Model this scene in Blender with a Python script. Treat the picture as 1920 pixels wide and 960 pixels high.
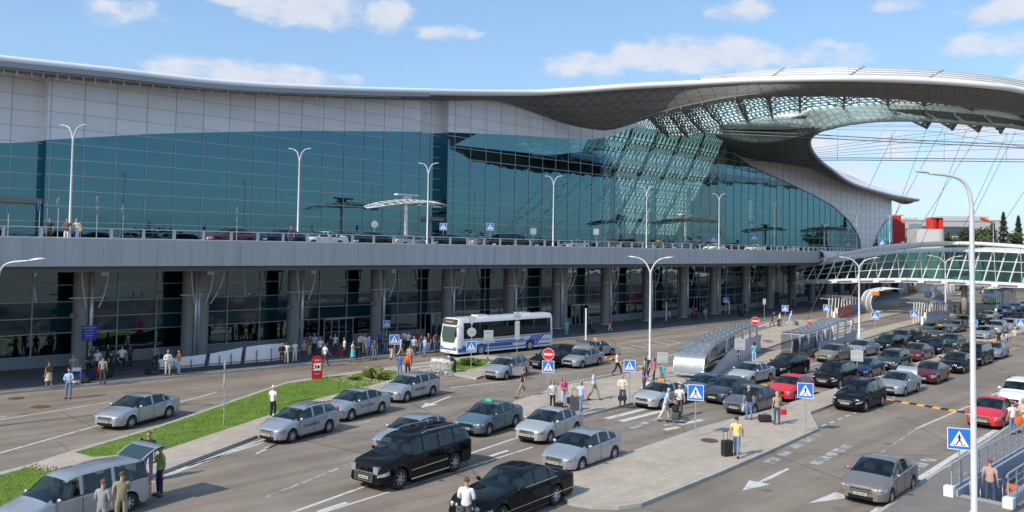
import bpy, math, random
from mathutils import Vector, Matrix
R_=math.radians; rnd=random.Random(7)
for o in list(bpy.data.objects): bpy.data.objects.remove(o)
sc=bpy.context.scene; col=sc.collection
# ---------------- camera
F=1557.; CYP=400.; PITCH=R_(2.4); ROLL=R_(.86); CH=9.5
cd=bpy.data.cameras.new('camera'); cam=bpy.data.objects.new('camera',cd); col.objects.link(cam)
RM=(Matrix.Rotation(math.pi/2+PITCH,4,'X') @ Matrix.Rotation(ROLL,4,'Z'))
cam.matrix_world=Matrix.Translation((0,0,CH)) @ RM
cd.sensor_width=36; cd.lens=36*F/1920; cd.shift_y=-(480-CYP)/1920; cd.clip_start=.5; cd.clip_end=12000
sc.camera=cam
# ---------------- world
SUN_EL=40.; SUN_DIR=42.   # light travels towards (cos,sin) of SUN_DIR
w=bpy.data.worlds.new('World'); sc.world=w; w.use_nodes=True
nt=w.node_tree; nt.nodes.clear(); N=nt.nodes.new; L=nt.links.new
out=N('ShaderNodeOutputWorld'); bg=N('ShaderNodeBackground'); bg.inputs[1].default_value=.15
sky=N('ShaderNodeTexSky'); sky.sky_type='NISHITA'; sky.sun_disc=False; sky.sun_elevation=R_(SUN_EL)
# azimuth of the sun seen from the scene (towards the sun)
sx,sy=-math.cos(R_(SUN_DIR)),-math.sin(R_(SUN_DIR))
sky.sun_rotation=math.atan2(sx,sy); sky.altitude=200; sky.air_density=1.0; sky.dust_density=1.2; sky.ozone_density=1.6
def wm(op,a,b=None,c=None,clamp=False):
    n=N('ShaderNodeMath'); n.operation=op; n.use_clamp=clamp
    for i,q in enumerate((a,b,c)):
        if q is None: continue
        if isinstance(q,(int,float)): n.inputs[i].default_value=q
        else: L(q,n.inputs[i])
    return n.outputs[0]
tc=N('ShaderNodeTexCoord'); sep=N('ShaderNodeSeparateXYZ'); L(tc.outputs['Generated'],sep.inputs[0])
az=wm('ARCTAN2',sep.outputs[0],sep.outputs[1]); el=wm('ARCSINE',sep.outputs[2])
def noise(scale,detail,sc3=(1,1,1)):
    m=N('ShaderNodeMapping'); m.inputs['Scale'].default_value=sc3; L(tc.outputs['Generated'],m.inputs[0])
    n=N('ShaderNodeTexNoise'); n.inputs['Scale'].default_value=scale; n.inputs['Detail'].default_value=detail; n.inputs['Roughness'].default_value=.6
    L(m.outputs[0],n.inputs['Vector']); return n.outputs[0]
n1=noise(20,8,(1,1,1.8)); n2=noise(6,5,(1,1,3))
def pixdir(u,v):
    d=RM.to_3x3() @ Vector(((u-960)/F,-(v-CYP)/F,-1)); d.normalize(); return math.atan2(d.x,d.y),math.asin(d.z)
CL=[(440,142,190,34,1.),(370,150,120,22,.8),(560,150,110,20,.7),(570,14,150,42,1.),(460,2,90,16,.8),(722,30,60,36,.95),(820,56,70,16,.45),(240,22,80,24,.5),(1090,122,110,30,.6),(1290,104,160,42,.95),(1200,95,70,20,.6),
    (1480,110,160,28,.65),(1390,18,75,26,.85),(1870,24,80,28,.75),(1690,8,50,14,.5),(1880,78,100,26,.6),(1640,270,200,30,.55),(1880,290,160,34,.6),(1560,322,150,24,.5),(1800,240,120,24,.5),(1700,360,120,20,.35),(1050,130,60,14,.4),
    (2300,120,260,60,.8),(-400,90,260,60,.8),(2700,300,300,60,.7)]
acc=None
for (u,v,a,b,s_) in CL:
    A0,E0=pixdir(u,v)
    dx=wm('DIVIDE',wm('SUBTRACT',az,A0),a/F); dy=wm('DIVIDE',wm('SUBTRACT',el,E0),b/F)
    # flatter bottoms: compress below the centre
    d=wm('ADD',wm('MULTIPLY',dx,dx),wm('MULTIPLY',dy,dy))
    m=wm('MULTIPLY',wm('SUBTRACT',1.,d),s_)
    acc=m if acc is None else wm('MAXIMUM',acc,m)
acc=wm('MAXIMUM',acc,-.6)
# general broken cloud elsewhere (seen by reflections and from other positions)
den=wm('ADD',wm('MULTIPLY',acc,.95),wm('MULTIPLY',wm('SUBTRACT',n1,.5),2.6))
den=wm('ADD',den,wm('MULTIPLY',wm('SUBTRACT',n2,.5),.6))
mr=N('ShaderNodeMapRange'); mr.interpolation_type='SMOOTHSTEP'; mr.inputs[1].default_value=-.05; mr.inputs[2].default_value=.8; L(den,mr.inputs[0])
behind=N('ShaderNodeMapRange'); behind.inputs[1].default_value=.52; behind.inputs[2].default_value=.72; behind.inputs[4].default_value=.75; L(n2,behind.inputs[0])
yb=wm('LESS_THAN',sep.outputs[1],-.1)
mask=wm('MAXIMUM',wm('MULTIPLY',mr.outputs[0],.8),wm('MULTIPLY',behind.outputs[0],yb))
up=wm('GREATER_THAN',sep.outputs[2],0.)
mask=wm('MULTIPLY',mask,up)
ccol=N('ShaderNodeMix'); ccol.data_type='RGBA'; L(n1,ccol.inputs[0]); ccol.inputs[6].default_value=(4.3,4.6,5.4,1); ccol.inputs[7].default_value=(6.3,6.2,6.3,1)
# thin veil of pale air over the blue
veil=N('ShaderNodeMix'); veil.data_type='RGBA'
L(wm('MULTIPLY_ADD',n2,.10,.25),veil.inputs[0]); L(sky.outputs[0],veil.inputs[6]); veil.inputs[7].default_value=(2.9,5.7,9.2,1)
mx=N('ShaderNodeMix'); mx.data_type='RGBA'; L(mask,mx.inputs[0]); L(veil.outputs[2],mx.inputs[6]); L(ccol.outputs[2],mx.inputs[7])
L(mx.outputs[2],bg.inputs[0]); L(bg.outputs[0],out.inputs[0])
# ---------------- sun
sl=bpy.data.lights.new('sun','SUN'); sl.energy=4.2; sl.angle=R_(.55); sl.color=(1,.92,.80)
so=bpy.data.objects.new('sun',sl); col.objects.link(so)
dv=Vector((-sx*math.cos(R_(SUN_EL)),-sy*math.cos(R_(SUN_EL)),-math.sin(R_(SUN_EL))))
so.rotation_euler=dv.to_track_quat('-Z','Y').to_euler(); so.location=(-60,-60,80)
sc.view_settings.view_transform='Standard'; sc.view_settings.look='None'; sc.view_settings.exposure=0; sc.view_settings.gamma=1
sc.render.engine='CYCLES'; sc.cycles.max_bounces=7; sc.cycles.transparent_max_bounces=10; sc.cycles.glossy_bounces=4; sc.cycles.caustics_reflective=False; sc.cycles.caustics_refractive=False
# ---------------- pixel -> world on real planes
RM3=RM.to_3x3()
def ray(u,v): return RM3 @ Vector(((u-960)/F,-(v-CYP)/F,-1))
def G(u,v,h=0.):
    d=ray(u,v); t=(h-CH)/d.z; return Vector((d.x*t,d.y*t,h))
Q=math.sqrt(.5); OX,OY=-35.,57.
def XY(s,n,z=0.): return Vector((OX+Q*(s+n),OY+Q*(s-n),z))
def SN(p): return Q*((p.x-OX)+(p.y-OY)), Q*((p.x-OX)-(p.y-OY))
def PN(u,v,n):   # point seen at (u,v) on the plane parallel to the terminal front at offset n
    d=ray(u,v); t=(n+Q*(OX-OY))/(Q*(d.x-d.y)); return Vector((d.x*t,d.y*t,d.z*t+CH))
def HZ(p,v):     # height of the thing standing at p whose top shows at row v
    c=RM3.transposed() @ (Vector((p.x,p.y,0))-Vector((0,0,CH)))
    lo,hi=-5.,60.
    for _ in range(40):
        m=(lo+hi)/2; q=RM3.transposed() @ Vector((p.x,p.y,m-CH)); vv=CYP-F*q.y/-q.z
        if vv>v: lo=m
        else: hi=m
    return lo
def cs(s): return -((s-60)/60)**2*3.4 if s>60 else -((60-s)/60)**2*1.0
ANG=R_(45)      # direction of the terminal front
# ---------------- materials
MATS={}
def mat(name,c,rough=.6,metal=0.,var=0.,scale=3.,bump=0.,coat=0.,spec=.5,coord='Object',alpha=None):
    if name in MATS: return MATS[name]
    m=bpy.data.materials.new(name); m.use_nodes=True; nt=m.node_tree; b=nt.nodes['Principled BSDF']
    b.inputs['Base Color'].default_value=(*c,1); b.inputs['Roughness'].default_value=rough; b.inputs['Metallic'].default_value=metal
    b.inputs['Coat Weight'].default_value=coat; b.inputs['Coat Roughness'].default_value=.04; b.inputs['Specular IOR Level'].default_value=spec
    if var or bump:
        t=nt.nodes.new('ShaderNodeTexCoord'); n=nt.nodes.new('ShaderNodeTexNoise'); n.inputs['Scale'].default_value=scale; n.inputs['Detail'].default_value=6; n.inputs['Roughness'].default_value=.65
        nt.links.new(t.outputs[coord],n.inputs['Vector'])
        if var:
            r=nt.nodes.new('ShaderNodeMapRange'); r.inputs[1].default_value=.3; r.inputs[2].default_value=.7; r.inputs[3].default_value=1-var; r.inputs[4].default_value=1+var
            nt.links.new(n.outputs[0],r.inputs[0])
            mm=nt.nodes.new('ShaderNodeMix'); mm.data_type='RGBA'; mm.blend_type='MULTIPLY'; mm.inputs[0].default_value=1; mm.inputs[6].default_value=(*c,1)
            nt.links.new(r.outputs[0],mm.inputs[7]); nt.links.new(mm.outputs[2],b.inputs['Base Color'])
        if bump:
            bp=nt.nodes.new('ShaderNodeBump'); bp.inputs['Strength'].default_value=bump; bp.inputs['Distance'].default_value=.02
            nt.links.new(n.outputs[0],bp.inputs['Height']); nt.links.new(bp.outputs[0],b.inputs['Normal'])
    MATS[name]=m; return m
def paint(name,c,metal=.0,rough=.32): return mat('paint_'+name,c,.38 if metal else .5,metal,coat=.8 if sum(c)>.1 else .55,spec=.3 if sum(c)>.1 else 0.)
white_metal=mat('white_metal',(.72,.73,.74),.4,.0,.04,1.5)
galv=mat('galvanised',(.5,.51,.52),.42,.55,.06,4)
dark=mat('dark_rubber',(.02,.02,.021),.75)
black=mat('black_plastic',(.012,.012,.013),.45)
chrome=mat('chrome',(.75,.75,.76),.14,1.)
rimm=mat('alloy',(.5,.5,.52),.35,.7)
concrete=mat('concrete',(.34,.33,.31),.85,0,.12,1.2,.2)
kerbm=mat('kerb_stone',(.40,.385,.35),.85,0,.14,1.5,.2)
brickgrey=None
def brickmat(name,c1,c2,cm,scale,bw,bh,mortar,rough=.85,var=.15,sat=0,rot=ANG):
    m=bpy.data.materials.new(name); m.use_nodes=True; nt=m.node_tree; b=nt.nodes['Principled BSDF']; b.inputs['Roughness'].default_value=rough
    t=nt.nodes.new('ShaderNodeTexCoord'); mp=nt.nodes.new('ShaderNodeMapping'); mp.inputs['Rotation'].default_value=(0,0,-rot); nt.links.new(t.outputs['Object'],mp.inputs[0])
    br=nt.nodes.new('ShaderNodeTexBrick'); br.inputs['Scale'].default_value=scale; br.inputs['Brick Width'].default_value=bw; br.inputs['Row Height'].default_value=bh; br.inputs['Mortar Size'].default_value=mortar
    br.inputs['Color1'].default_value=(*c1,1); br.inputs['Color2'].default_value=(*c2,1); br.inputs['Mortar'].default_value=(*cm,1); nt.links.new(mp.outputs[0],br.inputs['Vector'])
    n=nt.nodes.new('ShaderNodeTexNoise'); n.inputs['Scale'].default_value=.35; n.inputs['Detail'].default_value=9; n.inputs['Roughness'].default_value=.7; nt.links.new(t.outputs['Object'],n.inputs['Vector'])
    r=nt.nodes.new('ShaderNodeMapRange'); r.inputs[1].default_value=.3; r.inputs[2].default_value=.7; r.inputs[3].default_value=1-var; r.inputs[4].default_value=1+var; nt.links.new(n.outputs[0],r.inputs[0])
    mm=nt.nodes.new('ShaderNodeMix'); mm.data_type='RGBA'; mm.blend_type='MULTIPLY'; mm.inputs[0].default_value=1; nt.links.new(br.outputs[0],mm.inputs[6]); nt.links.new(r.outputs[0],mm.inputs[7]); nt.links.new(mm.outputs[2],b.inputs['Base Color'])
    return m
paving=brickmat('paving',(.47,.395,.315),(.40,.34,.275),(.29,.25,.20),1.,.6,.3,.012)
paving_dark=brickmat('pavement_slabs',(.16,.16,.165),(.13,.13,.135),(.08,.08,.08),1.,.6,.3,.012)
def asphalt_mat():
    m=bpy.data.materials.new('asphalt'); m.use_nodes=True; nt=m.node_tree; b=nt.nodes['Principled BSDF']; b.inputs['Roughness'].default_value=.82; N=nt.nodes.new; L=nt.links.new
    t=N('ShaderNodeTexCoord'); mp=N('ShaderNodeMapping'); mp.inputs['Rotation'].default_value=(0,0,-ANG); L(t.outputs['Object'],mp.inputs[0])
    st=N('ShaderNodeMapping'); st.inputs['Scale'].default_value=(.05,.75,1); L(mp.outputs[0],st.inputs[0])
    a=N('ShaderNodeTexNoise'); a.inputs['Scale'].default_value=1.; a.inputs['Detail'].default_value=5; L(st.outputs[0],a.inputs['Vector'])     # wheel tracks
    c=N('ShaderNodeTexNoise'); c.inputs['Scale'].default_value=.22; c.inputs['Detail'].default_value=8; c.inputs['Roughness'].default_value=.7; L(t.outputs['Object'],c.inputs['Vector'])
    f=N('ShaderNodeTexNoise'); f.inputs['Scale'].default_value=30; f.inputs['Detail'].default_value=3; L(t.outputs['Object'],f.inputs['Vector'])
    v=N('ShaderNodeTexVoronoi'); v.feature='F1'; v.inputs['Scale'].default_value=.42; L(t.outputs['Object'],v.inputs['Vector'])
    sp=N('ShaderNodeMapRange'); sp.inputs[1].default_value=.03; sp.inputs[2].default_value=.16; sp.inputs[3].default_value=.55; sp.inputs[4].default_value=1.; L(v.outputs['Distance'],sp.inputs[0])
    cr=N('ShaderNodeTexVoronoi'); cr.feature='DISTANCE_TO_EDGE'; cr.inputs['Scale'].default_value=.09
    wv=N('ShaderNodeMix'); wv.data_type='VECTOR'; wv.inputs[0].default_value=.06; L(t.outputs['Object'],wv.inputs[4]); L(f.outputs['Color'],wv.inputs[5]); L(t.outputs['Object'],cr.inputs['Vector'])
    ck=N('ShaderNodeMapRange'); ck.inputs[1].default_value=.0; ck.inputs[2].default_value=.005; ck.inputs[3].default_value=.55; ck.inputs[4].default_value=1.; L(cr.outputs['Distance'],ck.inputs[0])
    def rng(x,lo,hi):
        r=N('ShaderNodeMapRange'); r.inputs[1].default_value=.3; r.inputs[2].default_value=.7; r.inputs[3].default_value=lo; r.inputs[4].default_value=hi; L(x,r.inputs[0]); return r.outputs[0]
    def mul(x,y):
        q=N('ShaderNodeMath'); q.operation='MULTIPLY'; L(x,q.inputs[0]); L(y,q.inputs[1]); return q.outputs[0]
    k=mul(mul(rng(a.outputs[0],.76,1.20),rng(c.outputs[0],.78,1.20)),mul(rng(f.outputs[0],.85,1.15),mul(sp.outputs[0],ck.outputs[0])))
    mm=N('ShaderNodeMix'); mm.data_type='RGBA'; mm.blend_type='MULTIPLY'; mm.inputs[0].default_value=1; mm.inputs[6].default_value=(.235,.192,.150,1); L(k,mm.inputs[7]); L(mm.outputs[2],b.inputs['Base Color'])
    bp=N('ShaderNodeBump'); bp.inputs['Strength'].default_value=.25; bp.inputs['Distance'].default_value=.01; L(f.outputs[0],bp.inputs['Height']); L(bp.outputs[0],b.inputs['Normal'])
    return m
asphalt=asphalt_mat()
def worn(name,c,thr=.40):
    m=bpy.data.materials.new(name); m.use_nodes=True; nt=m.node_tree; b=nt.nodes['Principled BSDF']; b.inputs['Roughness'].default_value=.7; N=nt.nodes.new; L=nt.links.new
    t=N('ShaderNodeTexCoord'); n=N('ShaderNodeTexNoise'); n.inputs['Scale'].default_value=2.2; n.inputs['Detail'].default_value=9; n.inputs['Roughness'].default_value=.75; L(t.outputs['Object'],n.inputs['Vector'])
    r=N('ShaderNodeMapRange'); r.inputs[1].default_value=thr-.04; r.inputs[2].default_value=thr+.06; L(n.outputs[0],r.inputs[0])
    mm=N('ShaderNodeMix'); mm.data_type='RGBA'; L(r.outputs[0],mm.inputs[0]); mm.inputs[6].default_value=(.2,.19,.178,1); mm.inputs[7].default_value=(*c,1); L(mm.outputs[2],b.inputs['Base Color']); return m
roadpaint=worn('road_paint',(.60,.59,.56)); yellowpaint=worn('yellow_road_paint',(.5,.36,.12),.5); fadedpaint=worn('faded_road_paint',(.5,.49,.46),.5)
def grass_mat():
    m=bpy.data.materials.new('grass'); m.use_nodes=True; nt=m.node_tree; b=nt.nodes['Principled BSDF']; b.inputs['Roughness'].default_value=.9; N=nt.nodes.new; L=nt.links.new
    t=N('ShaderNodeTexCoord'); n=N('ShaderNodeTexNoise'); n.inputs['Scale'].default_value=.9; n.inputs['Detail'].default_value=10; n.inputs['Roughness'].default_value=.75; L(t.outputs['Object'],n.inputs['Vector'])
    r=N('ShaderNodeValToRGB'); r.color_ramp.elements[0].position=.32; r.color_ramp.elements[0].color=(.07,.13,.008,1); r.color_ramp.elements[1].position=.68; r.color_ramp.elements[1].color=(.16,.25,.016,1); e3=r.color_ramp.elements.new(.78); e3.color=(.20,.20,.05,1); L(n.outputs[0],r.inputs[0]); L(r.outputs[0],b.inputs['Base Color'])
    return m
grassm=grass_mat()
def foliage(name,c):
    m=bpy.data.materials.new(name); m.use_nodes=True; nt=m.node_tree; b=nt.nodes['Principled BSDF']; b.inputs['Roughness'].default_value=.8; N=nt.nodes.new; L=nt.links.new
    g=N('ShaderNodeNewGeometry'); r=N('ShaderNodeMapRange'); r.inputs[3].default_value=.6; r.inputs[4].default_value=1.45; L(g.outputs['Random Per Island'],r.inputs[0])
    mm=N('ShaderNodeMix'); mm.data_type='RGBA'; mm.blend_type='MULTIPLY'; mm.inputs[0].default_value=1; mm.inputs[6].default_value=(*c,1); L(r.outputs[0],mm.inputs[7]); L(mm.outputs[2],b.inputs['Base Color']); return m
# glass of the terminal: tinted mirror over a dark see-through pane, each pane slightly out of true
def facade_glass(name,tint,through,reflect,wave=.35,pw=3.,ph=1.5):
    m=bpy.data.materials.new(name); m.use_nodes=True; nt=m.node_tree; nt.nodes.clear(); N=nt.nodes.new; L=nt.links.new
    o=N('ShaderNodeOutputMaterial'); gl=N('ShaderNodeBsdfGlossy'); gl.inputs['Roughness'].default_value=.015; gl.inputs[0].default_value=(*tint,1)
    tr=N('ShaderNodeBsdfTransparent'); tr.inputs[0].default_value=(*through,1)
    ms=N('ShaderNodeMixShader'); fr=N('ShaderNodeFresnel'); fr.inputs[0].default_value=1.5
    a=N('ShaderNodeMath'); a.operation='MULTIPLY_ADD'; a.inputs[1].default_value=1.0; a.inputs[2].default_value=reflect; a.use_clamp=True; L(fr.outputs[0],a.inputs[0])
    t=N('ShaderNodeTexCoord')
    # per-pane tilt
    sn=N('ShaderNodeVectorMath'); sn.operation='SNAP'; sn.inputs[1].default_value=(pw,50,ph); L(t.outputs['Object'],sn.inputs[0])
    wn=N('ShaderNodeTexWhiteNoise'); L(sn.outputs[0],wn.inputs[0])
    sb=N('ShaderNodeVectorMath'); sb.operation='SUBTRACT'; L(wn.outputs['Color'],sb.inputs[0]); sb.inputs[1].default_value=(.5,.5,.5)
    sc_=N('ShaderNodeVectorMath'); sc_.operation='SCALE'; sc_.inputs['Scale'].default_value=.005; L(sb.outputs[0],sc_.inputs[0])
    g=N('ShaderNodeNewGeometry'); 
    n=N('ShaderNodeTexNoise'); n.inputs['Scale'].default_value=.55; n.inputs['Detail'].default_value=1; L(t.outputs['Object'],n.inputs['Vector'])
    bp=N('ShaderNodeBump'); bp.inputs['Strength'].default_value=wave; bp.inputs['Distance'].default_value=.03; L(n.outputs[0],bp.inputs['Height'])
    ad=N('ShaderNodeVectorMath'); ad.operation='ADD'; L(bp.outputs[0],ad.inputs[0]); L(sc_.outputs[0],ad.inputs[1])
    nm=N('ShaderNodeVectorMath'); nm.operation='NORMALIZE'; L(ad.outputs[0],nm.inputs[0]); L(nm.outputs[0],gl.inputs['Normal'])
    L(a.outputs[0],ms.inputs[0]); L(tr.outputs[0],ms.inputs[1]); L(gl.outputs[0],ms.inputs[2]); L(ms.outputs[0],o.inputs[0]); return m
glass_up=facade_glass('teal_facade_glass',(.20,.44,.52),(.16,.32,.34),.34,.22)
glass_atr=facade_glass('atrium_glass',(.30,.52,.58),(.56,.78,.72),.20,.9)
glass_low=facade_glass('dark_shop_glass',(.50,.70,.76),(.30,.46,.48),.17)
def see_glass(name,c,base,k):
    m=bpy.data.materials.new(name); m.use_nodes=True; nt=m.node_tree; nt.nodes.clear(); N=nt.nodes.new; L=nt.links.new
    o=N('ShaderNodeOutputMaterial'); a=N('ShaderNodeBsdfTransparent'); a.inputs[0].default_value=(*c,1); g_=N('ShaderNodeBsdfGlossy'); g_.inputs['Roughness'].default_value=.02; g_.inputs[0].default_value=(.9,.95,.95,1)
    f=N('ShaderNodeLayerWeight'); f.inputs[0].default_value=.5; pw_=N('ShaderNodeMath'); pw_.operation='POWER'; pw_.inputs[1].default_value=4.; L(f.outputs['Facing'],pw_.inputs[0]); r=N('ShaderNodeMath'); r.operation='MULTIPLY_ADD'; r.inputs[1].default_value=.8; r.inputs[2].default_value=.05+base; r.use_clamp=True; L(pw_.outputs[0],r.inputs[0])
    m1=N('ShaderNodeMixShader'); L(r.outputs[0],m1.inputs[0]); L(a.outputs[0],m1.inputs[1]); L(g_.outputs[0],m1.inputs[2]); L(m1.outputs[0],o.inputs[0]); return m
carglass=see_glass('car_glass',(.34,.42,.40),.01,0)
# ---------------- mesh builder
class MB:
    def __init__(s): s.v=[]; s.f=[]; s.m=[]; s.k=0
    def add(s,vs,fs):
        b=len(s.v); s.v+= [tuple(v) for v in vs]; s.f+=[tuple(b+i for i in f) for f in fs]; s.m+=[s.k]*len(fs); return s
    def box(s,c,d,rz=0,ry=0):
        M=Matrix.Rotation(rz,3,'Z') @ Matrix.Rotation(ry,3,'Y'); c=Vector(c)
        vs=[c+M@Vector((x*d[0]/2,y*d[1]/2,z*d[2]/2)) for x in(-1,1) for y in(-1,1) for z in(-1,1)]
        return s.add(vs,[(0,1,3,2),(4,6,7,5),(0,4,5,1),(2,3,7,6),(0,2,6,4),(1,5,7,3)])
    def bar(s,a,b,wd,hd=None,up=(0,0,1)):
        a=Vector(a);b=Vector(b);hd=hd or wd; t=(b-a)
        if t.length<1e-6: return s
        t.normalize(); u=Vector(up)
        if abs(t.dot(u))>.98: u=Vector((Q,Q,0))
        x=t.cross(u).normalized(); y=x.cross(t).normalized()
        vs=[p+x*i*wd/2+y*j*hd/2 for p in(a,b) for i,j in((-1,-1),(1,-1),(1,1),(-1,1))]
        return s.add(vs,[(0,1,2,3),(7,6,5,4),(0,4,5,1),(1,5,6,2),(2,6,7,3),(3,7,4,0)])
    def tube(s,pts,r,n=8,cap=True):
        pts=[Vector(p) for p in pts]; rs=r if isinstance(r,(list,tuple)) else [r]*len(pts); vs=[];fs=[]
        x=None
        for i,p in enumerate(pts):
            t=(pts[min(i+1,len(pts)-1)]-pts[max(i-1,0)]).normalized()
            if x is None:
                u=Vector((0,0,1)) if abs(t.z)<.9 else Vector((1,0,0)); x=t.cross(u).normalized()
            else: x=(x-t*x.dot(t)).normalized()
            y=t.cross(x)
            for k in range(n):
                a=2*math.pi*k/n; vs.append(p+(x*math.cos(a)+y*math.sin(a))*rs[i])
        for i in range(len(pts)-1):
            for k in range(n): fs.append((i*n+k,i*n+(k+1)%n,(i+1)*n+(k+1)%n,(i+1)*n+k))
        if cap: fs.append(tuple(range(n))[::-1]); fs.append(tuple((len(pts)-1)*n+k for k in range(n)))
        return s.add(vs,fs)
    def prism(s,poly,z0,z1):
        n=len(poly); vs=[(p[0],p[1],z0) for p in poly]+[(p[0],p[1],z1) for p in poly]
        ar=sum(poly[i][0]*poly[(i+1)%n][1]-poly[(i+1)%n][0]*poly[i][1] for i in range(n))
        fs=[tuple(range(n))[::-1],tuple(range(n,2*n))]+[(i,(i+1)%n,n+(i+1)%n,n+i) for i in range(n)]
        if ar<0: fs=[f[::-1] for f in fs]
        return s.add(vs,fs)
    def sheet(s,poly,z):
        n=len(poly); ar=sum(poly[i][0]*poly[(i+1)%n][1]-poly[(i+1)%n][0]*poly[i][1] for i in range(n))
        f=tuple(range(n)); return s.add([(p[0],p[1],z) for p in poly],[f if ar>0 else f[::-1]])
    def grid(s,rows,close=False):
        n=len(rows[0]); vs=[p for r in rows for p in r]; fs=[]
        for i in range(len(rows)-1):
            for k in range(n if close else n-1): fs.append((i*n+k,i*n+(k+1)%n,(i+1)*n+(k+1)%n,(i+1)*n+k))
        return s.add(vs,fs)
    def ell(s,c,r,n=10,m=6,rz=0):
        rows=[]; c=Vector(c); M=Matrix.Rotation(rz,3,'Z')
        for i in range(m+1):
            a=-math.pi/2+math.pi*i/m
            rows.append([c+M@Vector((r[0]*math.cos(a)*math.cos(2*math.pi*k/n),r[1]*math.cos(a)*math.sin(2*math.pi*k/n),r[2]*math.sin(a))) for k in range(n)])
        return s.grid(rows,True)
    def mesh(s,name,smooth=False):
        me=bpy.data.meshes.new(name); me.from_pydata(s.v,[],s.f); 
        for p,k in zip(me.polygons,s.m): p.material_index=k; p.use_smooth=smooth
        me.update(); return me
    def build(s,name,mats,parent=None,smooth=False,loc=None,angle=None):
        me=s.mesh(name,smooth); 
        for m in (mats if isinstance(mats,(list,tuple)) else [mats]): me.materials.append(m)
        if smooth and angle: 
            try: me.set_sharp_from_angle(angle=R_(angle))
            except Exception: pass
        o=bpy.data.objects.new(name,me); col.objects.link(o)
        if parent is not None: o.parent=parent
        if loc is not None: o.location=loc
        return o
def empty(name,label=None,cat=None,loc=(0,0,0),rz=0,group=None):
    o=bpy.data.objects.new(name,None); col.objects.link(o); o.location=loc; o.rotation_euler=(0,0,rz); o.empty_display_size=.2
    tag(o,label,cat,group); return o
def tag(o,label=None,cat=None,group=None,kind=None):
    if label:o['label']=label
    if cat:o['category']=cat
    if group:o['group']=group
    if kind:o['kind']=kind
    return o
KIDS={}
def kids(o): return [c for c in o.children]
def copy_tree(o,parent=None,over=None):
    c=o.copy(); col.objects.link(c); c.parent=parent
    if over and o.type=='MESH':
        for i,sl_ in enumerate(c.material_slots):
            r=over.get((o.name.split('.')[0],i)) or over.get(sl_.material.name if sl_.material else None)
            if r is not None: sl_.link='OBJECT'; sl_.material=r
    for ch in list(o.children): copy_tree(ch,c,over)
    return c
def mirror_text(): pass
def text_mesh(s,size,m,parent=None,name='lettering',loc=(0,0,0),rot=(0,0,0),ext=.004,align='CENTER'):
    cu=bpy.data.curves.new('t','FONT'); cu.body=s; cu.size=size; cu.extrude=ext; cu.align_x=align; cu.align_y='CENTER'; cu.resolution_u=2
    t=bpy.data.objects.new('t',cu); col.objects.link(t); bpy.context.view_layer.update()
    me=bpy.data.meshes.new_from_object(t.evaluated_get(bpy.context.evaluated_depsgraph_get())); bpy.data.objects.remove(t)
    me.materials.clear(); me.materials.append(m); o=bpy.data.objects.new(name,me); col.objects.link(o); o.location=loc; o.rotation_euler=rot
    if parent: o.parent=parent
    return o
def interp(tab,x):
    if x<=tab[0][0]: return tab[0][1]
    for (a,b),(c,d) in zip(tab,tab[1:]):
        if x<=c: return b+(d-b)*(x-a)/(c-a)
    return tab[-1][1]
def spline(pts,k=6):
    out=[]; P=[Vector(p) for p in pts]
    for i in range(len(P)-1):
        a,b,c,d=P[max(i-1,0)],P[i],P[i+1],P[min(i+2,len(P)-1)]
        for j in range(k):
            t=j/k; out.append(.5*((2*b)+(c-a)*t+(2*a-5*b+4*c-d)*t*t+(3*b-a-3*c+d)*t**3))
    out.append(P[-1]); return out
# =====================================================  THE SETTING
# stair pit rectangle (world polygon) left out of the ground sheet
pit=[G(1812,925),G(1862,972),G(2010,880),G(1930,815)]
ps0,pn0=19.6,56.6; 
pit_s=(19.9,30.5); pit_n=(54.2,55.95)
def snpoly(s0,s1,n0,n1): return [XY(s0,n0),XY(s1,n0),XY(s1,n1),XY(s0,n1)]
g=MB(); BIG=5000
for a,b,c,d in ((-BIG,pit_s[0],-BIG,BIG),(pit_s[1],BIG,-BIG,BIG),(pit_s[0],pit_s[1],-BIG,pit_n[0]),(pit_s[0],pit_s[1],pit_n[1],BIG)):
    g.sheet(snpoly(a,b,c,d),0)
tag(g.build('ground',asphalt),kind='structure')
def px(L_): return [G(u,v) for u,v in L_]
def slab(name,polys,m,z0,z1,kerb=True):
    b=MB()
    for p in polys: b.prism(p,z0,z1)
    return tag(b.build(name,m),kind='structure')
def inset(poly,d):
    n=len(poly); ar=sum(poly[i][0]*poly[(i+1)%n][1]-poly[(i+1)%n][0]*poly[i][1] for i in range(n)); sg=1 if ar>0 else -1; out=[]
    for i in range(n):
        a,b,c=Vector(poly[i-1][:2]),Vector(poly[i][:2]),Vector(poly[(i+1)%n][:2])
        e1=(b-a).normalized(); e2=(c-b).normalized(); n1=Vector((-e1.y,e1.x))*sg; n2=Vector((-e2.y,e2.x))*sg
        k=(n1+n2); L_=max(k.length,.6); k=k.normalized()*d/max(L_/2,.5); out.append((b.x+k.x,b.y+k.y))
    return out
def island(name,poly,m=None,h=.14):
    m=m or paving
    b=MB(); b.prism(poly,-.05,h); tag(b.build('kerb',kerbm),kind='structure')
    ip=inset(poly,.16); b=MB(); b.sheet(ip,h+.004); tag(b.build(name,m),kind='structure')
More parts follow.
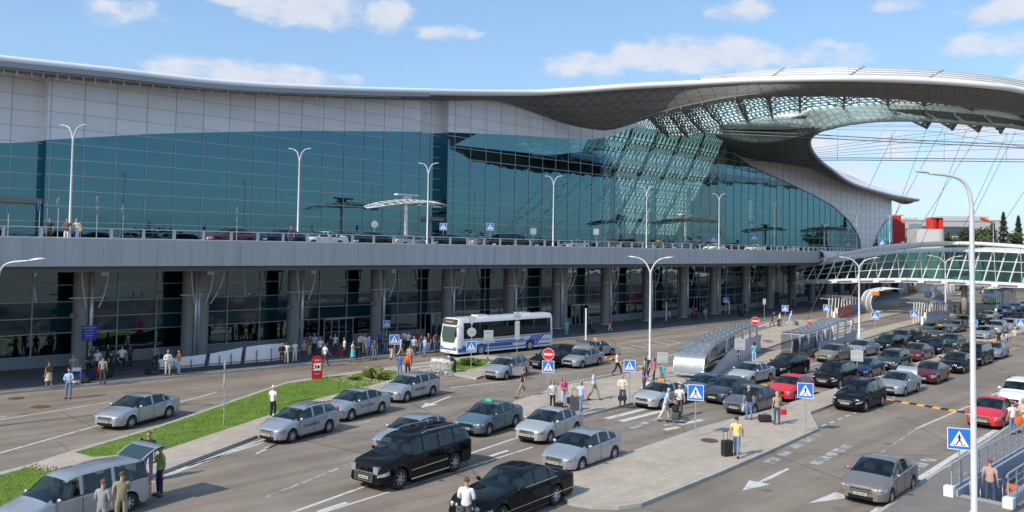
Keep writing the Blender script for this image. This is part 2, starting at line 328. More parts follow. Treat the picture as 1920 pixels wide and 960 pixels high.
# terminal pavement
kr=[(s,7.3+cs(s)*.85) for s in range(-40,261,10)]
pol=[XY(s,n) for s,n in kr]+[XY(260,-25),XY(-40,-25)]
island('pavement',pol,paving_dark)
M1=px([(0,891),(58,876),(137,850),(300,802),(480,739),(540,719),(590,711),(650,702),(720,693),(790,683),(860,673),(905,668),(940,672),(930,688),(916,704),(893,712),(857,705),(810,703),(765,715),(700,742),(600,779),(480,822),(307,888),(180,935),(0,990)])
island('median_pavement',M1)
LAWNS=[]; gb=MB()
for P_ in ([(140,854),(300,806),(480,743),(540,723),(587,716),(613,711),(660,706),(693,700),(735,697),(752,703),(742,712),(693,727),(630,743),(590,753),(480,791),(353,834),(300,852),(173,863)],
           [(-60,915),(0,898),(58,881),(105,889),(92,924),(40,944),(-60,980)],
           [(838,690),(856,681),(905,676),(928,678),(915,688),(862,700),(842,697)]):
    gb.sheet(px(P_),.152); LAWNS.append([(p.x,p.y) for p in px(P_)])
tag(gb.build('lawn',grassm),kind='structure')
M2=px([(1052,936),(1068,948),(1110,955),(1160,956),(1203,951),(1275,922),(1353,890),(1437,853),(1535,808),(1519,777),(1572,757),(1650,730),(1760,690),(1850,653),(1905,629),(1985,600),(1975,597),(1893,622),(1840,632),(1793,655),(1760,668),(1687,694),(1607,718),(1533,742),(1440,772),(1327,802),(1177,853),(1073,890)])
island('central_island_pavement',M2)
M3=px([(962,757),(1047,728),(1140,712),(1190,700),(1260,690),(1400,670),(1480,655),(1600,628),(1700,603),(1800,583),(1815,588),(1700,613),(1582,648),(1500,676),(1400,702),(1310,722),(1193,757),(1093,783),(970,779)])
island('shelter_island_pavement',M3)
M4=px([(1335,651),(1410,627),(1480,606),(1560,598),(1640,588),(1760,568),(1765,571),(1650,598),(1560,618),(1480,640),(1437,655),(1390,658)])
island('entry_island_pavement',M4)
M5=px([(1600,1000),(1673,952),(1760,890),(1800,868),(1870,820),(1920,783),(2100,690),(2400,640)])+[XY(120,90),XY(-5,90)]
# right hand pavement, cut round the stair pit
def clip_rect_ring():
    e=[G(1600,1000),G(1673,952),G(1760,890),G(1800,868),G(1870,820),G(1920,783),G(2100,690)]
    return e
b=MB(); edge=[SN(p) for p in clip_rect_ring()]
edge=[(s,min(n,pit_n[0]-.25)) for s,n in edge]
edge=[(edge[0][0]-8,edge[0][1])]+edge+[(160,edge[-1][1])]
b.prism([XY(s,n) for s,n in edge]+[XY(160,pit_n[0]),XY(edge[0][0],pit_n[0])],-.05,.12)
for a_,b_,c_,d_ in ((edge[0][0],pit_s[0],pit_n[0],pit_n[1]),(pit_s[1],160,pit_n[0],pit_n[1]),(edge[0][0],160,pit_n[1],80)):
    b.prism(snpoly(a_,b_,c_,d_),-.05,.12)
tag(b.build('right_pavement',mat('pavement_asphalt',(.2,.18,.165),.85,0,.12,1.5,.2)),kind='structure')
# kerb line of the right pavement
b=MB()
for (s0,n0),(s1,n1) in zip(edge,edge[1:]): b.bar(XY(s0,n0-.05,.07),XY(s1,n1-.05,.07),.15,.13)
tag(b.build('kerb',kerbm),kind='structure')
q=random.Random(11); gr_=MB()
def inpoly(x,y,P_):
    c=False
    for i in range(len(P_)):
        a,b_=P_[i-1],P_[i]
        if (a[1]>y)!=(b_[1]>y) and x<(b_[0]-a[0])*(y-a[1])/(b_[1]-a[1])+a[0]: c=not c
    return c
for P_ in LAWNS:
    xs_=[p[0] for p in P_]; ys_=[p[1] for p in P_]; n_=int((max(xs_)-min(xs_))*(max(ys_)-min(ys_))*70)
    for k in range(min(n_,26000)):
        x,y=q.uniform(min(xs_),max(xs_)),q.uniform(min(ys_),max(ys_))
        if not inpoly(x,y,P_): continue
        a=q.random()*6.28; h=q.uniform(.03,.09)*(1.5 if math.sin(x*1.3)*math.sin(y*1.1)>.4 else 1); w_=.018; l=q.uniform(-.03,.03)
        gr_.add([(x-w_*math.cos(a),y-w_*math.sin(a),.15),(x+w_*math.cos(a),y+w_*math.sin(a),.15),(x+l,y+l,.15+h)],[(0,1,2)])
gbm=foliage('grass_blades',(.13,.22,.03))
tag(gr_.build('grass_blades',gbm),'short bright green grass blades on the lawn strips','grass',kind='stuff')
# ---------------- road markings
mk=MB(); my=MB(); mf=MB()
def line(p,q,wd=.15,dash=None,B=None,z=.005):
    B=B or mk; a=G(*p); b=G(*q); d=(b-a); Ln=d.length; d.normalize(); nn=Vector((-d.y,d.x,0))*wd/2
    x=0
    while x<Ln:
        e=min(Ln,x+(dash[0] if dash else Ln)); B.sheet([a+d*x+nn,a+d*x-nn,a+d*e-nn,a+d*e+nn],z); x=e+(dash[1] if dash else 1)
line((-80,872),(197,794)); line((310,761),(405,736)); line((-80,800),(205,754),.13); line((205,754),(405,736),.0)
line((-40,786),(12,781),.14)
line((265,907),(480,828),.15); line((280,905),(500,822),.13,(3,.0)); line((350,875),(620,790),.14)
line((480,851),(560,815),.14); line((495,842),(665,782),.3,(1.6,1.2),mf); line((640,800),(760,778),.12,(2,2.),mf)
line((480,940),(675,862),.16,None,mf); line((545,962),(690,910),.16); line((590,966),(1000,838),.12); line((596,960),(1010,826),.22,(1.4,2.0))
line((880,851),(960,824),.15); line((960,824),(985,817),.15); line((1010,820),(1075,800),.12,(1.5,1.5))
line((845,727),(955,714),.16); line((865,731),(965,718),.12,None,mf)
line((735,760),(805,738),.1,None,mf)
line((1045,724),(1260,690),.14); line((1060,718),(1190,693),.12); line((1180,640),(1480,600),.13); line((1150,648),(1210,668),.1,None,mf)
for k in range(5): line((1160+k*22,650-k*3),(1190+k*22,655-k*3),.18)
line((1160,645),(1300,628),.13); line((1300,628),(1478,596),.13); line((1250,648),(1400,620),.12,(3,2)); line((1395,600),(1640,572),.13,(6,2)); line((1470,606),(1600,588),.13)
line((1280,655),(1345,645),.12); line((1180,700),(1250,684),.13); line((1250,668),(1320,655),.2,None)
line((1630,966),(1720,900),.22); line((1715,903),(1868,806),.28); 
line((1545,938),(1585,928),.12)
line((1720,803),(1850,747),.14); line((1850,745),(1990,687),.14,(3.2,2)); line((1640,857),(1720,803),.08,None,mf); line((1440,899),(1478,879),.13)
for k in range(9): pass
line((1525,806),(1850,674),.13,(.55,.7)); line((1440,868),(1530,815),.5,(1.1,.7),mf)
line((1525,870),(1592,835),.5,(.8,.2),mf)
line((1700,885),(1745,860),.6,(.9,.4),mf)
line((1850,674),(1960,632),.13,(.55,.7))
# zebra by the central island
for a,b in (((1137,785),(1213,766)),((1164,790),(1243,770)),):
    line(a,b,.42)
line((1183,803),(1240,783),.4,(2,.5),mf); line((1246,806),(1272,801),.35); line((1275,796),(1317,787),.35); line((1245,798),(1300,785),.3,(.8,.6),mf)
# zebra in front of the terminal
for k in range(5): line((1420+k*17,613-k*1),(1452+k*17,603-k*1),.45)
for k in range(6): line((1352+k*14,601-k*2),(1386+k*14,594-k*2),.4,None,mf)
# zebra behind the shelter
for k in range(6): line((1532+k*17,620+k*1.6),(1568+k*17,612+k*1.6),.42)
line((1620,600),(1720,583),.12); line((1740,560),(1850,545),.12,(4,3)); line((1700,648),(1830,612),.13); line((1640,575),(1760,556),.12)
line((1480,700),(1560,670),.12)
def arrow(p,q,wd=.9,hl=1.6,B=None):   # head at p
    B=B or mk; a=G(*p); b=G(*q); d=(b-a).normalized(); nn=Vector((-d.y,d.x,0)); z=.007
    B.sheet([a,a+d*hl+nn*wd/2,a+d*hl-nn*wd/2],z); B.sheet([a+d*hl+nn*.09,a+d*hl-nn*.09,b-nn*.09,b+nn*.09],z)
arrow((1392,920),(1478,879)); arrow((1515,944),(1590,926),.8,2.2); arrow((789,765),(845,743),.9,1.5); arrow((1368,668),(1400,658),1.1,2.4); 
tag(mk.build('road_markings',roadpaint),kind='structure'); tag(mf.build('faded_road_markings',fadedpaint),kind='structure')
line((1093,784),(1150,771),.12,None,my); line((1155,770),(1190,762),.12,None,my); line((1524,782),(1560,766),.14,(1,.8),my); line((1320,822),(1420,790),.12,(1.2,2),my)
tag(my.build('yellow_road_markings',yellowpaint),kind='structure')
# manholes
for i,(u,v,r,lb) in enumerate(((75,763,.5,'rusty round manhole cover in the left road'),(30,747,.45,'rusty drain grate by the left kerb'),(1433,842-10,.45,'iron manhole cover on the central island paving'),(1330,832,.42,'rusty manhole cover beside the crossing sign pole'),(1439,642,.5,'dark round manhole cover on the entry island'))):
    if i==2: continue
    p=G(u,v); z=.165 if i>2 else .012
    b=MB(); b.tube([(0,0,-.01),(0,0,.012)],r,20); b.tube([(0,0,.01),(0,0,.018)],r*.8,20)
    for k in range(-3,4): b.box((0,k*r*.2,.02),(r*1.2,.03,.01))
    tag(b.build('manhole_cover',mat('rusty_iron',(.16,.09,.07),.8,.3,.2,6),loc=(p.x,p.y,z)),lb,'manhole cover')
# speed bumps
def speed_bump(p,q,label):
    a=G(*p); b=G(*q); L_=(b-a).length; n=int(L_/.5); r=empty('speed_bump',label,'speed bump',a,math.atan2((b-a).y,(b-a).x))
    B=MB(); Y=MB()
    prof=[(-.25,0),(-.2,.04),(-.08,.07),(.08,.07),(.2,.04),(.25,0)]
    for k in range(n):
        T=B if k%2 else Y
        T.grid([[(k*.5+e,y,z) for y,z in prof] for e in (0.,.49)])
    B.build('black_segments',dark,r); Y.build('yellow_segments',mat('amber_rubber',(.75,.33,.03),.5),r)
speed_bump((1665,750),(1870,784),'black and yellow rubber speed bump across the wide right road')
speed_bump((1430,722),(1460,727),'short black and yellow speed bump beside the red hatchback')
speed_bump((1520,735),(1550,741),'black and yellow speed bump end between red hatchback and kerb')
speed_bump((1200,687),(1262,698),'black and yellow speed bump by the women near the shelter')
speed_bump((1128,675-8),(1190,686),'black and yellow speed bump behind the silver saloon')
# =====================================================  THE TERMINAL
def weathered(name,c,rough,snap=None,amt=.05,streak=.05,metal=0.):
    m=bpy.data.materials.new(name); m.use_nodes=True; nt=m.node_tree; b=nt.nodes['Principled BSDF']; b.inputs['Roughness'].default_value=rough; b.inputs['Metallic'].default_value=metal; N=nt.nodes.new; L=nt.links.new
    t=N('ShaderNodeTexCoord'); mp=N('ShaderNodeMapping'); mp.inputs['Scale'].default_value=(1.1,1.1,.06); L(t.outputs['Object'],mp.inputs[0])
    n=N('ShaderNodeTexNoise'); n.inputs['Scale'].default_value=1.; n.inputs['Detail'].default_value=6; L(mp.outputs[0],n.inputs['Vector'])
    def rng(x,a,lo,hi): r=N('ShaderNodeMapRange'); r.inputs[1].default_value=a; r.inputs[2].default_value=1-a; r.inputs[3].default_value=lo; r.inputs[4].default_value=hi; L(x,r.inputs[0]); return r.outputs[0]
    k=rng(n.outputs[0],.3,1-streak,1+streak)
    if snap:
        sn=N('ShaderNodeVectorMath'); sn.operation='SNAP'; sn.inputs[1].default_value=snap; of=N('ShaderNodeVectorMath'); of.operation='ADD'; of.inputs[1].default_value=(0,25,-DZ_OFF); L(t.outputs['Object'],of.inputs[0]); L(of.outputs[0],sn.inputs[0]); wn=N('ShaderNodeTexWhiteNoise'); L(sn.outputs[0],wn.inputs[0])
        q=N('ShaderNodeMath'); q.operation='MULTIPLY'; L(k,q.inputs[0]); L(rng(wn.outputs['Value'],0,1-amt,1+amt),q.inputs[1]); k=q.outputs[0]
    mm=N('ShaderNodeMix'); mm.data_type='RGBA'; mm.blend_type='MULTIPLY'; mm.inputs[0].default_value=1; mm.inputs[6].default_value=(*c,1); L(k,mm.inputs[7]); L(mm.outputs[2],b.inputs['Base Color']); return m
DZ_OFF=9.9
panel=weathered('cladding_panel',(.80,.785,.80),.42,(3.,50.,1.5),.045,.035); seam=mat('panel_seam',(.30,.30,.33),.7); mull=mat('mullion',(.40,.43,.44),.5,.2)
roofw=mat('white_roof',(.80,.80,.80),.4,0,.03,.4); soffm=None
def soffit_mat():
    m=bpy.data.materials.new('soffit_panels'); m.use_nodes=True; nt=m.node_tree; b=nt.nodes['Principled BSDF']; b.inputs['Roughness'].default_value=.6; N=nt.nodes.new; L=nt.links.new
    t=N('ShaderNodeTexCoord'); uv=N('ShaderNodeSeparateXYZ'); L(t.outputs['UV'],uv.inputs[0])
    def M(op,a,c=None,d=None):
        n=N('ShaderNodeMath'); n.operation=op
        for i,q in enumerate((a,c,d)):
            if q is None: continue
            if isinstance(q,(int,float)): n.inputs[i].default_value=q
            else: L(q,n.inputs[i])
        return n.outputs[0]
    def ln(x): return M('LESS_THAN',M('ABSOLUTE',M('SUBTRACT',M('FRACT',x),.5)),.035)
    a=M('ADD',uv.outputs[0],uv.outputs[1]); c=M('SUBTRACT',uv.outputs[0],uv.outputs[1])
    k=M('MAXIMUM',M('MAXIMUM',ln(a),ln(c)),ln(uv.outputs[1]))
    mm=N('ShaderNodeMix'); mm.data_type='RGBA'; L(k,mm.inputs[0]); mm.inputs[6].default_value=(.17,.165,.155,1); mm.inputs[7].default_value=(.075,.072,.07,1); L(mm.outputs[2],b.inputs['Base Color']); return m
soffm=soffit_mat()
T=empty('terminal_building','long curved airport terminal with teal glass front and sweeping white ring roof','building',(OX,OY,0))
def tb(b,name,m,smooth=False,parent=None):
    # geometry is in world space: keep it there although it hangs under the building
    o=b.build(name,m,None,smooth); p=parent or T; o.parent=p; o.matrix_parent_inverse=Matrix.Translation((-OX,-OY,0)) if p is T else Matrix.Identity(4)
    return o
def tabz(L_,n):  # pixel list -> [(s,z)]
    out=[]
    for u,v in L_: p=PN(u,v,n); out.append((SN(p)[0],p.z))
    return out
NU=-22.
S0=-30.
top=[(S0,23.2)]+tabz([(0,133),(100,145),(300,163),(560,180),(840,187),(960,188),(1010,208),(1060,225),(1110,236),(1150,238),(1185,230)],NU)+[(104,31),(116,32)]+tabz([(1345,252),(1385,291),(1440,298),(1520,312),(1590,342),(1672,375)],NU)
gt=[(S0,17.6)]+tabz([(0,268),(90,262),(300,250),(560,245),(790,247),(840,248),(960,253),(1040,258),(1110,262),(1150,255),(1185,238)],NU)+[(104,31),(116,32)]+tabz([(1345,252),(1365,272),(1380,291),(1410,313),(1460,335),(1520,363),(1560,385),(1590,412),(1606,435),(1612,450)],NU)
SE=top[-1][0]; gtE=gt[-1][0]; DZ=9.3
ZB=DZ
gt.append((gtE+.5,DZ))
def wallx(s): # slight steps in the front, as at the left edge and by the entrance
    if s<8.7: return NU-1.3
    if 54.2<s<58.8: return NU-1.6
    return NU
ATR=(93.,131.5); ga_=MB(); gw=MB(); cw=MB(); gm=MB(); cm_=MB()
st=sorted(set([S0+3*k for k in range(int((SE-S0)/3)+1)]+[93.,131.5,8.7,8.701,54.2,54.201,58.8,58.801,SE]+[round(q[0],3) for q in gt if q[0]>128]))
for a,b in zip(st,st[1:]):
    m_=(a+b)/2; n=wallx(m_); ga,gb_=interp(gt,a),interp(gt,b); ta,tb_=interp(top,a),interp(top,b)
    if a<gtE+.6 and (ga>DZ or gb_>DZ): (ga_ if ATR[0]<m_<ATR[1] else gw).add([XY(a,n,DZ-.3),XY(b,n,DZ-.3),XY(b,n,gb_),XY(a,n,ga)],[(0,1,2,3)])
    if ta-ga>.02 or tb_-gb_>.02: cw.add([XY(a,n,ga),XY(b,n,gb_),XY(b,n,tb_+.3),XY(a,n,ta+.3)],[(0,1,2,3)])
    if b-a<.01:
        n0,n1=wallx(a-.01),wallx(b+.01); cw.add([XY(a,n0,ga),XY(a,n1,ga),XY(a,n1,ta),XY(a,n0,ta)],[(0,1,2,3)]); gw.add([XY(a,n0,DZ-.3),XY(a,n1,DZ-.3),XY(a,n1,ga),XY(a,n0,ga)],[(0,1,2,3)])
# mullions: verticals each 3 m, rails each 1.5 m
k=0; s=S0
while s<SE:
    n=wallx(s+.01)+.04; g_=interp(gt,s); t_=interp(top,s)
    if s<gtE and g_>DZ: gm.box(XY(s,n,(DZ+g_)/2),(.06,.07,g_-DZ),ANG)
    if t_-g_>.1: cm_.box(XY(s,n-.025,(t_+g_)/2),(.03,.05,t_-g_),ANG)
    s+=3.
def runs(fn,z,a,b,step=.5):
    r=[];x=a;on=None
    while x<=b:
        if fn(x,z):
            if on is None: on=x
        elif on is not None:
            if x-on>step: r.append((on,x-step))
            on=None
        x+=step
    if on is not None: r.append((on,b))
    return r
def brk(r):
    out=[]
    for a,b in r:
        c=[a]+[q for q in (8.7,54.2,58.8) if a<q<b]+[b]; out+=list(zip(c,c[1:]))
    return out
z=DZ+.6
while z<36:
    for a,b in brk(runs(lambda x,zz: zz<interp(gt,x) and x<gtE,z,S0,SE)): n=wallx((a+b)/2)+.05; gm.bar(XY(a,n,z),XY(b,n,z),.08,.085)
    for a,b in brk(runs(lambda x,zz: interp(gt,x)+.1<zz<interp(top,x),z,S0,SE)): n=wallx((a+b)/2)+.0; cm_.bar(XY(a,n,z),XY(b,n,z),.03,.035)
    z+=1.5
# frame along the edge of the glass
for (a,za),(b,zb) in zip(gt,gt[1:]):
    if a>128: gm.bar(XY(a,NU+.06,za),XY(b,NU+.06,zb),.2,.22)
def to_local(b,n0=0): return b
def front(b,name,m): 
    # own axes along the front so the pane pattern follows the glass
    M=Matrix.Rotation(-ANG,4,'Z') @ Matrix.Translation((-OX,-OY,0)); b.v=[tuple(M@Vector(v)) for v in b.v]
    o=b.build(name,m,T); o.rotation_euler=(0,0,ANG); return o
front(gw,'glass_curtain_wall',glass_up); front(ga_,'atrium_glass_wall',glass_atr); front(cw,'cladding',panel); front(gm,'mullion_grid',mull); front(cm_,'panel_seams',seam)
# far right arched side window and end wall
b=MB(); a0,a1=tabz([(1629,466),(1672,410)],NU); arc=[]
for k in range(9):
    t=k/8; arc.append((a0[0]+(SE-a0[0])*t, DZ+(a1[1]-DZ)*math.sin(t*math.pi/2)))
b.add([XY(q,NU+.12,zz) for q,zz in arc]+[XY(SE,NU+.12,DZ)],[tuple(range(10))]); front(b,'arched_window',glass_up)
b=MB()
for (p,q) in zip(arc,arc[1:]): b.bar(XY(p[0],NU+.15,p[1]),XY(q[0],NU+.15,q[1]),.25,.2)
for k in range(1,9): 
    b.box(XY(arc[k][0],NU+.16,(DZ+arc[k][1])/2),(.08,.08,arc[k][1]-DZ),ANG)
for zz in (11,12.7,14.4,16): 
    for (p,q) in zip(arc,arc[1:]):
        if p[1]>zz: b.bar(XY(p[0],NU+.16,zz),XY(q[0],NU+.16,zz),.08)
front(b,'window_frame',mull)
b=MB(); b.add([XY(SE,NU,0),XY(SE,-70,0),XY(SE,-70,24),XY(SE,NU,24.3)],[(0,1,2,3)]); b.add([XY(S0,NU,0),XY(S0,-70,0),XY(S0,-70,24),XY(S0,NU,23)],[(3,2,1,0)]); b.add([XY(S0,-70,0),XY(SE,-70,0),XY(SE,-70,26),XY(S0,-70,26)],[(3,2,1,0)]); tb(b,'end_wall',panel)
# inside: back wall, floors, pale office bays, round columns
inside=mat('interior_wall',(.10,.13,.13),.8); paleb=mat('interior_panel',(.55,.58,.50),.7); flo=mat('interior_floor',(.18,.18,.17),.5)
b=MB()
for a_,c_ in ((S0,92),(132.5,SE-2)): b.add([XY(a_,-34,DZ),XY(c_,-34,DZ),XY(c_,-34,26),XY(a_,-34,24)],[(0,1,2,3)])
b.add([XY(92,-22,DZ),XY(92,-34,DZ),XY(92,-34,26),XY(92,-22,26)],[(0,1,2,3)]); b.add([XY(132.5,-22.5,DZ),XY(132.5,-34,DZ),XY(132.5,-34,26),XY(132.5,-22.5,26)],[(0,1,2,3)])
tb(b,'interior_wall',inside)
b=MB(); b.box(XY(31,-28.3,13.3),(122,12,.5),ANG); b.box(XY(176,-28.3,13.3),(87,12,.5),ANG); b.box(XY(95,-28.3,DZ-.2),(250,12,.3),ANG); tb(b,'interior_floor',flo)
b=MB()
for s in range(14,200,3):
    if rnd.random()<.62 and not 90<s<134: b.box(XY(s,-27,14.8),(2.5,.1,1.5),ANG)
tb(b,'office_bays',paleb)
b=MB()
for s in range(-20,210,12): b.tube([XY(s,-25.5,DZ),XY(s,-25.5,22)],.5,12)
tb(b,'interior_columns',mat('interior_column',(.42,.48,.42),.6),True)
# ---- lower storey
fn=lambda s:-2.6+cs(s)
sg_=MB(); lg=MB(); lm=MB(); pl=MB(); ls=[-30+3*k for k in range(84)]
for a,b in zip(ls,ls[1:]):
    na,nb=fn(a),fn(b); lg.add([XY(a,na,.9),XY(b,nb,.9),XY(b,nb,2.6),XY(a,na,2.6)],[(0,1,2,3)]); lg.add([XY(a,na,4.95),XY(b,nb,4.95),XY(b,nb,7.6),XY(a,na,7.6)],[(0,1,2,3)]); sg_.add([XY(a,na,2.6),XY(b,nb,2.6),XY(b,nb,4.95),XY(a,na,4.95)],[(0,1,2,3)])
    pl.add([XY(a,na+.25,.1),XY(b,nb+.25,.1),XY(b,nb+.25,.9),XY(a,na+.25,.9),XY(a,na-.1,.9),XY(b,nb-.1,.9)],[(0,1,2,3),(3,2,5,4)])
    lm.box(XY(a,na+.03,4.25),(.08,.12,6.7),ANG)
    for zz in (.95,2.6,3.75,4.95,6.2): lm.bar(XY(a,na+.04,zz),XY(b,nb+.04,zz),.09,.07)
front(lg,'lower_glass_wall',glass_low); front(sg_,'spandrel_panels',mat('spandrel_teal',(.012,.045,.06),.06,spec=.7)); front(lm,'lower_mullion_grid',mull); tb(pl,'plinth',mat('plinth_stone',(.26,.26,.27),.8,0,.12,.8,.1))
b=MB(); b.add([XY(S0,-14,0),XY(215,-20,0),XY(215,-20,8),XY(S0,-14,8)],[(0,1,2,3)]); tb(b,'hall_back_wall',mat('hall_wall',(.12,.12,.11),.9))
b=MB(); b.add([XY(S0,-2.7,.12),XY(215,-12,.12),XY(215,-20,.12),XY(S0,-14,.12)],[(0,1,2,3)]); tb(b,'hall_floor',flo)
b=MB()
for s in range(-20,200,7):
    if rnd.random()<.6: b.box(XY(s+rnd.random()*3,fn(s)-1.6,5.65+rnd.choice((0,.1))),(rnd.choice((2.2,2.6)),.08,1.0),ANG)
tb(b,'hall_panels',paleb)
b=MB()
for s in range(-24,200,10): b.tube([XY(s+3,fn(s)-4,0),XY(s+3,fn(s)-4,7.6)],.55,12)
tb(b,'hall_columns',mat('hall_column',(.30,.36,.27),.6),True)
# entrance doors in the lower wall
for s in (29.,41.,64.,93.,121.):
    d=MB(); n=fn(s)+.3; 
    for k in (-1.6,-.8,0,.8,1.6): d.box(XY(s+k,n,1.35),(.07,.1,2.5),ANG)
    d.box(XY(s,n,2.6),(3.4,.5,.16),ANG); d.box(XY(s,n,.15),(3.4,.3,.05),ANG); dd=tb(d,'entrance_door',mull)
    d=MB(); 
    for k in (-1.2,-.4,.4,1.2): d.box(XY(s+k,n-.02,1.35),(.72,.02,2.35),ANG)
    o=d.build('door_pane',glass_low,dd)
# ---------------- roof
def uvgrid(rows,name,m,parent=None,smooth=True,ul=1.9,flip=False):
    n=len(rows[0]); me=bpy.data.meshes.new(name); vs=[p for r in rows for p in r]; fs=[]
    for i in range(len(rows)-1):
        for k in range(n-1):
            f=(i*n+k,i*n+k+1,(i+1)*n+k+1,(i+1)*n+k); fs.append(f[::-1] if flip else f)
    me.from_pydata([tuple(v) for v in vs],[],fs); uv=me.uv_layers.new(name='UVMap')
    U=[0]
    mid=n//2
    for i in range(1,len(rows)): U.append(U[-1]+(rows[i][mid]-rows[i-1][mid]).length/ul)
    V=[]
    for r in rows:
        a=[0]
        for k in range(1,n): a.append(a[-1]+(r[k]-r[k-1]).length/ul)
        V.append(a)
    for p in me.polygons:
        p.use_smooth=smooth
        for li,vi in zip(p.loop_indices,p.vertices): uv.data[li].uv=(U[vi//n],V[vi//n][vi%n])
    me.materials.append(m); o=bpy.data.objects.new(name,me); col.objects.link(o)
    o.parent=T; o.matrix_parent_inverse=Matrix.Translation((-OX,-OY,0)); return o
def P3(L_): return [PN(u,v,n) for u,v,n in L_]
# rim / soffit pairs, left to right
RIM=[(-260,82,-19),(0,112,-19),(200,133,-19),(420,157,-19),(640,168,-19),(840,173,-19),(920,174,-18.8),(1000,174,-18),(1050,171,-16),(1100,168,-13.2),(1180,162,-8.5),(1280,157,-3),(1370,152,3.2),(1450,149,9),(1590,147,19),(1750,152,27),(1850,160,32),(1920,170,35),(2060,200,41),(2250,260,46)]
BEL=[(-260,105,-21.9),(0,134,-21.9),(200,155,-21.9),(420,173,-21.9),(640,184,-21.9),(840,189,-21.9),(930,189,-21.9),(1000,211,-21.7),(1050,229,-19.6),(1100,241,-17.2),(1150,243,-14.4),(1230,218,-7.5),(1300,203,-2.5),(1400,186,5),(1500,181,11),(1640,184,18.5),(1760,195,24.5),(1920,216,31),(2060,246,36.5),(2250,300,41)]
rim=spline(P3(RIM),4); bel=spline(P3(BEL),4); nR=len(rim)
rows=[]
for i,(a,c) in enumerate(zip(rim,bel)):
    r=[]
    d=(c-a)
    bulge=min(1.4,d.length*.08)
    for k in range(11):
        t=k/10; p=a.lerp(c,t); p.z-=bulge*math.sin(math.pi*t)*(1-.3*t)+0; r.append(p)
    # keep the first strip tucked under the tube
    rows.append(r)
uvgrid(rows,'soffit',soffm)
b=MB(); b.tube(rim,[.44]*nR,12); tb(b,'roof_rim',roofw,True)
# grey gutter line under the left eaves + brackets
b=MB()
for i in range(0,4*4):
    p=rim[i]; q=bel[i]
    for t in (.15,.6):
        a=p.lerp(rim[i+1],t); c=q.lerp(bel[i+1],t)
        b.bar(a.lerp(c,.1)+Vector((0,0,-.75)),a.lerp(c,.62)+Vector((0,0,-.55)),.1)
for i in range(0,18): b.bar(rim[i].lerp(bel[i],.12)+Vector((0,0,-.62)),rim[i+1].lerp(bel[i+1],.12)+Vector((0,0,-.62)),.06)
tb(b,'eaves_bracket',white_metal)
b=MB()
for i in range(0,19): b.bar(rim[i]+Vector((.25,-.25,-.42)),rim[i+1]+Vector((.25,-.25,-.42)),.35,.5)
tb(b,'gutter',mat('gutter_grey',(.33,.34,.36),.5,.3))
# building roof behind the rim up to where the ring leaves
rr=[]
for i in range(nR):
    p=rim[i]; s_,n_=SN(p)
    if s_>74 and n_>-14: break
    rr.append([p+Vector((0,0,.35)),XY(s_,-30,p.z+.5),XY(s_,-50,p.z-1),XY(s_,-70,p.z-4)])
far=[XY(150,-17.5,34.9),XY(185,-17.5,29.5),XY(SE+3,-18,25)]
rr.append([XY(92,-21.5,32.4),XY(92,-30,33.5),XY(92,-50,32),XY(92,-70,27)])
uvgrid(rr,'roof_surface',roofw)
rr=[[XY(132.5,-21.8,33),XY(132.5,-30,33.6),XY(132.5,-50,32),XY(132.5,-70,27)]]
rr.append([XY(170,-20,30.2),XY(170,-30,31),XY(170,-50,30),XY(170,-70,26)])
rr.append([XY(200,-20,27),XY(200,-30,27.5),XY(200,-50,27),XY(200,-70,24)])
rr.append([XY(SE,-20,24.8),XY(SE,-30,25),XY(SE,-50,25),XY(SE,-70,24)])
uvgrid(rr,'roof_surface',roofw)
# ring: crest roof above the rim
CRE=[(1313,148,-5),(1380,138,-.5),(1445,131,4.5),(1520,127,10),(1590,125.5,15.5),(1680,128,20.5),(1740,131,23.5),(1830,139,28),(1920,152,32),(2060,184,38),(2250,245,43)]
R2=[(1313,153,-.9),(1380,149.5,3.9),(1445,147,8.7),(1520,145.5,13.8),(1590,145,18.7),(1680,147,23.3),(1740,149,26.3),(1830,156,30.9),(1920,168,34.8),(2060,198,40.9),(2250,258,45.9)]
cre=spline(P3(CRE),3); r2=spline(P3(R2),3)
rows=[]
for a,c in zip(r2,cre):
    dn=Vector((-Q,Q,0)) # inwards, away from the road side
    rows.append([a,a.lerp(c,.5)+Vector((0,0,.15)),c,c+dn*3+Vector((0,0,-.3)),c+dn*5+Vector((0,0,-2.2))])
uvgrid(rows,'ring_roof_surface',mat('ribbed_roof',(.82,.82,.81),.5,0,.03,1.),smooth=False)
b=MB()   # standing ribs and the dark gaps between roof sections
for t in (.2,.4,.6,.8):
    for i in range(len(rows)-1): b.bar(rows[i][0].lerp(rows[i][2],t)+Vector((0,0,.2)),rows[i+1][0].lerp(rows[i+1][2],t)+Vector((0,0,.2)),.12,.12)
tb(b,'roof_ribs',mat('rib_grey',(.45,.45,.44),.6))
b=MB()
for i in (6,12,18,24):
    if i+1<len(rows): b.bar(rows[i][0]+Vector((0,0,.12)),rows[i+1][2]+Vector((0,0,.10)),.3,.1)
tb(b,'roof_joint',mat('joint_dark',(.12,.12,.11),.8))
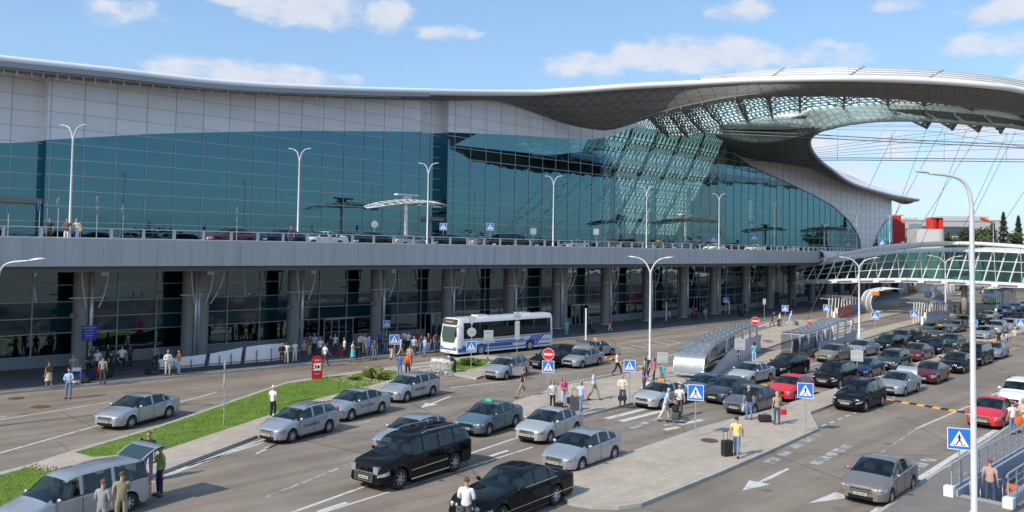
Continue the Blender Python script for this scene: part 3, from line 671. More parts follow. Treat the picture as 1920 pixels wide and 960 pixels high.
# lattice roof between the two belts
LAT0=[(1200,229,-9.5),(1250,214,-5.8),(1300,202,-2.2),(1400,185,5.3),(1500,180,11.3),(1640,183,18.8),(1760,194,24.8),(1920,215,31.2),(2060,244,36.6),(2250,298,41)]
LAT1=[(1236,262,-21.6),(1290,262,-21.6),(1345,250,-21.6),(1420,234,-15),(1500,216,-3.5),(1640,204,10),(1760,206,18.5),(1920,226,26),(2060,258,32),(2250,312,37)]
l0=spline(P3(LAT0),5); l1=spline(P3(LAT1),5)
l0=[p+Vector((0,0,.7)) for p in l0]; l1=[p+Vector((0,0,.9)) for p in l1]
NL=len(l0); rows=[]
for i in range(NL):
    r=[]
    for k in range(9):
        t=k/8; p=l0[i].lerp(l1[i],t); p.z+=1.6*math.sin(math.pi*t); r.append(p)
    rows.append(r)
def skylight():
    m=bpy.data.materials.new('skylight_glass'); m.use_nodes=True; nt=m.node_tree; nt.nodes.clear(); N=nt.nodes.new; L=nt.links.new
    o=N('ShaderNodeOutputMaterial'); a=N('ShaderNodeBsdfTranslucent'); a.inputs[0].default_value=(.80,.98,.92,1); c=N('ShaderNodeBsdfTransparent'); c.inputs[0].default_value=(.6,.85,.78,1); d=N('ShaderNodeBsdfDiffuse'); d.inputs[0].default_value=(.35,.42,.4,1)
    m1=N('ShaderNodeMixShader'); m1.inputs[0].default_value=.3; L(a.outputs[0],m1.inputs[1]); L(c.outputs[0],m1.inputs[2]); L(m1.outputs[0],o.inputs[0]); return m
skm=skylight()
uvgrid(rows,'skylight_glass',skm)
b=MB(); dk=mat('truss_steel',(.15,.16,.155),.6)
DN=Vector((0,0,-.35)); fine=[]
for i in range(NL-1):
    for h in range(2):
        ra=[rows[i][k].lerp(rows[i+1][k],h/2)+Vector((0,0,-.12)) for k in range(9)]; rb=[rows[i][k].lerp(rows[i+1][k],(h+1)/2)+Vector((0,0,-.12)) for k in range(9)]
        for k in range(8):
            b.bar(ra[k],ra[k+1],.10,.16); b.bar(ra[k],rb[k],.10,.16); b.bar(ra[k],rb[k+1],.08,.13)
            mid0=ra[k].lerp(ra[k+1],.5); b.bar(mid0,rb[k].lerp(rb[k+1],.5),.1,.14)
tb(b,'lattice_grid',dk)
b=MB()   # deep trusses hanging under the lattice
for i in range(2,NL,3):
    for k in range(0,8):
        p,q=rows[i][k]+DN,rows[i][k+1]+DN; lp=Vector((0,0,-(1.7*math.sin(math.pi*(k+.0)/8)+.1))); lq=Vector((0,0,-(1.7*math.sin(math.pi*(k+1)/8)+.1)))
        b.tube([p+lp,q+lq],.17,6); b.tube([p,q+lq],.1,5); 
        if k%2: b.tube([p+lp,rows[min(i+1,NL-1)][k]+DN],.11,5); b.tube([p+lp,rows[i-1][k]+DN],.11,5)
tb(b,'roof_truss',dk,True)
# sloping lattice roof of the atrium, from the top of the front down to the rear
ar=[]
for i in range(17):
    s_=92.3+40*i/16; ar.append([XY(s_,-21.8,33.9)]+[XY(s_,-22.6-.78*k*1.9,31.6-2.35*k) for k in range(1,9)])
uvgrid(ar,'atrium_skylight',skm)
b=MB()
for i in range(16):
    for h in range(2):
        ra=[ar[i][k].lerp(ar[i+1][k],h/2)+Vector((0,0,-.12)) for k in range(9)]; rb=[ar[i][k].lerp(ar[i+1][k],(h+1)/2)+Vector((0,0,-.12)) for k in range(9)]
        for k in range(8): b.bar(ra[k],ra[k+1],.10,.16); b.bar(ra[k],rb[k],.10,.16); b.bar(ra[k],rb[k+1],.09,.12); b.bar(ra[k+1],rb[k],.09,.12)
tb(b,'atrium_lattice',dk)
b=MB()
for i in range(1,17,3):
    b.tube([ar[i][0]+Vector((0,0,-.4)),ar[i][4]+Vector((0,0,-1.8)),ar[i][8]+Vector((0,0,-.4))],.22,6)
    for k in range(8): b.tube([ar[i][k]+Vector((0,0,-.2)),ar[i][k+1]+Vector((0,0,-1.5))],.1,5)
tb(b,'atrium_truss',dk,True)
# inner wall of the outer belt (hides the edge of the lattice)
uvgrid([[bel[i],bel[i]+Vector((0,0,1.2))+Vector((-Q,Q,0))*.5] for i in range(40,nR)],'belt_upstand',soffm)
# inner belt with the open oval
HOL=[(1722,375,-18.5),(1672,366,-18.2),(1600,345,-17.5),(1560,319,-15.5),(1535,299,-13),(1521,280,-9.5),(1518,263,-5.5),(1530,249,-1.),(1560,238,3.5),(1610,229,8.5),(1680,224,13.5),(1760,227,18.5),(1840,233,22.5),(1920,241,26),(2060,272,31),(2250,326,36)]
INN=[(1676,377,-21.9),(1640,364,-21.9),(1590,343,-21.9),(1520,313,-21.9),(1440,299,-21.9),(1388,293,-21.9),(1360,268,-21.9),(1345,252,-21.6),(1420,236,-15),(1500,218,-3.8),(1590,208,5.5),(1700,205,14.8),(1790,211,20.2),(1900,224,25.3),(2060,258,32),(2250,312,37)]
hol=spline(P3(HOL),5); inn=spline(P3(INN),5); rows=[]
for a,c in zip(hol,inn):
    r=[]; d=(a-c); bl=min(1.8,d.length*.11)
    for k in range(9):
        t=k/8; p=a.lerp(c,t); p.z-=bl*math.sin(math.pi*t); r.append(p)
    rows.append(r)
uvgrid(rows,'inner_soffit',soffm)
rows=[[a+Vector((0,0,.15)),a.lerp(c,.35)+Vector((0,0,1.4)),a.lerp(c,.8)+Vector((0,0,2.0)),c+Vector((0,0,1.6))] for a,c in zip(hol,inn)]
uvgrid(rows,'inner_ring_roof',roofw)
b=MB(); b.tube(hol,[.35]*len(hol),8); tb(b,'oval_rim',mat('grey_rim',(.5,.5,.5),.5),True)
b=MB()  # louvred edge near the far tip
for i in range(0,14):
    for t in (0,.33,.66): 
        p=hol[i].lerp(hol[i+1],t); q=inn[i].lerp(inn[i+1],t); b.bar(p.lerp(q,.02)+Vector((0,0,-.35)),p.lerp(q,.5)+Vector((0,0,-.6)),.28,.12)
tb(b,'louvre_blades',mat('louvre_grey',(.55,.54,.5),.6))
# white struts and dark cable anchors along the ring
b=MB(); anc=MB(); an=[]
for i in range(54,len(hol),3):
    p=hol[i]; q=inn[i]; a=p.lerp(q,.15)+Vector((0,0,-.1)); c=q+Vector((0,0,-.6)); b.tube([c,a+Vector((0,0,-1.2))],.22,6); b.tube([c,q.lerp(p,.2)+Vector((-2,-2,-.2))],.18,6)
    anc.tube([p+Vector((0,0,-.2)),p+Vector((-.8,-.3,-1.3))],.28,6); anc.tube([p+Vector((0,0,-.4)),p+Vector((-1.8,-1,-.7))],.24,6); an.append(p+Vector((-.8,-.3,-1.3)))
tb(b,'ring_strut',mat('strut_grey',(.42,.43,.45),.5,.2),True); tb(anc,'cable_anchor',dk,True)
# ---------------- cables
cabm=mat('steel_cable',(.45,.45,.46),.45,.3); cabd=mat('dark_cable',(.09,.09,.10),.5)
def cable(pts,r,m,label,grp=None,name='cable',sag=0):
    P_=[PN(*p) for p in pts]
    if len(P_)==2 and sag: P_=[P_[0].lerp(P_[1],t/8)+Vector((0,0,-sag*math.sin(math.pi*t/8))) for t in range(9)]
    b=MB(); b.tube(P_,r,6); o=b.build(name,m,None,True); tag(o,label,'cable',grp)
    return P_
cw1=cable([(1262,242,-21),(1500,251,-4),(1700,262,9),(1960,274,20)],.11,cabm,'upper of the thick pale steel cables crossing the roof opening','cables under the ring roof')
cw2=cable([(1258,247,-21),(1500,257,-4),(1700,267,9),(1960,279,20)],.11,cabm,'lower of the thick pale steel cables crossing the roof opening','cables under the ring roof')
cd1=cable([(1405,297,-20),(1600,296,-8),(1960,299,14)],.09,cabd,'upper dark level cable crossing the oval roof opening','cables under the ring roof')
cd2=cable([(1405,301,-20),(1600,300,-8),(1960,304,14)],.09,cabd,'lower dark level cable crossing the oval roof opening','cables under the ring roof')
for j,(va,vb,vc) in enumerate(((233,215,206),(236,226,211),(238,233,222),(240,238,232),(241,246,258))):
    cable([(1290,va,-19),(1520,(va+vb)/2-2,-3),(1750,vb-0 if j>2 else vb+2,12),(1960,vc+25 if j>2 else vc+20,24)],.045,cabm,'thin pale wire fanning under the lattice roof, number %s from the top'%('one','two','three','four','five')[j],'fan wires under the ring roof')
for j,(va,vb) in enumerate(((279,232),(284,238),(288,252),(291,268),(294,283))):
    cable([(1519,va,-8),(1700,va*.55+vb*.45-4,3),(1960,vb-6,14)],.04,cabd,'thin wire fanning across the oval opening, %s from the top'%('first','second','third','fourth','fifth')[j],'fan wires across the oval')
for k,(u,s0,s1) in enumerate(((1382,240,230),(1498,254,204),(1640,263,216),(1790,270,226))):
    cable([(u,s0+4,-12+k*8),(u+ (1390+150*k-1382-150*k)*0+38,s1,-11+k*8)],.035,cabm,'short tie rod linking the pale cables, %s from the left'%('first','second','third','fourth')[k],'tie rods between the cables')
for k,u in enumerate((1570,1670,1770,1887)):
    cable([(u,302,-9+k*7),(u+1,248,-9+k*7)],.03,cabd,'dark tie rod over the level cables, %s from the left'%('first','second','third','fourth')[k],'tie rods over the level cables')
for k,(u,v,a_,b_) in enumerate(((1678,246,1632,345),(1742,228,1690,372),(1768,240,1685,392),(1812,244,1778,330),(1838,247,1742,398),(1888,252,1800,440),(1905,246,1792,470),(1960,300,1846,470))):
    p0_,p1_=PN(u,v,14+k*1.8),PN(a_,b_,14+k*1.8); t_=(.0-p0_.z)/(p1_.z-p0_.z); b=MB(); b.tube([p0_,p0_.lerp(p1_,t_)],.035,6); tag(b.build('cable',cabd,None,True),'steep stay cable hanging from the ring roof, number %s from the left'%('one','two','three','four','five','six','seven','eight')[k],'cable','stay cables of the ring roof')
# =====================================================  ELEVATED ROAD
V=empty('elevated_road_viaduct','grey panelled viaduct carrying the upper road past the glass front, on round columns','viaduct',(OX,OY,0))
def vb(b,name,m,smooth=False,parent=None):
    o=b.build(name,m,None,smooth); o.parent=parent or V; o.matrix_parent_inverse=Matrix.Translation((-OX,-OY,0)) if not parent else Matrix.Identity(4); return o
fas=weathered('fascia_grey',(.43,.445,.465),.45,None,.05,.07,.1)
def sweep_sn(prof,s0,s1,step=5):   # prof: list (n,z)
    rows=[]; s=s0
    while s<=s1+.01: rows.append([XY(s,n+cs(s),z) for n,z in prof]); s+=step
    b=MB(); b.grid(rows,True); b.f.append(tuple(range(len(prof)))); b.m.append(0); k=(len(rows)-1)*len(prof); b.f.append(tuple(k+i for i in range(len(prof)))[::-1]); b.m.append(0); return b
vb(sweep_sn([(6.3,7.85),(6.3,9.72),(5.9,9.78),(5.9,7.85)],-35,120),'fascia',fas)
b=MB()
for s in [-30+1.2*k for k in range(125)]: b.box(XY(s,6.305+cs(s),8.78),(.02,.012,1.86),ANG)
vb(b,'fascia_ribs',mat('fascia_rib',(.30,.315,.335),.5))
b=MB()
for s in (-12,14.6,41,68,95): b.box(XY(s,6.31+cs(s),8.78),(.05,.03,1.87),ANG)
vb(b,'fascia_joint',seam)
vb(sweep_sn([(5.9,8.0),(5.9,9.28),(-21.8,9.28),(-21.8,8.0)],-40,230),'deck_slab',concrete)
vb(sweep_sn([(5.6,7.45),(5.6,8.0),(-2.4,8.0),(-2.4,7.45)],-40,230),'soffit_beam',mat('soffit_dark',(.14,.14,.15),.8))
b=MB(); rows=[[XY(s,4.6+cs(s),9.29),XY(s,-12+cs(s),9.29)] for s in range(-40,231,10)]; b.grid([r[::-1] for r in rows]); vb(b,'deck_asphalt',mat('deck_asphalt',(.13,.125,.12),.85,0,.1,1))
# curved white end drum of the fascia by the footbridge and fascia beyond
b=MB(); dr=mat('white_drum',(.66,.66,.67),.4)
rows=[]
for k in range(9):
    a=-math.pi/2+math.pi*k/8; rows.append([XY(s,6.2+cs(s)+1.0*math.cos(a),8.75+1.1*math.sin(a)) for s in (120,127,134,141)])
b.grid(rows); vb(b,'fascia_drum',dr,True)
b=MB()
for s in (120,127.5):
    for k in range(8):
        a=-math.pi/2+math.pi*k/8; c=a+math.pi/8; b.bar(XY(s,6.2+cs(s)+1.1*math.cos(a),8.75+1.2*math.sin(a)),XY(s,6.2+cs(s)+1.1*math.cos(c),8.75+1.2*math.sin(c)),.5,.15)
vb(b,'drum_ring',white_metal)
vb(sweep_sn([(6.3,7.85),(6.3,9.72),(5.9,9.78),(5.9,7.85)],140,230),'far_fascia',fas)
# columns
colm=weathered('column_grey',(.27,.262,.25),.7,None,.05,.12); pip=mat('pipe_silver',(.60,.62,.65),.35,.4)
def make_column(wide):
    c=MB(); c.tube([(0,0,.1),(0,0,7.7)],.55,18)
    if wide: c.tube([(1.05,-.1,.1),(1.05,-.1,7.7)],.55,18)
    o=c.build('column',colm,V,True,angle=50)
    c=MB(); c.tube([(.62,-.42,.1),(.62,-.42,7.6)],.15,8); 
    if wide: c.tube([(.30,-.62,.1),(.30,-.62,7.6)],.13,8)
    c.build('drain_pipe',pip,o,True)
    c=MB(); c.tube([(-.0,0,.12),(0,0,.2)],.78,18); c.build('base_ring',white_metal,o)
    c=MB(); c.bar((-1.0,-.6,5.35),(1.3,-.6,5.35),.06)
    for q in (-1,1) if not wide else (-1,1,2):
        pts=[(.55+q*.45,-.75,4.6),(.6+q*.65,-.9,5.4),(.6+q*.85,-1.,6.4),(.6+q*.95,-1.,7.4)]; c.tube(spline(pts,3),.05,5)
    c.box((1.25,-.9,7.2),(.5,.3,.5)); c.build('sign_bracket',white_metal,o)
    if not wide: c=MB(); c.tube([(-.55,-.35,4.05),(-.72,-.5,4.05)],.2,10); c.build('loudspeaker',mat('speaker_grey',(.2,.2,.2),.5),o)
    return o
def vdup(o,loc,first):
    c=o if first else copy_tree(o,V); c.location=loc; c.rotation_euler=(0,0,ANG); return c
V.rotation_euler=(0,0,0)
c1=make_column(False); c2=make_column(True); f1=f2=True
s=5.5; k=0
ss=[-12,-3.2,5.7,13.8,23.2,32.0,40.8,49.9,57.7,66.9,76.0,85.1,94.0,104.7,114.4,124.8,135.5,146,156.5,167,178]
for k,s in enumerate(ss):
    n=-.6+cs(s); p=XY(s,n,0)-Vector((OX,OY,0)); wide=k in(3,8,12,17)
    if wide: vdup(c2,p,f2); f2=False
    else: vdup(c1,p,f1); f1=False
# railing
RL=empty('deck_railing','galvanised railing with flat posts along the edge of the upper road','railing',(OX,OY,9.7))
RL.matrix_world=Matrix.Translation((OX,OY,9.7))
rm=mat('railing_steel',(.58,.59,.60),.4,.4)
b=MB(); b.box((0,0,.36),(.16,.14,.76)); post=b.build('post',rm,RL)
s=-14; k=0; ssp=[]
while k<98:
    ssp.append(s); s+=2.15
    k+=1
for k,s in enumerate(ssp):
    o=post if k==0 else copy_tree(post,RL); p=XY(s,6.1+cs(s),0); o.location=(p.x-OX,p.y-OY,0); o.rotation_euler=(0,0,ANG)
b=MB()
for a,c in zip(ssp,ssp[1:]): b.bar(XY(a,6.12+cs(a),.72)-Vector((OX,OY,0)),XY(c,6.12+cs(c),.72)-Vector((OX,OY,0)),.12,.07)
b.build('top_rail',rm,RL)
b=MB()
for a,c in zip(ssp,ssp[1:]):
    b.bar(XY(a,6.0+cs(a),.50)-Vector((OX,OY,0)),XY(c,6.0+cs(c),.50)-Vector((OX,OY,0)),.05)
b.build('middle_rail',mat('rail_dark',(.22,.23,.24),.5,.3),RL)
# far railing by the building side: kerb of the drop-off pavement
b=MB(); rows=[[XY(s,-12+cs(s),9.28),XY(s,-12+cs(s),9.42),XY(s,-21.7,9.42)] for s in range(-40,218,10)]; b.grid([r[::-1] for r in rows]); vb(b,'upper_pavement',concrete)
# entrance shells on the upper road
def shell(u,v,n,half,label,grp='glazed entrance shells on the upper road',ribm=None):
    p=PN(u,v,n); h=p.z-DZ; r=empty('entrance_canopy',label,'canopy',(p.x,p.y,9.42),ANG,grp)
    rows=[]
    for i in range(13):
        x=-half+2*half*i/12; e=math.sqrt(max(0,1-(x/half)**2)); rows.append([Vector((x,y*(3.2*e+.25),h-.4+1.0*e**1.3*(1-.5*y*y)+.12*x*.4)) for y in (-1,-.5,0,.5,1)])
    m=MB(); m.grid(rows); m.build('glass_shell',see_glass('canopy_glass',(.62,.68,.68),.06,0),r,True)
    m=MB()
    for rr_ in rows:
        for a,c in zip(rr_,rr_[1:]): m.bar(a+Vector((0,0,.06)),c+Vector((0,0,.06)),.08)
    for k in range(5):
        for a,c in zip(rows,rows[1:]): m.bar(a[k]+Vector((0,0,.06)),c[k]+Vector((0,0,.06)),.09)
    m.build('shell_ribs',ribm or white_metal,r)
    m=MB(); m.tube([(0,0,0),(0,0,h+.4)],.22,10); m.box((0,0,h+1.2),(3.2,.8,.18)); m.box((0,0,h+.8),(1.2,.5,.6)); m.build('support_post',white_metal,r,True,angle=40)
shell(762,386,-15,5.6,'white ribbed glass entrance canopy on the upper road, beside the second lamp')
shell(1285,417,-15,8.6,'entrance canopy on the upper road with underside shade in its rib colour, in front of the brightest glass',ribm=mat('shade_dark_ribs',(.07,.08,.08),.5))  # here and on the far canopy, underside shade is put into the rib colour
shell(1545,432,-15,8.6,'small far entrance canopy on the upper road near the curved glass end',ribm=mat('shade_dark_ribs',(.07,.08,.08),.5))
# =====================================================  FOOTBRIDGE
fs=122.; FB=empty('footbridge','white arched glazed footbridge crossing the road to the terminal','footbridge',XY(fs,6),-ANG)
# local x runs out from the terminal (n axis), local y = +s ... build directly there
def fb(n,y,z): return Vector((n-6,y,z))
def pn_s(u,v,s):   # point seen at (u,v) on the plane at station s
    d=ray(u,v); t=(s+Q*(OX+OY))/(Q*(d.x+d.y)); return SN(Vector((d.x*t,d.y*t)))[1], d.z*t+CH
def curve(L_,s): return [pn_s(u,v,s) for u,v in L_]
W_=5.5
arch=curve([(1450,525),(1515,496),(1560,483),(1600,474),(1650,465),(1700,459),(1770,456),(1840,457),(1920,463),(2040,484),(2200,530)],fs)
sillc=curve([(1450,527),(1515,524),(1600,522),(1700,521),(1770,523),(1840,527),(1920,531),(2040,541),(2200,556)],fs)
headc=curve([(1450,512),(1530,497),(1600,484),(1680,474),(1770,471),(1850,471),(1920,474),(2040,492),(2200,530)],fs)
def f_(tab,n): return interp(tab,n)
n0,n1=-2.,sillc[-1][0]; NN=[n0+(n1-n0)*k/60 for k in range(61)]
wh=mat('bridge_white',(.74,.75,.76),.35,0,.02,1)
for dy,nm in ((-1.2,'arch_tube'),(W_+1.2,'arch_tube')):
    b=MB(); b.tube([fb(n,-dy if dy<0 and False else dy,f_(arch,n)) for n in NN],.3,10); b.build(nm,wh,FB,True)
b=MB()
rows=[]
for n in NN:
    zs,zh=f_(sillc,n),f_(headc,n); y=0
    rows.append([fb(n,-.05,zs-.75),fb(n,-.05,zs),fb(n,W_,zs),fb(n,W_,zs-.75)])
b.grid([r[::-1] for r in rows],True); b.build('bridge_deck',wh,FB)
b=MB(); rows=[]
for n in NN: zh=f_(headc,n); rows.append([fb(n,.75,zh-.1),fb(n,.75,zh+.25),fb(n,W_/2,zh+.6),fb(n,W_-.75,zh+.25),fb(n,W_-.75,zh-.1)])
b.grid([r[::-1] for r in rows],True); b.build('bridge_roof',wh,FB)
bgl=facade_glass('bridge_glass',(.36,.58,.50),(.30,.52,.44),.06,.1)
b=MB(); b.grid([[fb(n,0.02,f_(sillc,n)),fb(n,.78,f_(headc,n)-.05)] for n in NN]); b.grid([[fb(n,W_,f_(sillc,n)),fb(n,W_-.78,f_(headc,n)-.05)] for n in NN]); b.build('bridge_glazing',bgl,FB)
b=MB()
for k in range(0,61,1):
    n=NN[k]; nn_=min(n+1.1,NN[-1])
    if k%2==0:
        for y0,y1 in ((-.08,.7),(W_+.08,W_-.7)): b.bar(fb(n,y0,f_(sillc,n)),fb(nn_,y1,f_(headc,nn_)),.12,.16)
for t in (.35,.68):
    for a,c in zip(NN,NN[1:]):
        for sg,y0 in ((1,-.04),(-1,W_+.04)): b.bar(fb(a,y0+sg*.78*t,f_(sillc,a)*(1-t)+f_(headc,a)*t),fb(c,y0+sg*.78*t,f_(sillc,c)*(1-t)+f_(headc,c)*t),.09)
b.build('window_bars',wh,FB)
b=MB()
for a,c in zip(NN,NN[1:]): b.bar(fb(a,.02-.35,f_(sillc,a)-.25),fb(c,-.33,f_(sillc,c)-.25),.22)
for k in range(0,61,4): n=NN[k]; b.bar(fb(n,-1.2,f_(arch,n)),fb(n,-.3,f_(sillc,n)-.25),.06); b.box(fb(n,-.5,f_(sillc,n)-.5),(.9,.9,.35))
b.build('lower_tube',wh,FB)
b=MB()
for n in (NN[30],NN[58]): b.tube([fb(n,W_/2,0),fb(n,W_/2,f_(sillc,n)-.7)],.45,12)
b.build('bridge_pier',colm,FB,True)
FB.rotation_euler=(0,0,-ANG)
# =====================================================  FAR GROUND
red=mat('red_panel',(.62,.03,.02),.5); gwall=mat('grey_wall',(.42,.43,.45),.6,0,.05,.5); winb=mat('window_dark',(.05,.08,.10),.15)
def block(p,wd,dp,h,ang,m,label,name='building',rows_=3,roofs=True,z0=0,col2=None,winw=.6):
    r=empty(name,label,'building',(p.x,p.y,z0),ang)
    b=MB(); b.box((0,0,h/2),(wd,dp,h)); b.build('wall',m,r)
    b=MB(); b.box((0,0,h+.2),(wd+.4,dp+.4,.4)); b.box((wd*.2,0,h+1.1),(wd*.3,dp*.4,1.6)); b.box((-wd*.25,0,h+.8),(wd*.12,dp*.3,1.0)); b.build('roof',col2 or m,r)
    for k in range(rows_):
        w=MB(); w.box((0,-dp/2-.03,(k+.5)*h/rows_),(wd*winw,.08,h/rows_*.45)); w.build('window_band',winb,r)
    return r
def at(u,D,z=0): d=ray(u,470); return Vector((d.x/d.y*D,D,z))
A_=R_(-8)
b_=block(at(1748,300),30,20,HZ(at(1748,300),416),A_,gwall,'long pale grey low building behind the red towers',rows_=3)
b_=block(at(1806,330),24,16,HZ(at(1806,330),415),A_,mat('silver_hall',(.5,.51,.53),.4,.2),'silver hangar-like hall right of the red towers',rows_=1,winw=.2)
b_=block(at(1705,262),9,8,HZ(at(1705,262),431),A_,mat('teal_office',(.2,.28,.3),.4),'low teal glazed office between the red towers',rows_=2)
def tower(u,D,wd,vt,label,drum):
    p=at(u,D); h=HZ(p,vt); r=empty('red_tower',label,'tower',p,A_)
    b=MB()
    if drum: b.tube([(-wd*.2,0,0),(-wd*.2,0,h)],wd*.38,20); b.box((wd*.3,0,h/2),(wd*.3,3,h))
    else: b.box((-wd*.15,0,h/2),(wd*.6,5,h)); b.box((wd*.3,0,h*.78),(wd*.35,4,h*.44*.6))
    b.build('tower_wall',red,r,drum,angle=40)
    b=MB(); b.box((0,0,h+.15),(wd*.7,4,.3)); b.build('tower_cap',gwall,r)
tower(1681,235,3.6,405,'bright red stepped tower at the end of the terminal',False)
tower(1753,250,4.2,409,'red round-fronted tower behind the white curved wall',True)
p=at(1738,215); h=HZ(p,430); b=MB(); pr=[]
for k in range(9):
    a=math.pi/2*k/8; pr.append((1.6+2.*math.sin(a),-2.*math.cos(a)-1.5))
b.prism([(-3.6,-3.5)]+pr+[(3.6,4),(-3.6,4)],0,h); o=b.build('curved_annexe',mat('white_tiles',(.62,.62,.62),.6,0,.04,1),loc=p); o.rotation_euler=(0,0,A_); tag(o,'white tiled annexe with rounded corner in front of the red tower','building')
b=MB(); p=at(1696,205); b.box((0,0,5.2),(4.5,5,12.2)); b.box((0,-2.6,10.9),(4.7,.3,1.0)); o=b.build('low_annexe',gwall,loc=p); o.rotation_euler=(0,0,A_); tag(o,'low grey annexe with pale parapet next to the terminal end','building')
# orange canopy
p=at(1852,190); p.z=HZ(p,414); b=MB(); b.tube([(-1.6,0,.5),(-.6,0,.3),(1.2,0,-.55)],[.35,.42,.12],12); 
o=b.build('windsock',mat('orange_cloth',(.85,.17,.03),.6),loc=p,smooth=True,angle=40); b=MB(); b.tube([(1.3,0,.2),(1.3,0,-p.z)],.07,6); b.bar((1.3,0,0),(1.1,0,-.55),.06); b.build('pole',galv,o,True); tag(o,'orange windsock-like slanting shape on a pole left of the firs','windsock')
# trees
bark=mat('bark',(.09,.07,.05),.9); firm=foliage('fir_needles',(.035,.06,.028)); leafm=foliage('leaves',(.075,.10,.035)); leafd=foliage('dark_leaves',(.04,.065,.02))
def fir(p,h,r,label,seed):
    q=random.Random(seed); e=empty('fir_tree',label,'tree',p,0,'fir trees at the far right')
    b=MB(); b.tube([(0,0,0),(0,0,h*.95)],[.3,.05],7); b.build('trunk',bark,e,True)
    b=MB(); n=int(3000)
    for i in range(n):
        t=q.random()**.8; z=h*(.12+.88*t); layer=.75+.25*math.sin(z*4.2+seed); rr=r*(1-t)**.85*layer*(.35+.65*q.random()**.5)+.1; a=q.random()*6.283
        c=Vector((rr*math.cos(a),rr*math.sin(a),z-rr*.25)); sz=.34+.36*(1-t)
        d1=Vector((math.cos(a),math.sin(a),-.35+q.uniform(-.3,.3)))*sz; d2=Vector((-math.sin(a),math.cos(a),q.uniform(-.4,.4)))*sz*.5
        b.add([c-d1*.4-d2,c+d1,c-d1*.4+d2],[(0,1,2)])
    b.build('crown',firm,e)
def tree(p,h,r,label,seed,m,grp,n=1500,name='tree',bare=0):
    q=random.Random(seed); e=empty(name,label,'tree',p,0,grp)
    b=MB(); b.tube([(0,0,0),(q.uniform(-.3,.3),0,h*.5)],[.22,.14],7); tips=[]
    for k in range(9):
        a=q.random()*6.28; e2=Vector((math.cos(a)*r*q.uniform(.3,.8),math.sin(a)*r*q.uniform(.3,.8),h*q.uniform(.55,.95))); b.tube([(0,0,h*q.uniform(.25,.5)),e2*.6+Vector((0,0,e2.z*.25)),e2],[.1,.06,.02],5); tips.append(e2)
    b.build('trunk',bark,e,True)
    b=MB()
    for i in range(n):
        c0=q.choice(tips); v=Vector((q.gauss(0,1),q.gauss(0,1),q.gauss(0,1)))*r*.22; c=c0+v; s_=q.uniform(.18,.34)
        d1=Vector((q.uniform(-1,1),q.uniform(-1,1),q.uniform(-1,1))).normalized()*s_; d2=Vector((q.uniform(-1,1),q.uniform(-1,1),q.uniform(-1,1))).normalized()*s_
        b.add([c-d1,c+d2,c+d1,c-d2],[(0,1,2,3)])
    b.build('crown',m,e)
for i,(u,D,vt,r,lb) in enumerate(((1882,235,397,3.6,'tallest dark fir, behind the footbridge at far right'),(1910,240,404,3.4,'dark fir at the right edge of the photo'),(1862,250,414,3.2,'smaller fir left of the tallest fir'),(1935,230,400,3.6,'fir just outside the right edge'))):
    p=at(u,D); fir(p,HZ(p,vt),r,lb,i+3)
for i,(u,D,vt,r,lb) in enumerate(((1800,225,430,2.6,'sparse brown-green young tree right of the white annexe'),(1822,222,424,3.,'green leafy tree in front of the silver hall'),(1842,215,428,3.,'round green tree left of the firs'),(1782,220,440,2.2,'thin bare-looking shrub beside the white annexe'),(1897,215,440,2.6,'low green tree below the dark firs'))):
    p=at(u,D); tree(p,HZ(p,vt),r,lb,i+20,(leafm,leafd)[i%2],'trees beyond the footbridge',2600)
# far wood all round, seen past the buildings and mirrored in the glass
q=random.Random(5); b=MB()
for i in range(15000):
    a=q.uniform(-2.6,1.2) ; D=q.uniform(300,420); hh=q.random()
    c=Vector((math.cos(a)*D,math.sin(a)*D,0)); hmax=9+5*math.sin(a*23)+3*math.sin(a*57+1)
    c.z=hh*hmax
    if c.y>100 and c.x<200: continue
    s_=q.uniform(1.2,2.6); d1=Vector((q.uniform(-1,1),q.uniform(-1,1),q.uniform(-1,1))).normalized()*s_; d2=Vector((q.uniform(-1,1),q.uniform(-1,1),q.uniform(-1,1))).normalized()*s_
    b.add([c-d1,c+d2,c+d1,c-d2],[(0,1,2,3)])
tag(b.build('woodland',leafd),'dark distant belt of woodland round the airport','woodland',kind='stuff')
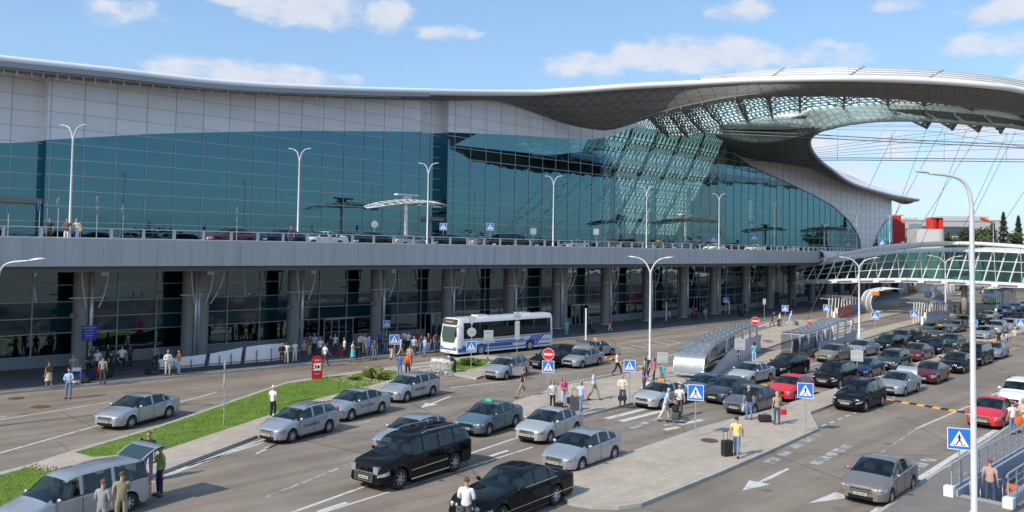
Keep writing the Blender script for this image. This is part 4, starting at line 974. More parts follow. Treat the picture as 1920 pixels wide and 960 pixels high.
# =====================================================  LAMPS AND SIGNS
lampw=mat('lamp_white',(.62,.63,.64),.4,.1,.08,2)
def lamp_head(parent,p,dirx,tilt=.12,s=1.):
    b=MB(); rows=[]
    prof=[(0,.03,.03),(.12,.09,.07),(.35,.16,.10),(.6,.17,.10),(.8,.12,.06),(.9,.02,.02)]
    M=Matrix.Rotation(math.atan2(dirx[1],dirx[0]),3,'Z') @ Matrix.Rotation(-tilt,3,'Y')
    for x,wd,h in prof: rows.append([Vector(p)+M@Vector((x*s,wd*math.cos(a)*s,(h*math.sin(a)*(1 if math.sin(a)>0 else .45))*s)) for a in [2*math.pi*k/10 for k in range(10)]])
    b.grid(rows,True); return b.build('lamp_head',lampw,parent,True)
def lamp(p,h,arms,ang,reach,label,grp,r=.09,hs=1.,name='street_lamp',rise=.9):
    e=empty(name,label,'lamp',p,ang,grp)
    b=MB(); b.tube([(0,0,0),(0,0,.9),(0,0,.95),(0,0,h-rise-.3)],[r*1.35,r*1.35,r,r*.75],10); b.build('pole',lampw,e,True,angle=50)
    for sg in ((1,-1) if arms==2 else (1,)):
        b=MB(); pts=[(0,0,h-rise-.35),(sg*.06,0,h-rise),(sg*reach*.35,0,h-rise*.42),(sg*reach*.7,0,h-rise*.1),(sg*reach,0,h)] if arms==2 else [(0,0,h-rise-.35),(sg*.03,0,h-rise),(sg*reach*.12,0,h-rise*.45),(sg*reach*.4,0,h-.12*rise),(sg*reach,0,h)]
        b.tube(spline(pts,5),[r*.75-(r*.3)*k/20 for k in range(21)],8); b.build('arm',lampw,e,True); lamp_head(e,(sg*(reach-.05),0,h),(sg,0),.12,hs)
    return e
def glamp(u,v,vt,label,ang=A_ if False else R_(-18),reach=1.35,grp='twin-headed lamps on the forecourt',arms=2,**k):
    p=G(u,v); p.z=.0; return lamp(p,HZ(p,vt),arms,ang,reach,label,grp,**k)
glamp(1218,716,484,'tall white twin lamp behind the group of women, nearest of the forecourt twins',reach=.95,hs=.85)
glamp(1611,640,484,'tall white twin lamp on the shelter island in front of the footbridge',reach=1.3,r=.11,hs=.9)
glamp(1773,600,481,'tall white twin lamp in front of the footbridge, beside the far bus',reach=1.5,r=.11,hs=1.)
p=G(1827,985); 
# the big single-arm lamp stands by the stairs
p=XY(*[SN(G(1827,1010))[0],SN(G(1827,1010))[1]]); lamp(p,HZ(p,326),1,R_(180),1.45,'large white single-arm lamp by the stairs at the right, crossing the whole view','single-arm lamps',r=.105,hs=.62,rise=.9)
p=G(-16,800); lamp(p,HZ(p,488),1,R_(0),1.6,'single-arm lamp at the left edge, only arm and head in view','single-arm lamps',r=.09,hs=1.0,rise=.9)
for i,(u,vt,n,lb) in enumerate(((130,236,0,'leftmost white twin lamp on the upper road'),(558,280,-1,'second white twin lamp from the left on the upper road'),(801,307,-2,'white twin lamp beside the glazed entrance canopy on the upper road'),(1037,331,-3,'white twin lamp at the middle of the upper road'),(1212,351,-4,'white twin lamp in front of the brightest glass on the upper road'),(1348,364,-4,'white twin lamp just right of the dark entrance canopy'),(1606,395,-6,'far white twin lamp in front of the curved glass end'),(1668,402,-6,'farthest white twin lamp at the corner of the terminal'),(1452,378,-8,'twin lamp added for a lamp reflection in the dark blue glass on the upper road'))):  # the last one is added to stand for a lamp mirrored in the glass
    p=PN(u,445,n); p.z=DZ; lamp(p,HZ(p,vt)-DZ,2,R_(-10)+R_(0),.62,lb,'twin lamps on the upper road',r=.09,hs=.62,rise=.8)
blue=mat('sign_blue',(.02,.17,.62),.35); whitep=mat('sign_white',(.80,.80,.80),.4); blk=mat('sign_black',(.012,.012,.012),.5); redp=mat('sign_red',(.70,.02,.03),.4); backm=mat('sign_back_grey',(.42,.46,.47),.5,.2)
def sign_post(u,v,top_v,label,cat='sign',grp=None,face=None,z0=0.14,n=None,name='road_sign',below=0.):
    if n is None:
        p=G(u,v); p.z=0
        H_=HZ(p,top_v)
    else:
        p=PN(u,v,n); p.z=DZ; H_=HZ(p,top_v)-DZ
    a=face if face is not None else math.atan2(-p.y,-p.x)+R_(rnd.uniform(-8,8))
    e=empty(name,label,cat,p,a,grp); b=MB(); b.tube([(0,0,0),(0,0,H_)],.03,7); b.build('pole',galv,e,True,angle=50); return e,H_
def ped_panel(e,z,s=.72,flip=1):
    b=MB(); b.box((.05,0,z),(.03,s,s)); pnl=b.build('sign_panel',blue,e)
    b=MB()
    for q in (-1,1): b.box((.067,q*(s/2-.015),z),(.004,.03,s)); b.box((.0672,0,z+q*(s/2-.015)),(.004,s,.03))
    b.add([(.068,-s*.40,z-s*.34),(.068,s*.40,z-s*.34),(.068,0,z+s*.38)],[(0,1,2)]); b.build('white_triangle',whitep,pnl)
    b=MB(); k=s/.72; f=flip
    def seg(a,c,w_): b.bar((.074,a[0]*f*k,z+a[1]*k),(.074,c[0]*f*k,z+c[1]*k),w_*k,.006,up=(1,0,0))
    b.tube([(.070,.0,z+.125*k),(.078,.0,z+.125*k)],.028*k,8)
    seg((0,.10),(.005,-.04),.05); seg((.005,-.04),(-.06,-.12),.03); seg((-.06,-.12),(-.085,-.2),.026); seg((.005,-.04),(.06,-.11),.03); seg((.06,-.11),(.075,-.2),.026); seg((0,.09),(-.065,.02),.022); seg((0,.09),(.065,.02),.022)
    for q in (-.17,-.1,.1,.17): seg((q,-.215),(q+.03*(1 if q<0 else -1),-.185),.03)
    b.build('walking_figure',blk,pnl)
def noentry(e,z,r=.36):
    b=MB(); b.tube([(.03,0,z),(.055,0,z)],r,24); p_=b.build('red_disc',redp,e,True,angle=30)
    b=MB(); b.box((.058,0,z),(.008,r*1.35,r*.36)); b.build('white_bar',whitep,p_)
    b=MB(); 
    for k in range(24): a,c=2*math.pi*k/24,2*math.pi*(k+1)/24; b.bar((.057,math.cos(a)*(r-.012),z+math.sin(a)*(r-.012)),(.057,math.cos(c)*(r-.012),z+math.sin(c)*(r-.012)),.02,.006,up=(1,0,0))
    b.build('white_edge',whitep,p_)
GP='blue pedestrian crossing signs'
PED=[(738,699,627,.72,'blue crossing sign by the cart stand, in front of the crowd'),(724,664,600,.62,'blue crossing sign in the shade of the columns, left of the bus'),(1180,758,674,.72,'blue crossing sign beside the man in the beige jacket'),(1304,823,720,.80,'blue crossing sign on the left end of the central island'),(1510,813,717,.80,'blue crossing sign on the central island beside the red hatchback'),(1799,925,801,.86,'largest blue crossing sign, on the right pavement by the stairs'),
     (1361,596,557,.8,'blue crossing sign in the shade before the far columns'),(1472,602,572,.85,'blue crossing sign above the travellers on the far zebra'),(1550,604,571,.85,'blue crossing sign beside the red and blue banner'),(1641,628,585,.85,'blue crossing sign on the strip behind the twin lamp'),(1714,615,582,.9,'blue crossing sign in front of the far framed shelter'),(1825,625,599,.9,'blue crossing sign half hidden by the big lamp pole'),(1914,628,598,.9,'blue crossing sign at the right edge among the parked cars')]
for u,v,vt,s_,lb in PED:
    e,H_=sign_post(u,v,vt,lb,grp=GP); D=e.location.length
    ped_panel(e,H_-s_/2-.02,s_)
for u,n,vt,s_,lb in ((73,2,377,.62,'blue crossing sign on the upper road beside the leftmost twin lamp'),(15,2,386,.5,'blue crossing sign added for a sign reflection at the far left of the upper road'),(831,-8,418,.8,'blue crossing sign on the upper road below the glazed canopy'),(919,-8,418,.9,'blue crossing sign on the upper road, right of the entrance'),(1414,-9,438,1.1,'blue crossing sign on the upper road before the blue glass'),(1338,-9,441,1.1,'dim blue crossing sign near the dark entrance canopy'),(1591,-9,451,1.3,'small blue crossing sign on the upper road near the curved glass end'),(1654,-9,448,1.5,'farthest blue crossing sign on the upper road at the terminal corner')):  # the second panel is added in place of a mirrored sign
    e,H_=sign_post(u,440,vt,lb,grp=GP,n=n,face=R_(-160) if u<100 else None); ped_panel(e,H_-s_/2-.02,s_)
# no entry signs
e,H_=sign_post(1027,767,652,'round no entry sign over a blue crossing sign, near the walking families'); noentry(e,H_-.38); ped_panel(e,H_-1.12,.72)
e,H_=sign_post(1416,648,594,'round no entry sign on the entry island',grp='no entry signs'); noentry(e,H_-.42,.42)
e,H_=sign_post(1519,640,602,'round no entry sign behind the wavy shelter roof',grp='no entry signs'); noentry(e,H_-.42,.42)
# signs seen from behind
def rect_back(e,z,wd,hh,x=.05): b=MB(); b.box((x,0,z),(.03,wd,hh)); o=b.build('back_panel',backm,e); b=MB(); [b.box((x+.025,0,z+q*hh*.3),(.03,wd*.7,.04)) for q in (-1,1)]; b.build('clamp',galv,o)
def round_back(e,z,r=.33): b=MB(); b.tube([(.03,0,z),(.05,0,z)],r,20); o=b.build('round_back_panel',backm,e,True,angle=30); b=MB(); b.box((.07,0,z),(.03,r,.05)); b.build('clamp',galv,o)
def tri_back(e,z,s=.8): b=MB(); b.add([(x,y,zz) for x in (.03,.05) for y,zz in ((-s/2,z+s*.4),(s/2,z+s*.4),(0,z-s*.45))],[(0,1,2),(5,4,3),(0,3,4,1),(1,4,5,2),(2,5,3,0)]); b.build('triangle_back_panel',backm,e)
e,H_=sign_post(419,803,674,'pole on the lawn with a triangle and round sign seen nearly edge on',face=R_(205)); tri_back(e,H_-.42,.66); round_back(e,H_-1.1,.3)
e,H_=sign_post(883,703,591,'pole with grey triangle, round back and blue crossing sign in front of the bus'); tri_back(e,H_-.4,.8); round_back(e,H_-1.25,.34); ped_panel(e,H_-2.3,.74)
e,H_=sign_post(969,668,585,'tall pole with round and long narrow grey backs in front of the bus'); round_back(e,H_-.35,.36); rect_back(e,H_-1.6,.42,1.6,.06)
e,H_=sign_post(915,690,619,'pole with plain grey rectangular sign back before the bus'); rect_back(e,H_-.4,.75,.8)
e,H_=sign_post(1242,706,659,'grey rectangular sign back behind the pink-topped woman'); rect_back(e,H_-.45,.8,.8)
e,H_=sign_post(1387,690,634,'grey rectangular sign back over the curved shelter'); rect_back(e,H_-.5,.85,.9)
e,H_=sign_post(1607,718,656,'grey rectangular sign back among the parked cars'); rect_back(e,H_-.42,.85,.8)
e,H_=sign_post(1387+46,600,560,'thin pole with small grey plate before the far columns'); rect_back(e,H_-.4,.4,.8)
for u,n,vt,k,lb in ((181,3,368,0,'edge-on grey sign pair on the upper road above the left columns'),(230,3,385,1,'narrow edge-on sign on the upper road, right of the pair'),(444,3,389,2,'diamond sign seen from behind on the upper road'),(702,-3,413,1,'round sign back on the upper road left of the entrance'),(1000,-8,428,3,'small rectangular sign back at the middle of the upper road'),(1118,-8,429,3,'small rectangular sign back before the bright glass'),(108,4,370,1,'thin edge-on sign beside the leftmost twin lamp')):
    e,H_=sign_post(u,440,vt,lb,grp=None,n=n,face=R_(-165) if k<3 and u<500 else None)
    if k==0: round_back(e,H_-.35,.32); tri_back(e,H_-1.1,.6)
    elif k==1: round_back(e,H_-.4,.34)
    elif k==2: b=MB(); b.add([(x,y,z) for x in (.03,.05) for y,z in ((0,H_),(.38,H_-.42),(0,H_-.84),(-.38,H_-.42))],[(0,1,2,3),(7,6,5,4),(0,4,5,1),(1,5,6,2),(2,6,7,3),(3,7,4,0)]); b.build('diamond_back_panel',backm,e); round_back(e,H_-1.15,.26)
    else: rect_back(e,H_-.4,.75,.8)
# bus stop sign
e,H_=sign_post(1741,575,547,'blue and white bus stop sign over the far shelter'); b=MB(); b.box((.05,0,H_-.5),(.03,.9,1.1)); o=b.build('sign_panel',blue,e); b=MB(); b.box((.07,0,H_-.35),(.01,.6,.35)); b.box((.07,0,H_-.75),(.01,.6,.15)); b.build('white_symbol',whitep,o)
# white bollard posts in the shade
for u,v,vt,lb in ((1098,641,579,'left white post on the shaded pavement, by the bus'),(1249,603,567,'middle white post on the shaded pavement'),(1367,590,565,'right white post on the shaded pavement beside the crossing sign')):
    p=G(u,v); p.z=.14; h=HZ(p,vt)-.14; b=MB(); b.box((0,0,h/2),(.14,.1,h)); b.box((0,0,h+.02),(.2,.16,.04)); b.box((0,0,.02),(.26,.22,.04)); o=b.build('marker_post',whitep,loc=p); tag(o,lb,'post','white posts on the shaded pavement')
# blue information board fixed in front of the first column
p=G(152,697); p=XY(SN(p)[0]+.1,SN(p)[1]+1.1); e=empty('information_board','dark blue information board with white lettering on the leftmost column','sign',(p.x,p.y,0),math.atan2(-p.y,-p.x))
H_=HZ(p,611); hb=1.05
navy=mat('board_blue',(.015,.03,.36),.4); b=MB(); b.box((.0,0,H_-hb/2),(.08,.98,hb)); pb=b.build('board_panel',navy,e); b=MB(); b.box((-.25,0,H_-hb*.35),(.4,.06,.06)); b.box((-.25,0,H_-hb*.8),(.4,.06,.06)); b.build('bracket',galv,e)
for i,(s_,sz) in enumerate((('ШЕРЕМЕТЬЕВО',.115),('ТЕРМИНАЛ',.11),('Выход в город',.08),('TERMINAL',.11),('Exit to city',.08))): text_mesh(s_,sz,whitep,pb,loc=(.045,0,H_-.14-.19*i),rot=(math.pi/2,0,math.pi/2))
# red kiosk pylon
p=G(594,714); p.z=.15; H_=HZ(p,667)-.15; e=empty('red_pylon','red round-topped parking pylon with white arrow emblem on the grass tip','pylon',p,math.atan2(-p.y,-p.x)+R_(8))
pr=[(-.36,0),(.36,0),(.36,H_-.36)]+[(.36*math.cos(a),H_-.36+.36*math.sin(a)) for a in [math.pi*k/12 for k in range(1,12)]]+[(-.36,H_-.36)]
b=MB(); n_=len(pr); b.add([(x,y,z) for x in (-.11,.11) for y,z in pr],[tuple(range(n_))[::-1],tuple(range(n_,2*n_))]+[(i,(i+1)%n_,n_+(i+1)%n_,n_+i) for i in range(n_)]); b.build('pylon_body',mat('pylon_red',(.48,.012,.02),.35),e)
b=MB()
for q in (0,1,2): b.box((.115,0,H_*.40+q*.2),(.01,.60,.05))
b.box((.118,0,H_*.40+.2),(.012,.44,.5)); o=b.build('white_emblem',whitep,e)
b=MB(); b.bar((.127,-.15,H_*.40+.2),(.127,.13,H_*.40+.2),.08,.008,up=(1,0,0)); b.add([(.13,.02,H_*.4+.36),(.13,.02,H_*.4+.04),(.13,.2,H_*.4+.2)],[(0,1,2)]); b.bar((.127,-.13,H_*.4+.36),(.127,-.13,H_*.4+.04),.06,.008,up=(1,0,0)); b.build('black_arrow',blk,o)
text_mesh('ШРМ',.17,whitep,e,loc=(.115,0,H_-.32),rot=(math.pi/2,0,math.pi/2)); text_mesh('ТЕРМИНАЛ',.085,whitep,e,loc=(.115,0,H_-.75),rot=(math.pi/2,0,math.pi/2)); text_mesh('ПАРКИНГ',.085,whitep,e,loc=(.115,0,.35),rot=(math.pi/2,0,math.pi/2))
# white curved banner barrier
def banner(pts,label):   # (u, v_bottom, v_top) along the pavement
    P_=[]
    for u,vb_,vt in pts:
        p=G(u,vb_+7,0.14); P_.append((p,HZ(p,vb_),HZ(p,vt)))
    r=empty('banner_barrier',label,'barrier',P_[0][0])
    o0=P_[0][0]; f=lambda i:(P_[i][0]-Vector((o0.x,o0.y,0)))
    segs=[(0,3),(3,6),(6,len(P_)-1)]
    for a,c in segs:
        b=MB(); rows=[]
        for i in range(a,c+1):
            q=Vector((f(i).x,f(i).y,-.14)); rows.append([q+Vector((0,0,P_[i][1])),q+Vector((0,0,P_[i][2]))])
        # separate panels by a slanting dark gap
        d=(rows[-1][0]-rows[0][0]).normalized()
        if a>0: rows[0][0]+=d*.1; rows[0][1]+=d*.22
        if c<len(P_)-1: rows[-1][0]-=d*.22; rows[-1][1]-=d*.08
        b.grid(rows); nn_=Vector((d.y,-d.x,0))*-.05; b.grid([[x[0]+nn_,x[1]+nn_] for x in rows]); b.build('white_panel',mat('banner_white',(.78,.78,.82),.5),r)
    b=MB()
    for i in range(len(P_)):
        q=Vector((f(i).x,f(i).y,-.14)); b.tube([q+Vector((.06,-.06,0)),q+Vector((.06,-.06,P_[i][2]*.8))],.035,6)
    for i in range(len(P_)-1):
        for zz in (.12,P_[i][1]): b.bar(Vector((f(i).x+.06,f(i).y-.06,zz)),Vector((f(i+1).x+.06,f(i+1).y-.06,zz)),.05)
    b.build('barrier_frame',mat('frame_brown',(.12,.09,.07),.6),r)
banner([(297,693,674),(325,691,671),(357,689,668),(388,686,664),(410,685,660),(432,683,656),(456,681,651),(480,679,648),(507,677,645),(533,674,644)],'long low white banner barrier with two dark slanting gaps on the left pavement')
# =====================================================  SHELTERS
perf=mat('perforated_steel',(.36,.38,.40),.3,.6,.08,2); polyc=mat('smoky_panel',(.30,.33,.40),.12,.0); polyb=mat('pale_blue_panel',(.34,.38,.50),.25)
def clear_glass(name,c,f):
    m=bpy.data.materials.new(name); m.use_nodes=True; nt=m.node_tree; nt.nodes.clear(); N=nt.nodes.new; L=nt.links.new
    o=N('ShaderNodeOutputMaterial'); a=N('ShaderNodeBsdfTransparent'); a.inputs[0].default_value=(*c,1); g_=N('ShaderNodeBsdfGlossy'); g_.inputs['Roughness'].default_value=.08; g_.inputs[0].default_value=(.8,.85,.9,1); m1=N('ShaderNodeMixShader'); m1.inputs[0].default_value=f; L(a.outputs[0],m1.inputs[1]); L(g_.outputs[0],m1.inputs[2]); L(m1.outputs[0],o.inputs[0]); return m
clg=clear_glass('shelter_glass',(.55,.6,.64),.22)
def stair_shelter(pA,pB,wd,prof,label,front_curl=True,panel_h=(1.1,1.3),strut=True,sidem=None,glassside=True):
    """long stair canopy from ground point pA to pB; prof: roof height along t"""
    L_=(pB-pA).length; a=math.atan2(pB.y-pA.y,pB.x-pA.x); e=empty('stair_shelter',label,'shelter',(pA.x,pA.y,.14),a,None)
    n=24; zs=[interp(prof,k/n) for k in range(n+1)]
    # the roof sheet; a curl wraps down at the near end
    rows=[]
    if front_curl:
        z0=zs[0]
        for k in range(7): q=math.pi/2*k/6; rows.append([Vector((-.15-.9*math.sin(q)*1.0+0,y,z0*.42+(z0*.58)*math.sin(q))) for y in (0,wd)]) if False else rows.append([Vector((.0-.95*math.cos(q)*.9,y,.35+(z0-.35)*math.sin(q))) for y in (0,wd)])
    for k in range(n+1): rows.append([Vector((L_*k/n,y,zs[k])) for y in (0,wd)])
    full=[[r[0].lerp(r[1],t) for t in (0,.5,1)] for r in rows]
    b=MB(); b.grid(full); b.grid([[p_+Vector((0,0,.06)) for p_ in r] for r in full]); b.build('curved_roof',perf,e,True)
    b=MB()
    for y in (0,wd):
        b.tube([Vector((r[0].x,y,r[0].z-.03)) for r in rows],.06,6)
    for k in range(0,len(rows),2): b.bar(rows[k][0]+Vector((0,0,-.05)),rows[k][1]+Vector((0,0,-.05)),.06,.1)
    for r in rows[::2]:
        for t in (.2,.5,.8): p_=r[0].lerp(r[1],t)+Vector((0,0,.08)); b.box(p_,(.07,.07,.04))
    b.build('roof_frame',galv,e,True,angle=40)
    if strut:
        b=MB()
        for k in (8,12,16,20,24):
            for y in (0,wd): b.bar((L_*k/n-.45,y,.0),(L_*k/n,y,zs[k]),.16,.1)
        b.build('slanted_post',white_metal,e)
        b=MB()
        for k in range(5,24,2): b.bar((L_*k/n,0,zs[k]-.03),(L_*(k+1)/n,wd,zs[k+1]-.03),.05)
        b.build('roof_bracing',galv,e)
    # smoky glazed near sides
    b=MB()
    for y in (0,wd):
        for k0,k1 in ((0,4),(4.3,8)):
            x0,x1=L_*k0/n,L_*k1/n; b.add([(x0,y,.1),(x1,y,.1),(x1,y,interp(prof,k1/n)-.12),(x0,y,interp(prof,k0/n)-.12)],[(0,1,2,3)])
    b.build('side_glass',clg,e)
    # waving solid parapets
    b=MB(); h0,h1=panel_h; sm=sidem or polyb
    for y in (-.25,wd+.12):
        for j,(x0,x1) in enumerate(((.22,.48),(.5,.73),(.75,1.02)) if not glassside else ((.02,.5),(.54,1.02))):
            xs=[x0+(x1-x0)*k/6 for k in range(7)]; rr_=[]
            for x in xs:
                hh=h0+(h1-h0)*x+.12*math.sin(x*6+j) if glassside is False else (.5+1.25*((x-.02)/.48)**.8 if j==0 else 1.75-.25*((x-.54)/.48))
                rr_.append([Vector((L_*x,y,.02)),Vector((L_*x,y+.1,hh*.5)),Vector((L_*x,y,hh))])
            b.grid(rr_); b.grid([[q_+Vector((0,-.06,0)) for q_ in r] for r in rr_]); b.bar(rr_[0][0],rr_[0][2],.1)
    b.build('side_panel',sm,e,True)
    return e
stair_shelter(G(1324,713),G(1420,660),2.2,[(0,1.75),(.15,2.25),(.4,2.35),(.7,2.45),(1,2.4)],'near curved steel and smoky glass stair shelter left of the light blue woman')
a=G(1507,677); c=G(1600,648); 
stair_shelter(a,c,2.0,[(0,2.2),(.15,2.2),(.4,2.3),(.7,2.65),(1,2.55)],'second stair shelter with wavy rising roof and tilted white posts',front_curl=False,panel_h=(1.0,1.35),glassside=False)
# frame shelters with banners
redb=mat('banner_red',(.40,.01,.01),.4); bluebn=mat('banner_blue',(.02,.10,.42),.4)
def frame_shelter(pA,pB,hA,hB,label,ban=None,base=None,wd=2.):
    L_=(pB-pA).length; a=math.atan2(pB.y-pA.y,pB.x-pA.x); e=empty('truss_shelter',label,'shelter',(pA.x,pA.y,.14),a)
    b=MB(); n=10
    for y in (0,wd):
        for k in range(n):
            z0,z1=hA+(hB-hA)*k/n+.35*math.sin(k*.55),hA+(hB-hA)*(k+1)/n+.35*math.sin((k+1)*.55); b.bar((L_*k/n,y,z0),(L_*(k+1)/n,y,z1),.1); 
            if k>1: b.bar((L_*k/n,y,.0),(L_*(k+.45)/n,y,z0),.08); b.bar((L_*(k+1)/n,y,1.0),(L_*(k+.45)/n,y,z0),.07)
    for k in range(n+1): z0=hA+(hB-hA)*k/n+.35*math.sin(k*.55); b.bar((L_*k/n,0,z0),(L_*k/n,wd,z0),.07)
    b.build('truss_frame',mat('frame_beige',(.48,.46,.42),.5,.2),e)
    b=MB(); rows=[[Vector((L_*k/n,y,hA+(hB-hA)*k/n+.35*math.sin(k*.55)+.08)) for y in (-.1,wd+.1)] for k in range(n+1)]; b.grid(rows); b.build('glass_roof',clg,e)
    b=MB(); rr_=[[Vector((L_*t,-.15,.1)),Vector((L_*t,-.25,.8)),Vector((L_*t,-.15,1.7-.35*t+.15*math.sin(t*5)))] for t in [k/8 for k in range(9)]]
    if ban:
        b.grid(rr_[:5]); b.k=1; b.grid(rr_[4:]); b.build('printed_banner',[ban[0],ban[1]],e,True)
        text_mesh('самолёт',.5,whitep,e,loc=(L_*.75,-.30,.8),rot=(math.pi/2,0,0))
    else: b.grid(rr_); b.build('side_panel',polyb,e,True)
    b=MB(); b.box((-.1,-.15,.9),(.25,.25,1.8)); b.box((-2.2,-.15,.75),(.2,.3,1.3)); b.box((-1.2,-.15,.7),(1.9,.04,1.0)); b.build('end_post',whitep,e)
    return e
frame_shelter(G(1567,604),G(1622,583),3.0,2.3,'far truss shelter with a red and blue banner on its side',(redb,bluebn))
frame_shelter(G(1733,614),G(1778,598),3.0,2.7,'truss shelter with plain grey side panels behind the parked cars')
frame_shelter(G(1747,578),G(1772,563),2.6,3.6,'far shelter with grey sloping roof and blue banner below the bus stop sign',(bluebn,bluebn))
frame_shelter(G(1868,596),G(1905,572),3.0,3.6,'grey roofed shelter at the far right above the dark cars')
def curl(u,v,h,L_,label):
    p=G(u,v); e=empty('curled_stop_shelter',label,'shelter',(p.x,p.y,.0),R_(0),'curled white stop shelters')
    rows=[]
    for k in range(13):
        a=-.5+ (math.pi*.5+.5)*k/12; rows.append((-1.6*math.cos(a),h*.45+h*.5*math.sin(a)))
    rows+= [(.8,h*1.0),(2.0,h*1.04),(3.4,h*1.02)]
    rows=[( -.9,0)]+rows
    b=MB(); R3=[[Vector((x,y,z)) for y in (0,L_/2,L_)] for x,z in rows]; b.grid(R3); b.grid([[q_+Vector((.1,0,0)) for q_ in r] for r in R3]); b.build('curled_shell',perf if False else mat('shell_grey',(.52,.53,.55),.4,.2),e,True)
    b=MB(); 
    for y in (0,L_*.5,L_): b.tube([Vector((x-.03,y,z+.03)) for x,z in rows],.09,6)
    b.box((-.2,L_/2,.45),(.5,L_,.1)); b.build('shell_rib',white_metal,e,True)
    b=MB(); b.box((-.9,-.12,h*.84),(1.1,.1,.55)); b.build('orange_sign',mat('orange_sign',(.85,.28,.02),.4),e)
curl(1652,590,3.9,3.4,'nearer curled white stop shelter with orange sign in the shaded road')
curl(1802,556,4.2,3.2,'farther curled stop shelter with orange sign left of the green bus')
# orange-and-white advert lightboxes against the far columns
for i,(u,v,lb) in enumerate(((1608,560,'left orange poster panel between the far columns'),(1663,555,'middle orange poster panel between the far columns'),(1711,550,'right orange poster panel between the far columns'))):
    p=G(u,v); e=empty('poster_panel',lb,'poster',(p.x,p.y,.14),math.atan2(-p.y,-p.x),'orange posters by the far columns')
    b=MB(); b.box((0,0,1.9),(.2,2.0,3.4)); b.build('frame',mat('poster_brown',(.2,.11,.07),.6),e); b=MB(); b.box((.11,0,2.0),(.04,1.6,2.6)); b.build('orange_sheet',mat('poster_orange',(.6,.2,.05),.6),e); b=MB(); b.tube([(.13,0,2.1),(.15,0,2.1)],.62,20); b.build('white_disc',whitep,e); b=MB(); b.box((.16,0,2.0),(.02,.35,.8)); b.box((.16,0,2.3),(.02,.7,.25)); b.build('dark_figure',blk,e)
# =====================================================  STAIRS TO THE UNDERPASS
e=empty('underpass_stairs','concrete stairs going down between grey walls and steel railings at the lower right','stairs',XY(pit_s[0],pit_n[0]),ANG)
PL=pit_s[1]-pit_s[0]; PW=pit_n[1]-pit_n[0]   # local x along s, local y = -n
b=MB(); N_=18
for k in range(N_):
    x0=.5+k*.33; z1=-.16*(k+1)+.12; b.box((x0+.165 if k<N_-1 else (x0+PL)/2,-PW/2,(z1-4)/2),(.33 if k<N_-1 else PL-x0,PW,z1+4))
b.box((.25,-PW/2,-1.95),(.5,PW,4.14)); b.build('steps',concrete,e)
wl=mat('stair_wall_blue_grey',(.30,.34,.42),.6,0,.08,1)
b=MB(); b.box((PL/2,-.06,-1.6),(PL,.12,3.9)); b.box((PL/2,-PW+.06,-1.6),(PL,.12,3.9)); b.box((PL,-PW/2,-1.6),(.12,PW,3.9)); b.build('stair_walls',wl,e)
def rail(y0,x0,x1,nm='railing',h=1.05,dz=0):
    b=MB()
    x=x0
    while x<=x1+.01: b.box((x,y0,.3+h/2+dz),(.06,.04,h)); x+=1.15
    for q in (.25,.5,.75): b.tube([(x0,y0,.3+h*q+dz),(x1,y0,.3+h*q+dz)],.018,5)
    b.tube([(x0-.25,y0,.3+h+dz-.1),(x0,y0,.3+h+dz),(x1,y0,.3+h+dz)],.03,6); b.build(nm,galv,e,True,angle=40)
rail(.1,.0,PL); rail(-PW-.1,.0,PL)
b=MB()
for y in (-.3,-PW+.3): b.tube([(.2,y,1.0),(.6,y,.95),(.5+N_*.33,y,.95-.16*N_)],.025,6); [b.tube([(.5+q*.33,y,.9-.16*q),(.5+q*.33,y,-.16*q)],.018,5) for q in range(1,N_,4)]
b.build('handrail',galv,e,True)
b=MB(); b.box((-.1,.15,.30),(.35,.35,.4)); b.box((-.1,-PW-.15,.30),(.35,.35,.4)); b.build('newel_block',whitep,e)
b=MB(); b.box((PL/2,.12,.2),(PL,.16,.35)); b.box((PL/2,-PW-.12,.2),(PL,.16,.35)); b.build('parapet_kerb',wl,e)
# planting beds
peb=mat('pale_pebbles',(.42,.34,.25),.9,0,.4,3)
q=random.Random(9); b=MB()
def pebble_line(L_,wd=.25,dn=10):
    P_=px(L_)
    for a,c in zip(P_,P_[1:]):
        for k in range(int((c-a).length*dn)):
            t=q.random(); p=a.lerp(c,t); b.ell((p.x+q.gauss(0,wd/2),p.y+q.gauss(0,wd/2),.17),(q.uniform(.03,.07),q.uniform(.03,.07),.04),5,3)
pebble_line([(613,711),(640,720),(680,730),(720,733)],.25); pebble_line([(645,714),(660,706),(700,699),(735,698),(752,704),(735,712),(700,722),(665,722),(645,714)],.25,14); pebble_line([(682,714),(700,718),(722,715),(715,709),(695,708),(682,714)],.2,14)
pebble_line([(850,697),(880,699),(915,690),(935,680)],.3,14)
pebble_line([(64,880),(82,884),(104,888)],.30,60)
tag(b.build('pebble_edging',peb),'pale pebble edging round the planting beds','pebbles',kind='stuff')
def agave(u,v,r,label,m,n=60,h=.8):
    p=G(u,v); q=random.Random(int(u)); e=empty('leafy_plant',label,'plant',(p.x,p.y,.15),0); b=MB()
    for i in range(n):
        a=q.random()*6.28; t=q.uniform(.2,1); L_=r*q.uniform(.6,1.1); wd=.07; d=Vector((math.cos(a),math.sin(a),0)); sd=Vector((-d.y,d.x,0))*wd; o=d*q.random()*r*.35
        m1=o+d*L_*.5*(1-t*.5)+Vector((0,0,h*t*.8)); m2=o+d*L_*(1.05-t*.5)+Vector((0,0,h*t*.75))
        b.add([o-sd*.4,o+sd*.4,m1+sd,m2,m1-sd],[(0,1,2,3,4)])
    b.build('leaves',m,e)
agm=foliage('variegated_leaves',(.30,.33,.10)); grm=foliage('bush_leaves',(.14,.2,.04))
